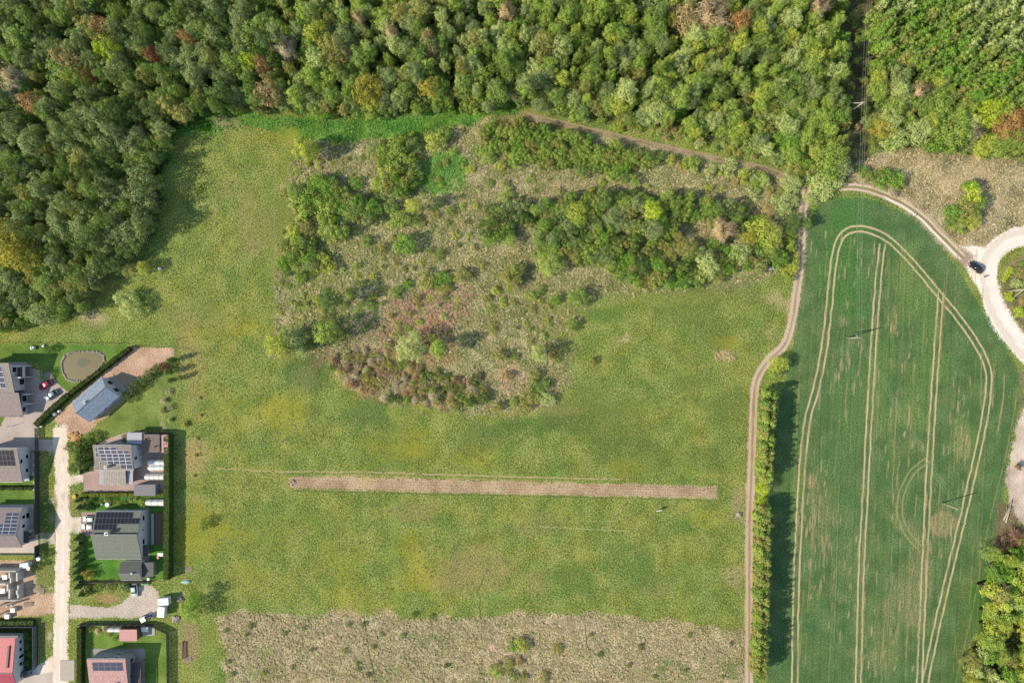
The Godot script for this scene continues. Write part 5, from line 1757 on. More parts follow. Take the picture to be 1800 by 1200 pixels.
func make_small_things() -> void:
	# marker stones, sign and the white box at the thicket
	boulder("white marker stone at the meadow's edge below the left wood", 281, 472, 0.55, M.white)
	boulder("small pale stone in the shaded meadow bay by the wood", 301, 256, 0.5, M.white)
	boulder("white stone lying on the dirt track's bend north of the field", 1608, 377, 0.45, M.white)
	boulder("small white stone among the red-brown reeds", 684, 597, 0.4, M.white)
	var t := thing("small_hut", "small white hut on legs at the thicket's lower right end", "hut", P(1352, 472), 0.2)
	block(t, "hut", Vector3(1.2, 1.1, 0.9), M.white, Vector3(0, 1.25, 0))
	block(t, "roof", Vector3(1.4, 0.08, 1.1), M.white, Vector3(0, 1.85, 0), Basis(Vector3.RIGHT, 0.1))
	for x in [-0.5, 0.5]:
		for z in [-0.36, 0.36]:
			block(t, "leg", Vector3(0.08, 0.7, 0.08), M.old_wood, Vector3(x, 0.35, z))
	t = thing("field_sign", "white board on a post in the meadow below the tilled strip", "sign", P(1157, 895), 0.15)
	block(t, "post", Vector3(0.1, 1.6, 0.1), M.old_wood, Vector3(0, 0.8, 0))
	block(t, "board", Vector3(1.7, 0.9, 0.08), M.white, Vector3(0, 1.5, 0.09), Basis(Vector3.RIGHT, -0.5))
	# dead trunks
	for d in [[22, 388, 62, 388, "fallen pale trunk lying among the dark trees of the left wood"], [1768, 918, 1776, 878, "pale fallen trunk beside the bare sand"], [1764, 914, 1772, 890, "second thinner fallen trunk beside the bare sand"], [935, 58, 936, 92, "upright pale dead trunk in the upper wood"]]:
		var a := P(d[0], d[1])
		var b := P(d[2], d[3])
		var up := 6.0 if d[1] < 200 else (4.0 if d[1] < 400 else 0.25)
		var o := thing("fallen_trunk", d[4], "trunk", a)
		var g := Geo.new()
		var e := b - a
		g.tube([Vector3(0, up, 0), e * 0.5 + Vector3(0, up + 0.3, 0), e + Vector3(0, up + 0.5, 0)], [0.26, 0.2, 0.1], 7)
		part(o, "trunk", g.mesh(true), M.pale_bark)
		for k in 4:
			var br := Geo.new()
			var s := e * (0.4 + 0.14 * k) + Vector3(0, up + 0.3, 0)
			var side := Vector3(-e.z, 0.6, e.x).normalized() * (1.0 if k % 2 else -1.0)
			side.y = 0.4
			br.tube([s, s + side * 0.7 + e.normalized() * 0.5, s + side * 1.2 + e.normalized() * 1.1], [0.07, 0.05, 0.02], 5)
			part(o, "branch", br.mesh(), M.pale_bark)
	# garden posts in the far left drive
	t = thing("young_tree_stake", "thin leafless sapling with its stake on the paved drive", "sapling", P(22, 748))
	block(t, "stake", Vector3(0.06, 1.4, 0.06), M.old_wood, Vector3(0.25, 0.7, 0))
	var g2 := Geo.new()
	g2.tube([Vector3.ZERO, Vector3(0.05, 1.4, 0), Vector3(0, 2.6, 0.05)], [0.05, 0.035, 0.01], 5)
	for k in 9:
		var a := TAU * k / 5.0
		var y := 1.2 + k * 0.15
		g2.tube([Vector3(0.03, y, 0), Vector3(cos(a) * 0.5, y + 0.35, sin(a) * 0.5)], [0.02, 0.006], 4)
	part(t, "trunk", g2.mesh(), M.bark)

# ================================================================ the person by the black car
func make_person() -> void:
	var t := thing("person", "person in a dark jacket and pale trousers standing beside the black car", "person", P(1727, 487), 2.2)
	# joints: [from, to, radius, radius, colour index]
	var B := [
		[Vector3(0, 0.96, 0), Vector3(0, 1.16, 0.0), 0.135, 0.14, 1], [Vector3(0, 1.16, 0), Vector3(0, 1.38, 0.01), 0.145, 0.15, 0], [Vector3(-0.13, 1.41, 0), Vector3(0.13, 1.41, 0), 0.085, 0.085, 0],
		[Vector3(0, 1.4, 0), Vector3(0, 1.54, 0.02), 0.06, 0.055, 2], [Vector3(0, 1.61, 0.02), Vector3(0, 1.68, 0.015), 0.092, 0.095, 2],
		[Vector3(0.09, 0.95, 0), Vector3(0.1, 0.5, 0.03), 0.09, 0.06, 1], [Vector3(0.1, 0.5, 0.03), Vector3(0.11, 0.09, 0), 0.058, 0.042, 1], [Vector3(0.11, 0.05, -0.03), Vector3(0.12, 0.04, 0.16), 0.045, 0.04, 3],
		[Vector3(-0.09, 0.95, 0), Vector3(-0.1, 0.5, 0.03), 0.09, 0.06, 1], [Vector3(-0.1, 0.5, 0.03), Vector3(-0.11, 0.09, 0), 0.058, 0.042, 1], [Vector3(-0.11, 0.05, -0.03), Vector3(-0.12, 0.04, 0.16), 0.045, 0.04, 3],
		[Vector3(0.2, 1.4, 0), Vector3(0.25, 1.12, -0.02), 0.06, 0.048, 0], [Vector3(0.25, 1.12, -0.02), Vector3(0.12, 1.1, 0.24), 0.046, 0.034, 0],
		[Vector3(-0.2, 1.4, 0), Vector3(-0.25, 1.12, -0.02), 0.06, 0.048, 0], [Vector3(-0.25, 1.12, -0.02), Vector3(-0.12, 1.1, 0.24), 0.046, 0.034, 0],
		[Vector3(0.12, 1.1, 0.24), Vector3(0.09, 1.1, 0.31), 0.032, 0.03, 2], [Vector3(-0.12, 1.1, 0.24), Vector3(-0.09, 1.1, 0.31), 0.032, 0.03, 2],
		[Vector3(0, 1.635, 0.1), Vector3(0, 1.61, 0.125), 0.014, 0.018, 2], [Vector3(0.095, 1.63, 0.0), Vector3(0.098, 1.66, -0.005), 0.016, 0.018, 2], [Vector3(-0.095, 1.63, 0.0), Vector3(-0.098, 1.66, -0.005), 0.016, 0.018, 2]]
	for s in [-1.0, 1.0]:       # four fingers and a thumb on each hand, closed on the remote control
		for f in 4:
			var y := 1.125 - f * 0.018
			B.append([Vector3(s * 0.09, y, 0.31), Vector3(s * 0.075, y, 0.345 + 0.006 * (f % 2)), 0.0095, 0.009, 2])
			B.append([Vector3(s * 0.075, y, 0.345), Vector3(s * 0.05, y, 0.35), 0.009, 0.008, 2])
		B.append([Vector3(s * 0.1, 1.13, 0.28), Vector3(s * 0.07, 1.145, 0.31), 0.0105, 0.009, 2])
	var tones := [Color("23262b").srgb_to_linear(), Color("a9a193").srgb_to_linear(), Color("c79d83").srgb_to_linear(), Color("d8d4cc").srgb_to_linear()]
	var g := Geo.new()
	g.colored = true
	nets(g, B, tones, 0.02)
	var m := paint("ffffff", 0.85)
	m.vertex_color_use_as_albedo = true
	part(t, "body", g.mesh(true), m)
	var hair := Geo.new()
	rock(hair, Vector3(0, 1.7, -0.005), Vector3(0.105, 0.085, 0.112), rng)
	part(t, "hair", hair.mesh(true), paint("33261d", 0.8))
	for s in [-1.0, 1.0]:
		block(t, "eye", Vector3(0.022, 0.01, 0.006), M.dark_trim, Vector3(s * 0.035, 1.655, 0.108))
	block(t, "mouth", Vector3(0.045, 0.008, 0.006), paint("8e5a50", 0.6), Vector3(0, 1.585, 0.106))
	var rc := thing("remote_control", "small dark remote control held by the person beside the black car", "remote control", t.position + Basis(Vector3.UP, 2.2) * Vector3(0, 1.1, 0.335), 2.2)
	block(rc, "case", Vector3(0.14, 0.03, 0.09), M.dark_trim, Vector3.ZERO)
	for s in [-1.0, 1.0]:
		block(rc, "stick", Vector3(0.012, 0.03, 0.012), M.steel, Vector3(s * 0.04, 0.03, 0))

func nets(g: Geo, bones: Array, tones: Array, cell: float) -> void:
	var lo := Vector3(1e9, 1e9, 1e9)
	var hi := -lo
	for b in bones:
		for p in [b[0], b[1]]:
			lo = lo.min(p - Vector3.ONE * (b[2] + cell * 3))
			hi = hi.max(p + Vector3.ONE * (b[2] + cell * 3))
	var n := Vector3i(((hi - lo) / cell).ceil()) + Vector3i.ONE
	var field3 := PackedFloat32Array()
	field3.resize(n.x * n.y * n.z)
	field3.fill(1.0)
	var who := PackedByteArray()
	who.resize(field3.size())
	var best := PackedFloat32Array()
	best.resize(field3.size())
	best.fill(9.0)
	for b in bones:
		var r: float = maxf(b[2], b[3]) + cell * 2.5
		var i0 := Vector3i(((b[0].min(b[1]) - Vector3.ONE * r - lo) / cell).floor()).clamp(Vector3i.ZERO, n - Vector3i.ONE)
		var i1 := Vector3i(((b[0].max(b[1]) + Vector3.ONE * r - lo) / cell).ceil()).clamp(Vector3i.ZERO, n - Vector3i.ONE)
		var ab: Vector3 = b[1] - b[0]
		for z in range(i0.z, i1.z + 1):
			for y in range(i0.y, i1.y + 1):
				for x in range(i0.x, i1.x + 1):
					var p := lo + Vector3(x, y, z) * cell
					var u := clampf((p - b[0]).dot(ab) / ab.length_squared(), 0.0, 1.0)
					var d: float = p.distance_to(b[0] + ab * u) - lerpf(b[2], b[3], u)
					var i := (z * n.y + y) * n.x + x
					var k: float = minf(0.03, b[2] * 0.6)
					var h := clampf(0.5 + 0.5 * (field3[i] - d) / k, 0.0, 1.0)
					if d < best[i]:
						best[i] = d
						who[i] = b[4]
					field3[i] = lerpf(field3[i], d, h) - k * h * (1.0 - h)
	var at := {}
	var vert := func(x: int, y: int, z: int) -> Array:
		var key := (z * n.y + y) * n.x + x
		if at.has(key):
			return at[key]
		var s := Vector3.ZERO
		var c := 0
		for e in 12:
			var ax := e / 4
			var o := [0, 0, 0]
			o[(ax + 1) % 3] = e & 1
			o[(ax + 2) % 3] = (e >> 1) & 1
			var o2 := o.duplicate()
			o2[ax] = 1
			var f0 := field3[((z + o[2]) * n.y + y + o[1]) * n.x + x + o[0]]
			var f1 := field3[((z + o2[2]) * n.y + y + o2[1]) * n.x + x + o2[0]]
			if (f0 < 0.0) != (f1 < 0.0):
				s += Vector3(x + o[0], y + o[1], z + o[2]).lerp(Vector3(x + o2[0], y + o2[1], z + o2[2]), f0 / (f0 - f1))
				c += 1
		at[key] = [lo + s / maxi(c, 1) * cell, tones[who[key]]]
		return at[key]
	for z in range(1, n.z - 1):
		for y in range(1, n.y - 1):
			for x in range(1, n.x - 1):
				var f := field3[(z * n.y + y) * n.x + x]
				for ax in 3:
					var d := [0, 0, 0]
					d[ax] = 1
					var f2 := field3[((z + d[2]) * n.y + y + d[1]) * n.x + x + d[0]]
					if (f < 0.0) == (f2 < 0.0):
						continue
					var q := []
					for k in [[0, 0], [1, 0], [1, 1], [0, 1]]:
						var o := [x, y, z]
						o[(ax + 1) % 3] -= k[0]
						o[(ax + 2) % 3] -= k[1]
						q.append((vert as Callable).call(o[0], o[1], o[2]))
					var hint := Vector3(d[0], d[1], d[2]) * (1.0 if f < 0.0 else -1.0)
					g.face(q[0][0], q[1][0], q[2][0], hint, q[0][1])
					g.face(q[0][0], q[2][0], q[3][0], hint, q[0][1])

# ================================================================ trees and bushes
var crowns := {}
var trunks := {}
var leaf_mats := {}

func leaf(g: Geo, at: Vector3, out: Vector3, size: float, r: RandomNumberGenerator, tone: float, hue := 0.0, lean := 0.8) -> void:
	var n := (out + Vector3(0, 0.3, 0) + Vector3(r.randf_range(-lean, lean), r.randf_range(-lean, lean), r.randf_range(-lean, lean))).normalized()
	var u := n.cross(Vector3(r.randf_range(-1, 1), r.randf_range(-1, 1), r.randf_range(-1, 1))).normalized()
	if u == Vector3.ZERO:
		u = Vector3.RIGHT
	var w := n.cross(u)
	var s := size * r.randf_range(0.7, 1.3)
	var col2 := Color(tone * (1.0 + hue), tone, tone * (1.0 - hue))
	var sn := (out * 1.1 + n + Vector3(0, 0.25, 0)).normalized()
	var a := at + u * s
	var b := at - u * s * 0.5 + w * s * 0.75
	var d := at - u * s * 0.5 - w * s * 0.75
	if (b - a).cross(d - a).dot(n) > 0.0:
		var t := b
		b = d
		d = t
	g.v.append(a); g.v.append(b); g.v.append(d)
	for k in 3:
		g.n.append(sn)
		g.c.append(col2)
		g.uv.append(Vector2.ZERO)

# lobes: [centre, radii]; leaves over their outer shells, thinner underneath
func leafy(lobes: Array, leaves: int, size: float, r: RandomNumberGenerator, airy := 0.25) -> ArrayMesh:
	var g := Geo.new()
	g.colored = true
	var area := 0.0
	for l in lobes:
		area += l[1].x * l[1].y
	for l in lobes:
		var tone := r.randf_range(0.86, 1.16)
		var hue := r.randf_range(-0.06, 0.06)
		var bald := Vector3(r.randf_range(-1, 1), r.randf_range(-1, 0.3), r.randf_range(-1, 1)).normalized()
		for k in int(leaves * l[1].x * l[1].y / area):
			var d := Vector3(r.randfn(), r.randfn(), r.randfn()).normalized()
			if d.y < -0.45 and r.randf() < 0.75 or d.dot(bald) > 0.75 and r.randf() < airy * 2.5:
				continue
			var p: Vector3 = l[0] + d * l[1] * (1.0 - airy * r.randf() * r.randf() * 1.6 + (0.35 * r.randf() if r.randf() < 0.22 else 0.0))
			var buried := false
			for o in lobes:
				if o != l and ((p - o[0]) / (o[1] * 0.8)).length_squared() < 1.0:
					buried = true
					break
			if buried and r.randf() < 0.85:
				continue
			leaf(g, p, (d / l[1]).normalized(), size, r, tone * r.randf_range(0.72, 1.3), hue + r.randf_range(-0.05, 0.05))
	return g.mesh()

func twiggy(r: RandomNumberGenerator, high: float, wide: float, twigs: int) -> ArrayMesh:
	var g := Geo.new()
	g.colored = true
	var ph := r.randf() * 6.0
	for k in twigs:
		var a := r.randf() * TAU
		var u := r.randf()
		var root := Vector3(0, high * (0.15 + 0.45 * u * r.randf()), 0)
		var reach := wide * (0.45 + 0.55 * r.randf()) * (0.72 + 0.2 * sin(a * 3.0 + ph) + 0.16 * sin(a * 5.0 - ph))
		var tip := root + Vector3(cos(a) * reach, high * (0.3 + 0.35 * r.randf()) * (1.2 - u * 0.5), sin(a) * reach)
		tip.y = minf(tip.y, high * (1.02 - 0.3 * pow(reach / wide, 2.0) + 0.05 * r.randf()))
		var midp := root.lerp(tip, 0.5) + Vector3(r.randf_range(-0.3, 0.3), 0.25, r.randf_range(-0.3, 0.3))
		var tone := r.randf_range(0.7, 1.35)
		var c := Color(tone, tone, tone)
		if k % 4 == 0:
			g.tube([root, midp, tip], [0.06, 0.04, 0.012], 3, c)
		for s in 7:
			var p := midp.lerp(tip, s / 6.0)
			var q := p + Vector3(r.randf_range(-0.6, 0.6), r.randf_range(-0.1, 0.6), r.randf_range(-0.6, 0.6))
			var side := (q - p).cross(Vector3(r.randf_range(-1, 1), r.randf_range(-1, 1), 0.3)).normalized() * r.randf_range(0.02, 0.05)
			var nn := (Vector3(cos(a), 0.8, sin(a)) + Vector3.UP * 0.3).normalized()
			g.tri(p - side, p + side, q, nn, c)
	return g.mesh()

func spruce(r: RandomNumberGenerator, high: float, wide: float, leaves: int) -> ArrayMesh:
	var g := Geo.new()
	g.colored = true
	for k in leaves:
		var u := pow(r.randf(), 0.7)          # 0 top .. 1 bottom
		var tier := fposmod(u * high * 1.6, 1.0)
		var a := r.randf() * TAU
		var arm := 0.75 + 0.25 * sin(a * 7.0 + floorf(u * high * 1.6) * 2.0)
		var rad := wide * (0.06 + 0.94 * u) * (0.55 + 0.45 * tier) * arm * (0.8 + 0.25 * r.randf())
		var p := Vector3(cos(a) * rad, high * (1.0 - u * 0.93), sin(a) * rad)
		leaf(g, p, Vector3(cos(a), 0.75, sin(a)).normalized(), 0.17 * (0.6 + u), r, r.randf_range(0.65, 1.35), 0.0, 0.5)
	return g.mesh()

func lobes_round(r: RandomNumberGenerator, rad: float, base: float, high: float, count: int, lobe: float) -> Array:
	var c := Vector3(0, (base + high) * 0.5, 0)
	var half := (high - base) * 0.5
	var out := [[c, Vector3(rad * 0.62, half * 0.7, rad * 0.62)]]
	for k in count:
		var y := 1.0 - 1.7 * (k + 0.5) / count
		var a := k * 2.4 + r.randf_range(-0.4, 0.4)
		var q := sqrt(maxf(0.0, 1.0 - y * y))
		var s := lobe * r.randf_range(0.6, 1.35)
		out.append([c + Vector3(cos(a) * q * (rad - s * 0.8), y * (half - s * 0.7), sin(a) * q * (rad - s * 0.8)) * r.randf_range(0.7, 1.2) + Vector3(r.randf_range(-0.2, 0.2), r.randf_range(-0.25, 0.25), r.randf_range(-0.2, 0.2)) * rad, Vector3(s, s * r.randf_range(0.85, 1.2), s)])
	return out

func trunk_mesh(high: float, r0: float, spread: float, r: RandomNumberGenerator) -> ArrayMesh:
	var g := Geo.new()
	g.tube([Vector3.ZERO, Vector3(r.randf_range(-0.1, 0.1), high * 0.4, r.randf_range(-0.1, 0.1)), Vector3(r.randf_range(-0.2, 0.2), high * 0.8, r.randf_range(-0.2, 0.2))], [r0, r0 * 0.7, r0 * 0.3], 6)
	for k in 5:
		var a := TAU * k / 5.0 + r.randf()
		var y := high * (0.35 + 0.08 * k)
		g.tube([Vector3(0, y, 0), Vector3(cos(a) * spread * 0.5, y + high * 0.13, sin(a) * spread * 0.5), Vector3(cos(a) * spread * 0.9, y + high * 0.24, sin(a) * spread * 0.9)], [r0 * 0.4, r0 * 0.25, r0 * 0.08], 4)
	return g.mesh(true)

# the kinds: height and crown radius of the model in metres
const KINDS := {"round": [10.0, 3.0], "tall": [12.0, 2.3], "slender": [8.0, 1.1], "bush": [3.2, 1.9], "willow": [9.0, 3.0], "low": [1.4, 1.5], "bare": [9.0, 3.2], "bare_bush": [2.6, 1.7], "spruce": [6.0, 1.7], "column": [7.4, 1.0], "big": [12.0, 4.6]}

func make_tree_kinds() -> void:
	var r := RandomNumberGenerator.new()
	r.seed = 99
	for v in 4:
		crowns["round%d" % v] = leafy(lobes_round(r, 3.0, 3.2, 10.0, 40, 0.85), 4600, 0.155, r, 0.4)
		crowns["tall%d" % v] = leafy(lobes_round(r, 2.3, 3.4, 12.0, 42, 0.7), 4600, 0.15, r, 0.45)
		crowns["slender%d" % v] = leafy(lobes_round(r, 1.1, 2.4, 8.0, 16, 0.42), 1300, 0.13, r, 0.5)
		crowns["bush%d" % v] = leafy(lobes_round(r, 1.9, 0.1, 3.2, 22, 0.56), 2200, 0.13, r, 0.4)
		crowns["willow%d" % v] = leafy(lobes_round(r, 3.0, 1.0, 9.0, 46, 0.8), 4800, 0.15, r, 0.5)
		crowns["low%d" % v] = leafy(lobes_round(r, 1.5, -0.1, 1.4, 9, 0.5), 650, 0.13, r, 0.4)
		crowns["bare%d" % v] = twiggy(r, 9.0, 3.2, 520)
		crowns["bare_bush%d" % v] = twiggy(r, 2.6, 1.9, 150)
		crowns["spruce%d" % v] = spruce(r, 6.0, 1.7, 2200)
		crowns["column%d" % v] = leafy(lobes_round(r, 1.0, 0.2, 7.0, 16, 0.5) + [[Vector3(0, 6.6, 0), Vector3(0.3, 0.8, 0.3)]], 1300, 0.16, r, 0.2)
		crowns["big%d" % v] = leafy(lobes_round(r, 4.6, 3.2, 12.0, 66, 1.05), 8000, 0.17, r, 0.4)
	for k in KINDS:
		for v in 2:
			trunks["%s%d" % [k, v]] = trunk_mesh(KINDS[k][0], 0.025 * KINDS[k][0] + 0.02, KINDS[k][1] * 0.8, r)
	# leaf colours
	for c in [["grey-green", "77855c"], ["mid-green", "6a8044"], ["sunny green", "80944a"], ["olive", "848450"], ["yellow-green", "969e4a"], ["lime-green", "9bac3c"], ["dark green", "50653a"], ["pale green", "99a470"], ["russet", "94755a"], ["orange-brown", "967450"], ["greyish bare", "a09688"], ["pinkish bare", "b09c86"], ["brownish", "958465"], ["golden", "918a40"], ["purple-brown", "8d7264"], ["fresh green", "66883a"], ["reddish", "7a4d47"]]:
		leaf_mats[c[0]] = leaf_paint(c[1])

var protos := {}
const SIZE_WORDS := ["small", "mid-sized", "large"]
const OF_A_KIND := 285
var planted := {}
var mass := {}      # what is past the count, or outside the view: kind -> [[transform, tone], ...]

# a tree or bush whose crown appears round (px, py) from 200 m up; rad in px, high in metres
func plant(px: float, py: float, rad: float, high: float, kind: String, tone: String, form: String, group: String, label := "") -> void:
	var key := kind + str(rng.randi() % 4) + tone
	var model: Array = KINDS[kind]
	var at := G(px, py, high * (0.62 if kind != "low" else 0.4))
	at.y = 0.0
	var o: Node3D
	var k := (HIGH - high * 0.6) / 1200.0
	var wide: float = rad * k / model[1]
	var shape := Basis(Vector3.UP, rng.randf() * TAU).scaled_local(Vector3(wide * rng.randf_range(0.82, 1.2), high / model[0], wide * rng.randf_range(0.82, 1.2)))
	var called: String = {"bush": "bush", "low": "low_bush", "bare_bush": "bare_bush", "spruce": "conifer", "column": "row_tree", "bare": "bare_tree", "slender": "sapling_tree", "willow": "spreading_tree", "big": "large_tree", "tall": "tall_tree", "round": "round_tree"}[kind]
	if px < -14 or py < -14 or px > 1814 or py > 1214 or planted.get(called, 0) >= OF_A_KIND:
		if not mass.has(kind):
			mass[kind] = []
		mass[kind].append([Transform3D(shape, at), tone])
		return
	planted[called] = planted.get(called, 0) + 1
	if protos.has(key):
		o = protos[key].duplicate()
		o.name = called
		add_child(o, true)
	else:
		o = Node3D.new()
		o.name = called
		add_child(o, true)
		part(o, "trunk", trunks[kind + str(rng.randi() % 2)], M.bark)
		part(o, "crown", crowns[key.substr(0, key.length() - tone.length())], leaf_mats[tone])
		protos[key] = o
	o.position = at
	o.basis = shape
	var rw: String = SIZE_WORDS[0 if rad < 9 else (1 if rad < 18 else 2)]
	o.set_meta("category", "bush" if "bush" in called else "tree")
	o.set_meta("group", group)
	if label:
		o.set_meta("label", label)
	else:
		named.append([o, "%s %s %s" % [rw, tone, form], px, py])

func make_mass() -> void:
	for kind in mass:
		var list: Array = mass[kind]
		var mm := MultiMesh.new()
		mm.transform_format = MultiMesh.TRANSFORM_3D
		mm.use_colors = true
		mm.mesh = crowns[kind + "0"]
		mm.instance_count = list.size()
		for i in list.size():
			mm.set_instance_transform(i, list[i][0])
			mm.set_instance_color(i, leaf_mats[list[i][1]].albedo_color.srgb_to_linear())
		var o := MultiMeshInstance3D.new()
		o.name = "undergrowth" if kind in ["bush", "low", "bare_bush"] else "woodland"
		o.multimesh = mm
		o.material_override = leaf_paint("ffffff")
		o.set_meta("kind", "stuff")
		o.set_meta("label", {"slender": "mass of slender saplings in the right wood", "bush": "dense bushes and undergrowth inside thickets and woods"}.get(kind, "crowns deeper inside the woods reading as one mass"))
		add_child(o, true)
		print("mass ", kind, " ", list.size())

func tell_apart() -> void:
	print(planted)
	var bins := {}
	for e in named:
		var best := 1e9
		var mark := []
		for m in marks:
			var d := Vector2(e[2] - m[0], e[3] - m[1]).length()
			if d < best:
				best = d
				mark = m
		var dx: float = e[2] - mark[0]
		var dy: float = e[3] - mark[1]
		var where := "beside" if best < 14 else (("right of" if dx > 0 else "left of") if absf(dx) > absf(dy) else ("below" if dy > 0 else "above"))
		var s := "%s %s %s" % [e[1], where, mark[2]]
		if not bins.has(s):
			bins[s] = []
		bins[s].append([best, e[0]])
	var words := ["nearest", "second nearest", "third nearest", "fourth nearest", "fifth nearest", "sixth nearest", "seventh nearest", "eighth nearest", "ninth nearest", "tenth nearest", "eleventh nearest", "twelfth nearest", "thirteenth nearest", "fourteenth nearest", "fifteenth nearest", "sixteenth nearest", "seventeenth nearest", "eighteenth nearest", "nineteenth nearest", "twentieth nearest", "farthest"]
	for s in bins:
		var l: Array = bins[s]
		l.sort_custom(func(a, b): return a[0] < b[0])
		for i in l.size():
			var t: String = s if l.size() == 1 else s + ", " + words[mini(i, 20)]
			if t.split(" ", false).size() > 16:
				t = t.substr(t.find(" ") + 1)
			l[i][1].set_meta("label", t)

func spread(poly: Array, gap: float, each: Callable, jitter := 0.42, skip: Array = []) -> void:
	var pv := PackedVector2Array()
	var lo := Vector2(1e9, 1e9)
	var hi := -lo
	for p in poly:
		var q := Vector2(p[0], p[1])
		pv.append(q)
		lo = lo.min(q)
		hi = hi.max(q)
	var row := 0
	var y := lo.y
	var found := []
	while y < hi.y:
		var x := lo.x + (gap * 0.5 if row % 2 else 0.0)
		while x < hi.x:
			var p := Vector2(x + rng.randf_range(-jitter, jitter) * gap, y + rng.randf_range(-jitter, jitter) * gap)
			if Geometry2D.is_point_in_polygon(p, pv):
				var free := true
				for s in skip:
					if Vector2(s[0], s[1]).distance_to(p) < s[2]:
						free = false
						break
				if free:
					found.append(p)
			x += gap
		y += gap * 0.87
		row += 1
	found.sort_custom(func(a, b): return a.distance_squared_to(Vector2(900, 600)) < b.distance_squared_to(Vector2(900, 600)))
	for p in found:
		(each as Callable).call(p.x, p.y)

func pick(list: Array) -> String:
	return list[rng.randi() % list.size()]

const WOOD_L := ["grey-green", "grey-green", "grey-green", "grey-green", "mid-green", "mid-green", "dark green", "olive"]
const WOOD_M := ["grey-green", "grey-green", "mid-green", "mid-green", "sunny green", "sunny green", "pale green", "olive"]
const WOOD_R := ["sunny green", "sunny green", "mid-green", "pale green", "yellow-green", "grey-green"]

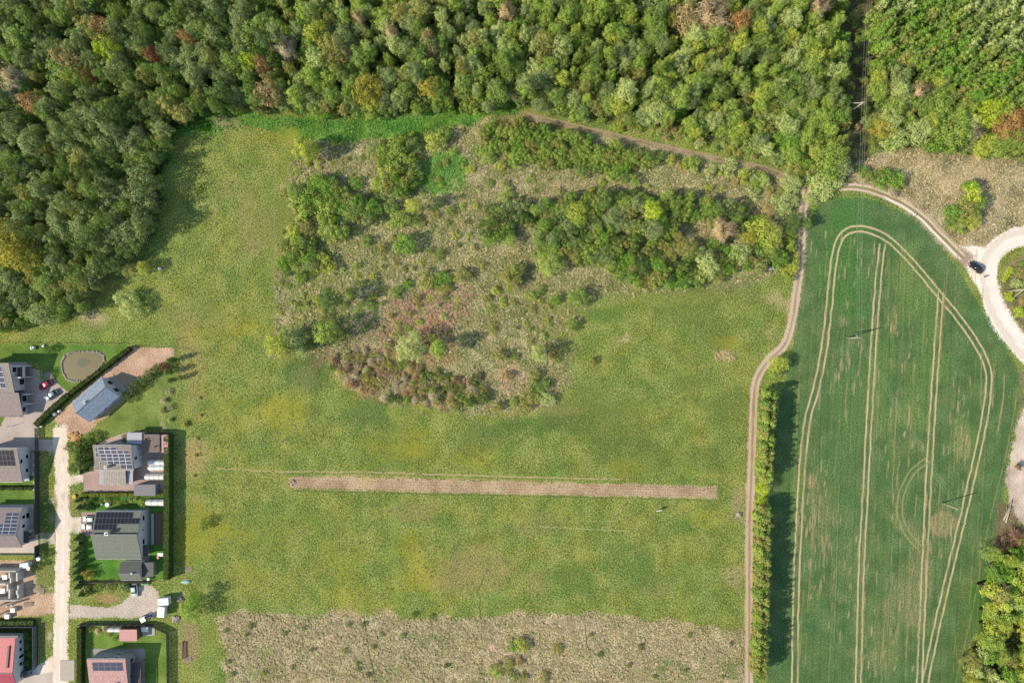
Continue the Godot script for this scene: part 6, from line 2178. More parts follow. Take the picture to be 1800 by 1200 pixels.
func make_woods() -> void:
	var lw := "trees of the left wood"
	var tw := "trees of the upper wood"
	var rw := "trees of the right wood"
	# the ones that stand out: [px, py, radius, height, kind, colour, label]
	var heroes := []
	for a in [
		[185, 52, 21, 13, "round", "russet", "big russet tree just coming into leaf in the upper left wood"], [157, 136, 15, 12, "round", "orange-brown", "small orange-brown tree in the upper left wood"],
		[122, 105, 25, 13, "big", "brownish", "wide brownish bare tree left of the lime tree, upper left wood"], [193, 92, 22, 13, "big", "lime-green", "lime-green tree below the big russet tree in the upper left wood"],
		[140, 20, 16, 12, "round", "olive", "olive tree above the big russet tree in the upper left wood"], [28, 140, 30, 13, "bare", "greyish bare", "pale bare tree at the left edge above the olive wood"],
		[60, 182, 18, 12, "round", "russet", "round russet tree below the pale bare tree at the left edge"], [128, 140, 13, 12, "round", "yellow-green", "yellow-green tree left of the small orange-brown one"],
		[272, 100, 13, 12, "round", "reddish", "small reddish tree in the middle of the upper left wood"], [332, 70, 14, 12, "round", "orange-brown", "small orange-brown tree right of the reddish one, upper left wood"],
		[440, 110, 20, 12, "round", "lime-green", "bright lime-green tree above the meadow's upper corner"], [462, 115, 15, 12, "round", "russet", "russet tree leaning against the bright lime-green one"],
		[505, 85, 26, 12, "bare", "greyish bare", "wide greyish bare tree right of the russet and lime pair"], [470, 165, 22, 11, "round", "brownish", "brownish half-bare tree at the wood's edge by the lush grass"],
		[588, 95, 30, 13, "big", "olive", "large olive tree at the wood's edge, upper wood"], [555, 60, 22, 13, "round", "yellow-green", "yellow-green tree above the large olive one"],
		[645, 160, 30, 12, "big", "golden", "golden-olive tree at the wood's edge above the lush grass"], [755, 155, 20, 11, "round", "golden", "second golden-olive tree at the wood's edge"],
		[632, 32, 16, 12, "bare", "pinkish bare", "pinkish bare tree, left of two, near the top edge"], [690, 62, 17, 12, "bare", "pinkish bare", "pinkish bare tree, right of two, near the top edge"],
		[752, 68, 14, 12, "round", "brownish", "brownish bare tree above the dark red one in the upper wood"], [762, 90, 14, 11, "bare", "purple-brown", "dark purple-brown bare tree in the upper wood"],
		[892, 22, 20, 12, "bare", "pinkish bare", "pinkish bare tree in the middle of the top edge"], [612, 95, 16, 11, "bare", "greyish bare", "grey bare tree right of the large olive one"],
		[1248, 26, 44, 12, "bare", "pinkish bare", "widest pinkish bare tree at the top edge, right of the middle"], [1205, 36, 28, 12, "round", "brownish", "brownish bare tree left of the widest pinkish one"], [1300, 42, 22, 12, "round", "orange-brown", "orange-brown bare tree right of the widest pinkish one"],
		[1440, 12, 30, 12, "bare", "pinkish bare", "fan-shaped pale bare tree at the top edge by the cutting"], [905, 165, 14, 6, "bare", "greyish bare", "grey twiggy shrub at the wood's edge above the long thicket"], [962, 155, 16, 7, "round", "pale green", "pale grey-green small tree right of the grey twiggy shrub"],
		[15, 425, 36, 13, "big", "golden", "golden-yellow tree at the left edge of the left wood"], [38, 450, 26, 12, "round", "golden", "smaller golden-yellow tree right of the one at the left edge"],
		[252, 470, 11, 5, "round", "yellow-green", "small yellow-green tree by the white marker stone"], [228, 475, 14, 5, "round", "olive", "small olive tree left of the one by the marker stone"],
		[245, 345, 26, 11, "willow", "grey-green", "soft grey-green tree standing out at the meadow's left edge"], [245, 310, 24, 11, "willow", "grey-green", "soft grey-green tree above its twin at the meadow's left edge"], [195, 350, 26, 11, "willow", "grey-green", "soft grey-green tree left of the twin pair by the meadow"], [225, 405, 26, 11, "willow", "grey-green", "soft grey-green tree below the twin pair by the meadow"],
		[215, 522, 15, 5, "willow", "pale green", "small pale bush-like tree, upper of two at the wood's lower end"], [228, 540, 17, 5, "willow", "pale green", "small pale bush-like tree, lower of two at the wood's lower end"],
		[1460, 275, 29, 9, "big", "sunny green", "big round sunny green tree at the cutting's foot"], [1382, 250, 22, 8, "round", "fresh green", "fresh green round tree by the faint grassy track"], [1450, 322, 26, 4, "willow", "pale green", "low pale spreading tree at the field's upper corner"],
		[1737, 198, 28, 9, "big", "lime-green", "round lime-green tree at the edge of the right wood"], [1772, 218, 27, 9, "round", "orange-brown", "orange-brown bare tree beside the round lime-green one"], [1673, 230, 28, 9, "big", "sunny green", "round sunny tree left of the round lime-green one"], [1613, 232, 26, 9, "round", "pale green", "pale round tree left of the sunny round one, right wood"],
		[1562, 215, 25, 9, "round", "pale green", "pale tree right of the cutting above the pale grass"], [1550, 225, 18, 9, "round", "golden", "golden tree at the cutting's right side"], [1575, 245, 26, 8, "willow", "pale green", "grey-green spreading tree at the top of the pale grass"], [1617, 160, 18, 9, "bare", "pinkish bare", "pale twiggy tree in the right wood"], [1583, 133, 22, 9, "willow", "grey-green", "soft grey-green tree above the pale twiggy one"], [1647, 188, 24, 9, "round", "sunny green", "sunny green tree right of the pale twiggy one"],
		[1765, 252, 30, 8, "big", "sunny green", "wide sunny tree below the orange-brown bare one"], [1715, 232, 16, 7, "bare", "greyish bare", "grey half-bare tree between lime and sunny round trees"], [1538, 117, 14, 5, "round", "fresh green", "small fresh green tree at the cutting's right side"], [1543, 160, 18, 7, "round", "sunny green", "sunny tree at the cutting's right side below the fresh one"]]:
		heroes.append([a[0], a[1], a[2] * 0.8])
		plant(a[0], a[1], a[2], a[3], a[4], a[5], "", lw if a[0] < 480 else (tw if a[0] < 1500 else rw), a[6])
	spread(wood_left, 24.5, func(x, y):
		var edge: bool = Vector2(x, y).distance_to(Vector2(290, 290)) < 90 or y > 430
		var tone := pick(WOOD_L)
		plant(x, y, rng.randf_range(9.5, 20), rng.randf_range(6.0, 9.0) if edge else rng.randf_range(8.5, 14.0), pick(["tall", "tall", "round", "willow"]), tone, "leafy tree", lw), 0.42, heroes)
	spread(wood_top, 24.5, func(x, y):
		var k: float = clampf((x - 800.0) / 500.0, 0.0, 1.0)
		var tone := pick(WOOD_R) if rng.randf() < k else pick(WOOD_M)
		var low: bool = y > 170
		plant(x, y, rng.randf_range(9, 19), rng.randf_range(4.5, 8.5) if low else rng.randf_range(7.5, 13.0), pick(["tall", "tall", "round", "willow"]), tone, "leafy tree", tw), 0.42, heroes)
	spread([[1535, 40], [1570, -60], [1860, -60], [1860, 185], [1760, 180], [1700, 172], [1660, 135], [1605, 110], [1545, 92]], 14.5, func(x, y):
		var dusky: bool = x > 1690 and y < 90 or (x < 1600 and y < 30)
		plant(x, y, rng.randf_range(6.5, 11), rng.randf_range(7.5, 11), "slender", pick(["fresh green", "mid-green", "mid-green", "sunny green", "fresh green", "olive"]) if not dusky else pick(["pale green", "grey-green", "mid-green"]), "slender sapling", "slender saplings of the right wood"), 0.42, heroes)
	spread([[1535, 95], [1605, 112], [1660, 138], [1700, 176], [1860, 188], [1860, 262], [1770, 268], [1720, 258], [1640, 255], [1600, 240], [1545, 245]], 26.0, func(x, y):
		plant(x, y, rng.randf_range(12, 19), rng.randf_range(6.0, 9.0), pick(["round", "tall", "willow"]), pick(WOOD_R), "leafy tree", rw), 0.42, heroes)
	spread(wood_corner, 21.0, func(x, y):
		plant(x, y, rng.randf_range(10, 17), rng.randf_range(6.0, 9.0), pick(["slender", "tall", "willow"]), pick(["yellow-green", "yellow-green", "sunny green", "olive", "fresh green", "sunny green", "pale green"]), "leafy tree", "trees at the lower right corner"), 0.42, [[1778, 1130, 20], [1740, 1005, 10]])
	# undergrowth closing the gaps between the crowns
	planted["bush_kept"] = planted.get("bush", 0)
	planted["bush"] = OF_A_KIND
	for w in [wood_left, wood_top, wood_right]:
		spread(w, 21.0, func(x, y):
			plant(x, y, rng.randf_range(9, 15), rng.randf_range(3.5, 6.5), "bush", pick(["mid-green", "grey-green", "sunny green", "fresh green", "olive"]), "bush", lw))
	planted["bush"] = planted["bush_kept"]
	# undergrowth in the cutting
	for p in [[1530, 60, 14, "fresh green"], [1505, 100, 10, "dark green"], [1520, 140, 8, "olive"], [1500, 30, 14, "dark green"], [1512, 70, 11, "mid-green"], [1498, 150, 9, "olive"], [1522, 190, 10, "dark green"], [1508, 222, 7, "brownish"], [1538, 85, 12, "lime-green"], [1516, 300, 12, "fresh green"]]:
		plant(p[0], p[1], p[2], 2.4, "bush", p[3], "cutting bush", "bushes in the power line cutting")
	# the row along the track: narrow pointed crowns
	var rowg := "narrow trees in the row along the track"
	var spine := smooth_path([[1354, 690], [1350, 740], [1347, 800], [1344, 860], [1342, 930], [1341, 1000], [1340, 1070], [1337, 1140], [1334, 1188]])
	var step := 0.0
	for i in spine.size():
		var q: Array = spine[i]
		var gapped: bool = (q[1] > 838 and q[1] < 886) or (q[1] > 672 and q[1] < 690)
		for s in [-5.5, 4.5]:
			if gapped or rng.randf() < 0.18:
				continue
			plant(q[0] + s + rng.randf_range(-2, 2), q[1] + rng.randf_range(-2.5, 2.5), rng.randf_range(6.0, 8.2), rng.randf_range(6.2, 8.4), "column", pick(["olive", "mid-green", "sunny green", "mid-green", "olive"]), "narrow row tree", rowg)
	for p in [[1370, 640, 15, 4.5, "yellow-green", "round"], [1358, 656, 11, 4.0, "sunny green", "round"], [1345, 842, 12, 5, "yellow-green", "round"], [1340, 860, 13, 5, "lime-green", "round"], [1338, 884, 12, 4, "lime-green", "round"], [1352, 690, 9, 4, "lime-green", "round"], [1336, 812, 9, 3, "pale green", "bush"], [1334, 905, 10, 3.5, "lime-green", "bush"]]:
		plant(p[0], p[1], p[2], p[3], p[5], p[4], "bushy row tree", rowg)

func bush(px: float, py: float, r: float, h: float, tone: String, kind := "bush", form := "bush", label := "") -> void:
	plant(px, py, r, h, kind, tone, form, "bushes of the rough grass", label)

func make_bushes() -> void:
	# left part of the rough grass
	bush(535, 261, 22, 10, "yellow-green", "willow", "tree", "lone lime willow at the meadow's edge with a long shadow")
	for p in [[528, 252, 12], [545, 272, 13]]:
		bush(p[0], p[1], p[2], 8, "yellow-green", "willow", "tree")
	for p in [[690, 262, 26, 4.0], [655, 268, 14, 2.2], [685, 297, 20, 3.6], [675, 322, 18, 3.2], [707, 325, 16, 3.2], [765, 247, 21, 4.2], [778, 236, 14, 3.6], [720, 246, 12, 2.4], [700, 280, 14, 3.0]]:
		bush(p[0], p[1], p[2], p[3], pick(["sunny green", "mid-green", "yellow-green"]))
	for p in [[561, 325, 20, 4.2], [576, 324, 15, 3.8], [530, 352, 24, 5.5], [522, 336, 17, 5.0], [550, 345, 18, 4.6], [572, 365, 21, 4.6], [594, 362, 17, 4.2], [618, 366, 21, 4.4], [645, 373, 17, 4.0], [602, 336, 11, 3.0], [636, 362, 12, 3.0], [586, 345, 12, 3.0], [540, 372, 15, 4.0]]:
		bush(p[0], p[1], p[2], p[3], pick(["mid-green", "fresh green", "sunny green", "grey-green"]), pick(["bush", "round"]))
	for p in [[702, 385, 20, 3.4], [685, 362, 15, 2.8], [732, 385, 10, 1.8], [663, 345, 8, 1.8], [660, 320, 10, 2.0], [625, 322, 11, 2.0], [797, 266, 8, 1.6], [792, 370, 9, 1.3], [763, 378, 9, 1.4], [742, 392, 8, 1.2], [575, 403, 23, 5.6], [597, 408, 14, 4.8], [537, 398, 14, 3.4], [515, 407, 13, 3.2], [642, 423, 10, 2.0], [672, 433, 9, 1.9], [772, 447, 9, 1.8], [804, 431, 5, 1.0], [525, 447, 13, 2.8], [572, 461, 16, 3.0], [503, 437, 10, 2.4], [497, 464, 9, 2.0], [547, 472, 9, 1.6], [890, 342, 13, 1.8], [548, 436, 7, 1.6], [527, 487, 12, 2.6], [501, 479, 9, 2.2], [550, 470, 8, 1.4]]:
		bush(p[0], p[1], p[2], p[3], pick(["sunny green", "mid-green", "olive", "yellow-green", "fresh green"]))
	bush(727, 361, 14, 9, "yellow-green", "tall", "tree", "yellow-green upright tree with a shadow across the clearing's foot")
	bush(712, 432, 22, 4.4, "fresh green", "bush", "bush", "large round fresh green bush in the straw grass")
	bush(580, 527, 20, 11, "dark green", "tall", "tree", "dark lone tree casting a long shadow over rough grass")
	for p in [[487, 607, 21, "yellow-green", "left"], [519, 597, 23, "grey-green", "middle"], [573, 584, 25, "sunny green", "right"]]:
		bush(p[0], p[1], p[2], 10.5, p[3], "willow", "tree", "%s one of three tall soft trees at the rough grass's left corner" % p[4])
	for p in [[505, 612, 14, "olive"], [540, 604, 14, "dark green"], [500, 590, 12, "sunny green"]]:
		bush(p[0], p[1], p[2], 7, p[3], "willow", "tree")
	for p in [[652, 537, 11, 1.2], [750, 493, 19, 2.8], [777, 490, 15, 2.6], [812, 484, 16, 3.2], [780, 507, 13, 2.0], [697, 513, 12, 2.0], [733, 524, 8, 1.6], [715, 500, 9, 1.5], [977, 527, 10, 2.2], [1017, 525, 20, 4.0], [1007, 572, 12, 2.6], [950, 511, 9, 1.5], [933, 521, 10, 1.6], [880, 624, 10, 2.8], [1040, 637, 9, 2.0], [635, 535, 7, 1.0], [510, 531, 5, 0.9], [539, 533, 5, 1.3]]:
		bush(p[0], p[1], p[2], p[3], pick(["fresh green", "mid-green", "sunny green", "olive"]))
	bush(900, 486, 30, 4.5, "olive", "bare", "tree", "half-bare olive tree lying open in the straw grass, shadow beside it")
	bush(905, 480, 16, 3.4, "sunny green", "low", "bush")
	bush(722, 610, 23, 9, "pale green", "willow", "tree", "pale willow standing among the red-brown reeds")
	bush(947, 623, 16, 8, "pale green", "willow", "tree", "pale upright tree beside the game path")
	bush(770, 612, 14, 10, "sunny green", "tall", "tree", "slim sunny tree with a long shadow above the brown thicket")
	# the brown thicket
	spread(thicket_brown, 11.5, func(x, y):
		var brown: bool = rng.randf() < (0.85 if x < 740 and y < 685 else 0.55)
		if brown:
			plant(x, y, rng.randf_range(7, 12), rng.randf_range(0.8, 1.5), pick(["low", "bare_bush"]), pick(["purple-brown", "brownish", "greyish bare", "olive"]), "twiggy bush", "bushes of the brown thicket")
		else:
			plant(x, y, rng.randf_range(6, 11), rng.randf_range(1.0, 2.2), pick(["bush", "low"]), pick(["olive", "mid-green", "sunny green", "dark green"]), "bush", "bushes of the brown thicket"))
	for p in [[933, 697, 19, "olive"], [962, 700, 14, "pale green"], [948, 680, 15, "mid-green"], [923, 715, 12, "olive"], [873, 717, 10, "olive"], [903, 707, 9, "sunny green"], [890, 660, 10, "brownish"], [940, 660, 12, "olive"], [850, 700, 11, "dark green"]]:
		bush(p[0], p[1], p[2], 2.4, p[3])
	# scattered low growth in the rough grass, thicker along the faint track and the junction
	spread([[1030, 206], [1150, 216], [1240, 240], [1330, 262], [1340, 282], [1190, 250], [1100, 230], [1030, 214]], 14.0, func(x, y):
		plant(x, y, rng.randf_range(5, 9), rng.randf_range(1.0, 2.4), pick(["bush", "low", "bush"]), pick(["pale green", "sunny green", "yellow-green", "olive", "brownish"]), "edge bush", "bushes along the faint track"))
	spread([[1180, 278], [1300, 299], [1350, 313], [1405, 330], [1430, 335], [1440, 355], [1412, 372], [1405, 480], [1375, 470], [1390, 400], [1340, 350], [1300, 326], [1190, 300]], 17.0, func(x, y):
		if rng.randf() < 0.75 and absf(x - 1409) > 7.0:
			plant(x, y, rng.randf_range(6, 13), rng.randf_range(1.2, 2.8), pick(["bush", "low", "bare_bush", "bush"]), pick(["pale green", "sunny green", "yellow-green", "olive", "pale green", "brownish"]), "junction bush", "bushes round the track junction"))
	spread([[500, 250], [740, 250], [830, 240], [860, 300], [1080, 320], [1350, 330], [840, 345], [835, 450], [1000, 530], [990, 640], [620, 610], [490, 560], [490, 430]], 25.0, func(x, y):
		if rng.randf() < 0.7:
			plant(x, y, rng.randf_range(3.5, 9), rng.randf_range(0.5, 1.5), pick(["low", "low", "bush"]), pick(["sunny green", "olive", "mid-green", "pale green", "yellow-green"]), "low shrub", "low shrubs in the rough grass"))
	for w in [[[512, 330], [560, 310], [600, 328], [662, 362], [655, 386], [590, 388], [528, 378]], [[655, 252], [725, 240], [738, 300], [716, 348], [662, 332]], [[495, 425], [548, 425], [560, 470], [500, 475]]]:
		spread(w, 14.0, func(x, y):
			plant(x, y, rng.randf_range(8, 14), rng.randf_range(2.2, 4.6), pick(["bush", "bush", "round"]), pick(["mid-green", "sunny green", "fresh green", "grey-green", "olive"]), "bush", "bushes of the left clump"))
	# the two green thickets
	spread(thicket_long, 13.5, func(x, y):
		plant(x, y, rng.randf_range(8.5, 13), rng.randf_range(2.6, 4.0), "bush", pick(["mid-green", "sunny green", "sunny green", "olive", "fresh green"]), "bush", "bushes of the long thicket"))
	for p in [[1215, 286, 15], [1282, 293, 17], [1250, 300, 10], [1114, 315, 10], [1145, 282, 12], [1180, 280, 10], [1306, 310, 11], [1346, 318, 9], [855, 275, 13], [880, 290, 9], [845, 262, 9]]:
		bush(p[0], p[1], p[2], 2.6, pick(["yellow-green", "sunny green", "pale green"]))
	var heroes := []
	for a in [
		[1147, 372, 17, 7.5, "round", "lime-green", "bright yellow-green tree in the middle of the wide thicket"], [1147, 405, 22, 8.5, "round", "grey-green", "tall grey-green tree below the bright yellow one"], [1273, 404, 28, 6.5, "bare", "pinkish bare", "pinkish bare tree on bare soil in the wide thicket"],
		[1345, 406, 25, 7.5, "round", "yellow-green", "yellow-green ragged tree near the dirt track"], [1318, 418, 15, 6.5, "round", "golden", "golden tree left of the ragged yellow-green one"], [1302, 446, 20, 6, "willow", "pale green", "pale tree below the ragged yellow-green one"], [1244, 468, 23, 8, "willow", "pale green", "pale tall willow at the lower edge of the wide thicket"],
		[1204, 434, 20, 5, "round", "olive", "olive tree at the edge of the bare soil, wide thicket"], [966, 460, 24, 7, "willow", "sunny green", "sunny tree at the wide thicket's lower left foot"], [1013, 370, 18, 6.5, "willow", "yellow-green", "yellow-green soft tree in the upper left of the wide thicket"],
		[1157, 465, 15, 5.5, "round", "fresh green", "fresh green round tree in the lower middle of the wide thicket"], [1197, 494, 18, 4, "bush", "fresh green", "fresh green bush at the lower edge of the wide thicket"], [1397, 392, 20, 6, "round", "dark green", "dark green tree overhanging the dirt track"], [1416, 392, 11, 5, "round", "mid-green", "small tree at the cereal field's upper left corner"],
		[1373, 360, 25, 3.6, "willow", "pale green", "pale airy tree left of the track junction"], [1392, 322, 21, 3.4, "willow", "pale green", "pale airy tree above the track junction"], [1423, 349, 11, 3.2, "round", "pale green", "small pale round tree at the field's corner"], [1350, 372, 14, 4, "round", "brownish", "brownish half-bare tree above the ragged yellow-green one"]]:
		heroes.append([a[0], a[1], a[2] * 0.75])
		bush(a[0], a[1], a[2], a[3], a[5], a[4], "tree", a[6])
	heroes += [[1215, 402, 20], [1240, 420, 16], [1300, 425, 12], [990, 470, 12], [880, 385, 10], [905, 410, 9], [1220, 360, 12]]
	spread(thicket_wide, 15.5, func(x, y):
		var thin: bool = x < 930 and rng.randf() < 0.35
		if not thin:
			plant(x, y, rng.randf_range(9, 15), rng.randf_range(2.6, 5.4), pick(["bush", "bush", "round"]), pick(["mid-green", "sunny green", "fresh green", "grey-green", "olive", "dark green"]), "bush", "bushes of the wide thicket"), 0.42, heroes)
	for p in [[1390, 430, 12], [1396, 470, 9], [1388, 490, 8], [1400, 450, 7]]:
		bush(p[0], p[1], p[2], 2.4, pick(["yellow-green", "sunny green"]))
	# the pale grass at the right
	for p in [[1567, 315, 20, 3.2, "fresh green"], [1552, 310, 13, 2.6, "mid-green"], [1580, 322, 12, 2.4, "sunny green"], [1712, 338, 16, 5, "lime-green"], [1706, 325, 11, 4.5, "fresh green"], [1722, 362, 15, 4.0, "mid-green"], [1700, 368, 22, 3.6, "olive"], [1676, 372, 15, 3.4, "fresh green"], [1712, 388, 14, 3.0, "yellow-green"], [1688, 396, 15, 2.8, "sunny green"], [1672, 388, 10, 2.6, "mid-green"], [1527, 308, 10, 2.2, "mid-green"]]:
		bush(p[0], p[1], p[2], p[3], p[4])
	bush(1570, 335, 12, 1.6, "greyish bare", "bare_bush", "twiggy bush")
	for p in [[1775, 478, 8, "lime-green"], [1767, 490, 5, "lime-green"], [1778, 525, 6, "lime-green"], [1774, 518, 6, "lime-green"], [1796, 478, 11, "olive"], [1790, 500, 12, "pale green"], [1800, 530, 13, "brownish"], [1793, 548, 8, "lime-green"], [1806, 462, 10, "fresh green"]]:
		bush(p[0], p[1], p[2], 1.6, p[3], "bush" if p[3] != "brownish" else "bare_bush")
	for p in [[1785, 945, 20], [1800, 955, 16], [1768, 950, 12], [1790, 820, 9]]:
		bush(p[0], p[1], p[2], 2.4, "purple-brown", "bare_bush", "leafless bush")
	# the dry strip
	for p in [[900, 1137, 10, 2.0, "fresh green"], [916, 1134, 11, 2.4, "yellow-green"], [871, 1180, 11, 1.8, "sunny green"], [893, 1170, 13, 1.2, "olive"], [913, 1162, 10, 1.0, "brownish"], [920, 1190, 9, 1.4, "olive"], [980, 1141, 9, 1.4, "olive"], [956, 1190, 10, 1.4, "olive"], [903, 1190, 9, 1.2, "mid-green"]]:
		bush(p[0], p[1], p[2], p[3], p[4], "bush" if p[4] != "brownish" else "bare_bush")
	for p in [[432, 1117], [502, 1112], [533, 1105], [547, 1143], [612, 1097], [637, 1098], [670, 1115], [708, 1117], [655, 1137], [605, 1145], [512, 1173], [628, 1167], [630, 1177], [647, 1186], [463, 1183], [400, 1163], [407, 1185], [728, 1080], [757, 1085], [785, 1170], [1285, 1132], [1105, 1170], [1128, 1138], [1055, 1150], [1270, 1190], [1212, 1117], [1205, 1180], [1150, 1190], [1037, 1117], [440, 1100], [396, 1108]]:
		plant(p[0], p[1], rng.randf_range(3.4, 5.2), rng.randf_range(0.7, 1.2), "bush", pick(["dark green", "mid-green"]), "tussock bush", "small dark bushes in the dry strip")
	# the meadow
	bush(358, 922, 11, 2.8, "mid-green", "bush", "bush", "lone green bush with a dark shadow in the flowering meadow")
	bush(340, 1054, 15, 6, "fresh green", "round", "tree", "dark fresh green tree at the meadow's left edge by the trailers")
	bush(334, 1075, 17, 6, "sunny green", "willow", "tree", "soft paler tree just below the fresh green one by the trailers")
	for p in [[1275, 622, 9], [1262, 626, 8], [1286, 630, 8]]:
		bush(p[0], p[1], p[2] * 0.9, 0.5, "pinkish bare", "low", "reed clump")
	# gardens
	var gardens := "trees and shrubs of the gardens"
	for p in [[128, 786, 13, 6.0], [140, 796, 12, 6.5], [131, 820, 13, 6.0], [144, 812, 11, 5.5], [150, 780, 11, 5.0], [152, 800, 9, 4.5], [156, 771, 12, 3.5], [172, 768, 8, 2.6]]:
		plant(p[0], p[1], p[2] * 0.95, p[3] * 0.6, "bush", pick(["dark green", "mid-green", "dark green"]), "roadside tree", gardens)
	for p in [[134, 880, 8, 3.5], [137, 892, 9, 4.0], [152, 894, 9, 3.5], [134, 947, 9, 4.2], [134, 966, 9, 4.4], [133, 980, 9, 4.4], [133, 994, 9, 4.4], [132, 1006, 9, 4.6], [133, 1018, 8, 4.2], [134, 1032, 9, 3.6], [141, 1045, 9, 3.4]]:
		plant(p[0], p[1], p[2], p[3], "spruce", "dark green", "pointed conifer", gardens)
	for p in [[222, 694, 8], [232, 686, 9], [240, 676, 9], [250, 668, 8], [260, 660, 9], [270, 652, 9], [278, 646, 8], [228, 702, 6], [248, 682, 6]]:
		plant(p[0], p[1], p[2], 2.2, "bush", "dark green", "row shrub", gardens)
	plant(288, 645, 9, 2.6, "bush", "reddish", "", gardens, "dark red shrub at the upper end of the shrub row")
	for p in [[299, 633, 6, "upper"], [295, 654, 6, "middle"], [299, 668, 5, "lower"]]:
		plant(p[0], p[1], p[2], 5.0, "column", "dark green", "", gardens, "%s of three narrow dark trees casting long shadows at the plot corner" % p[3])
	for p in [[296, 688, 8], [288, 704, 7], [298, 716, 7], [285, 722, 8], [298, 738, 6], [325, 746, 8]]:
		plant(p[0], p[1], p[2], 1.0, pick(["low", "bare_bush"]), pick(["olive", "pale green", "greyish bare"]), "dry shrub", gardens)
	for p in [[345, 770, 6], [352, 730, 6], [343, 800, 6], [340, 836, 5], [350, 700, 5]]:
		plant(p[0], p[1], p[2] * 0.7, 0.5, "bare_bush", "brownish", "weed clump", gardens)
	plant(83, 614, 7, 2.6, "bush", "dark green", "", gardens, "dark round clipped shrub on the pond lawn")
	plant(73, 660, 8, 2.8, "bush", "dark green", "", gardens, "round dark shrub in the house shadow on the paved drive")
	plant(148, 884, 9, 2.0, "bush", "olive", "", gardens, "olive shrub in the garden bed's left corner by the road")
	for x in 12:
		plant(160 + x * 8.6, 878 + rng.randf_range(-3, 6), rng.randf_range(4, 6.5), rng.randf_range(0.7, 1.5), pick(["bush", "low"]), pick(["fresh green", "mid-green", "olive", "pale green"]), "bed shrub", gardens)
	plant(251, 886, 8, 2.0, "bush", "sunny green", "bed shrub", gardens)
	plant(153, 1010, 10, 2.2, "bush", "golden", "", gardens, "golden rounded shrub on the lawn corner of the green-roofed house")
	for x in 10:
		plant(143 + x * 8.8, 1035 + rng.randf_range(-5, 5), rng.randf_range(6, 9), rng.randf_range(1.4, 2.4), "bush", pick(["dark green", "mid-green", "olive", "pale green"]), "yard shrub", gardens)
	for p in [[80, 884, 5], [81, 897, 5], [80, 912, 4], [82, 926, 4], [60, 868, 6]]:
		plant(p[0], p[1], p[2] * 0.5, 1.2, "low", "pale green", "verge shrub", gardens)
	for p in [[78, 974, 8], [72, 992, 7], [56, 1000, 6]]:
		plant(p[0], p[1], p[2], 1.6, "bush", "dark green", "bush", gardens)
	for p in [[172, 1109, 6, "pinkish bare"], [183, 1104, 7, "pinkish bare"], [190, 1114, 5, "olive"], [160, 1106, 6, "olive"], [202, 1122, 5, "mid-green"]]:
		plant(p[0], p[1], p[2], 1.0, "bare_bush" if p[3] == "pinkish bare" else "low", p[3], "garden plant", gardens)
	plant(222, 772, 9, 2.4, "bush", "dark green", "", gardens, "dark shrub tucked behind the pale flat annex")
	for p in [[46, 1118, 7], [48, 1135, 7], [52, 1150, 6], [44, 1165, 6]]:
		plant(p[0], p[1], p[2], 1.4, "bush", "dark green", "garden shrub", gardens)

# ================================================================ grass that stands up
func tuft_mesh(r: RandomNumberGenerator, blades: int, high: float, wide: float) -> ArrayMesh:
	var g := Geo.new()
	for k in blades:
		var a := r.randf() * TAU
		var root := Vector3(cos(a), 0, sin(a)) * wide * 0.3 * r.randf()
		var out := Vector3(cos(a), 0, sin(a)) * wide * r.randf_range(0.5, 1.0)
		var tip := root + out + Vector3(0, high * r.randf_range(0.5, 1.0), 0)
		var side := Vector3(-sin(a), 0, cos(a)) * 0.03
		var m := root.lerp(tip, 0.55) + Vector3(0, high * 0.15, 0)
		var nn := (Vector3(-cos(a) * 0.3, 1.0, -sin(a) * 0.3)).normalized()
		g.tri(root - side, root + side, m + side, nn)
		g.tri(root - side, m + side, m - side, nn)
		g.tri(m - side, m + side, tip, nn)
	return g.mesh()

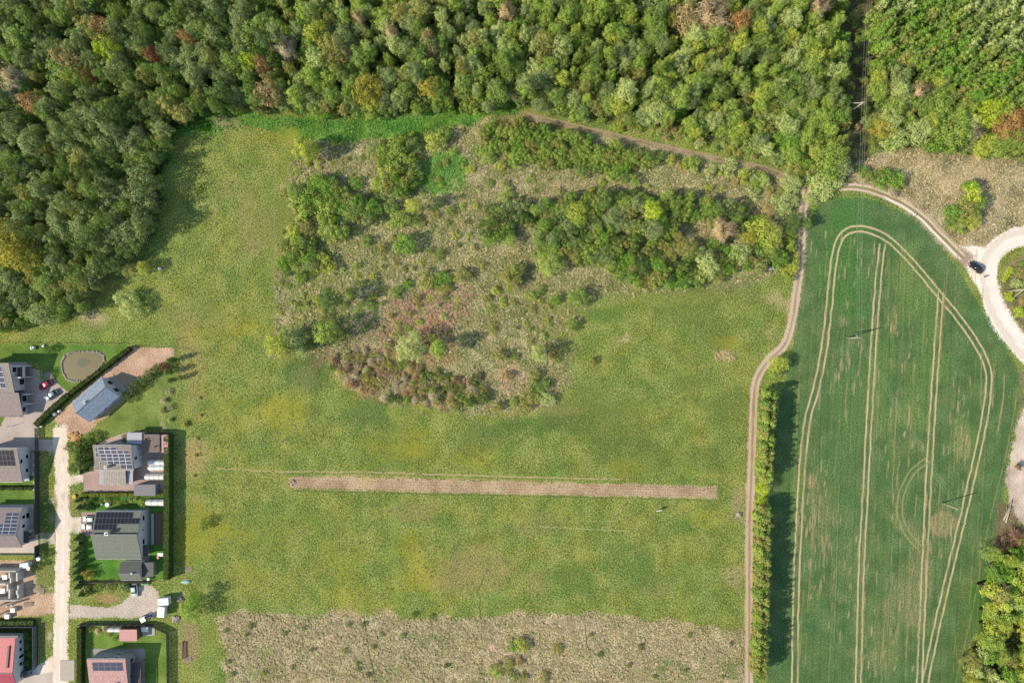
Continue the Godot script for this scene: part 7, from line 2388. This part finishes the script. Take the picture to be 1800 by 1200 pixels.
func tufts(called: String, label: String, poly: Array, per: float, hexes: Array, high: float, wide: float, on: Array) -> void:
	var pv := PackedVector2Array()
	var lo := Vector2(1e9, 1e9)
	var hi := -lo
	for p in poly:
		var q := Vector2(p[0], p[1])
		pv.append(q)
		lo = lo.min(q)
		hi = hi.max(q)
	var r := RandomNumberGenerator.new()
	r.seed = int(lo.x * 3 + hi.y)
	var nz := noise(0.03, int(hi.x), 3)
	var put := []
	var tint := []
	var want := int((hi.x - lo.x) * (hi.y - lo.y) / 36.0 * per)
	for i in want:
		var p := Vector2(r.randf_range(lo.x, hi.x), r.randf_range(lo.y, hi.y))
		if not Geometry2D.is_point_in_polygon(p, pv):
			continue
		var lies: String = zones[zmap[clampi(int((p.y + GY + r.randf_range(-9, 9)) / 2), 0, GH / 2 - 1) * ZW + clampi(int((p.x + GX + r.randf_range(-9, 9)) / 2), 0, ZW - 1)]].name
		if not lies in on:
			continue
		var d := nz.get_noise_2dv(p)
		if d < r.randf_range(-0.45, 0.3):
			continue
		var s := r.randf_range(0.6, 1.35)
		put.append(Transform3D(Basis(Vector3.UP, r.randf() * TAU).scaled(Vector3(s, s * r.randf_range(0.7, 1.3), s)), P(p.x, p.y) + Vector3(0, 0.01, 0)))
		var c := bare(hexes[r.randi() % hexes.size()]).srgb_to_linear() * r.randf_range(0.8, 1.2)
		tint.append(Color(c.r, c.g, c.b, 1.0))
	var mm := MultiMesh.new()
	mm.transform_format = MultiMesh.TRANSFORM_3D
	mm.use_colors = true
	mm.mesh = tuft_mesh(r, 17, high, wide)
	mm.instance_count = put.size()
	for i in put.size():
		mm.set_instance_transform(i, put[i])
		mm.set_instance_color(i, tint[i])
	var o := MultiMeshInstance3D.new()
	o.name = called
	o.multimesh = mm
	var m := paint("ffffff", 0.9)
	m.vertex_color_use_as_albedo = true
	o.material_override = m
	o.set_meta("kind", "stuff")
	o.set_meta("label", label)
	add_child(o, true)
	print(called, " ", put.size())

func make_tufts() -> void:
	var straw := ["c8b892", "b8a982", "d8c9a4", "a69e72", "91935f", "b0a67a"]
	tufts("dry_grass", "dry straw-coloured tussock grass of the unmown strip", [[376, 1086], [420, 1076], [600, 1080], [760, 1088], [900, 1080], [1080, 1082], [1180, 1098], [1306, 1114], [1306, 1230], [405, 1230], [392, 1160]], 7.0, straw, 0.3, 0.34, ["dry_grassland"])
	tufts("dry_grass", "bleached tussock grass between the thickets and bushes", [[520, 240], [660, 242], [835, 217], [1400, 314], [1400, 400], [1388, 478], [1300, 503], [1130, 520], [1030, 545], [1005, 600], [1010, 660], [980, 713], [860, 730], [720, 718], [610, 682], [565, 628], [480, 625], [484, 560], [482, 480], [512, 390], [502, 330]], 4.4, straw + ["8f9457", "7d8a4a", "7f8c4c", "949a5e", "87904f"], 0.3, 0.34, ["rough_grassland"])
	tufts("dry_grass", "pale rough grass between the right wood and the gravel road", [[1500, 300], [1540, 264], [1640, 270], [1720, 277], [1850, 287], [1850, 420], [1770, 424], [1735, 436], [1695, 428], [1640, 384], [1590, 353], [1540, 336], [1510, 326]], 5.5, straw, 0.3, 0.34, ["rough_grassland"])
	tufts("reeds", "red-brown reed tufts around the pale willow", [[690, 515], [760, 505], [830, 500], [835, 540], [790, 600], [760, 640], [620, 620], [640, 580], [690, 545]], 4.0, ["b3907a", "c09c80", "a58068", "ccae92"], 0.5, 0.45, ["rough_grassland"])
	tufts("meadow_grass", "taller green grass standing in the mown meadow", [[345, 250], [480, 245], [482, 600], [560, 640], [620, 690], [860, 735], [1010, 665], [1150, 525], [1360, 485], [1375, 585], [1320, 650], [1310, 1100], [1080, 1075], [380, 1070], [345, 760], [310, 600], [240, 560], [300, 400]], 1.4, ["6d7f3c", "7d8c46", "8c9450", "657838", "a3a068"], 0.16, 0.26, ["meadow"])
	tufts("lush_grass_tufts", "long fresh grass in the bright band along the wood", [[400, 190], [480, 202], [700, 200], [830, 192], [905, 180], [920, 200], [840, 212], [740, 240], [590, 250], [440, 226], [330, 244], [275, 295], [282, 242]], 3.0, ["4f8a2c", "60993a", "74a84a", "417824"], 0.3, 0.32, ["lush_grass"])
	tufts("lush_grass_tufts", "long fresh grass in the bright clearing", [[740, 286], [768, 266], [812, 270], [826, 296], [816, 328], [790, 346], [750, 340], [738, 318]], 4.0, ["4f8a2c", "60993a", "74a84a"], 0.3, 0.32, ["clearing_grass"])
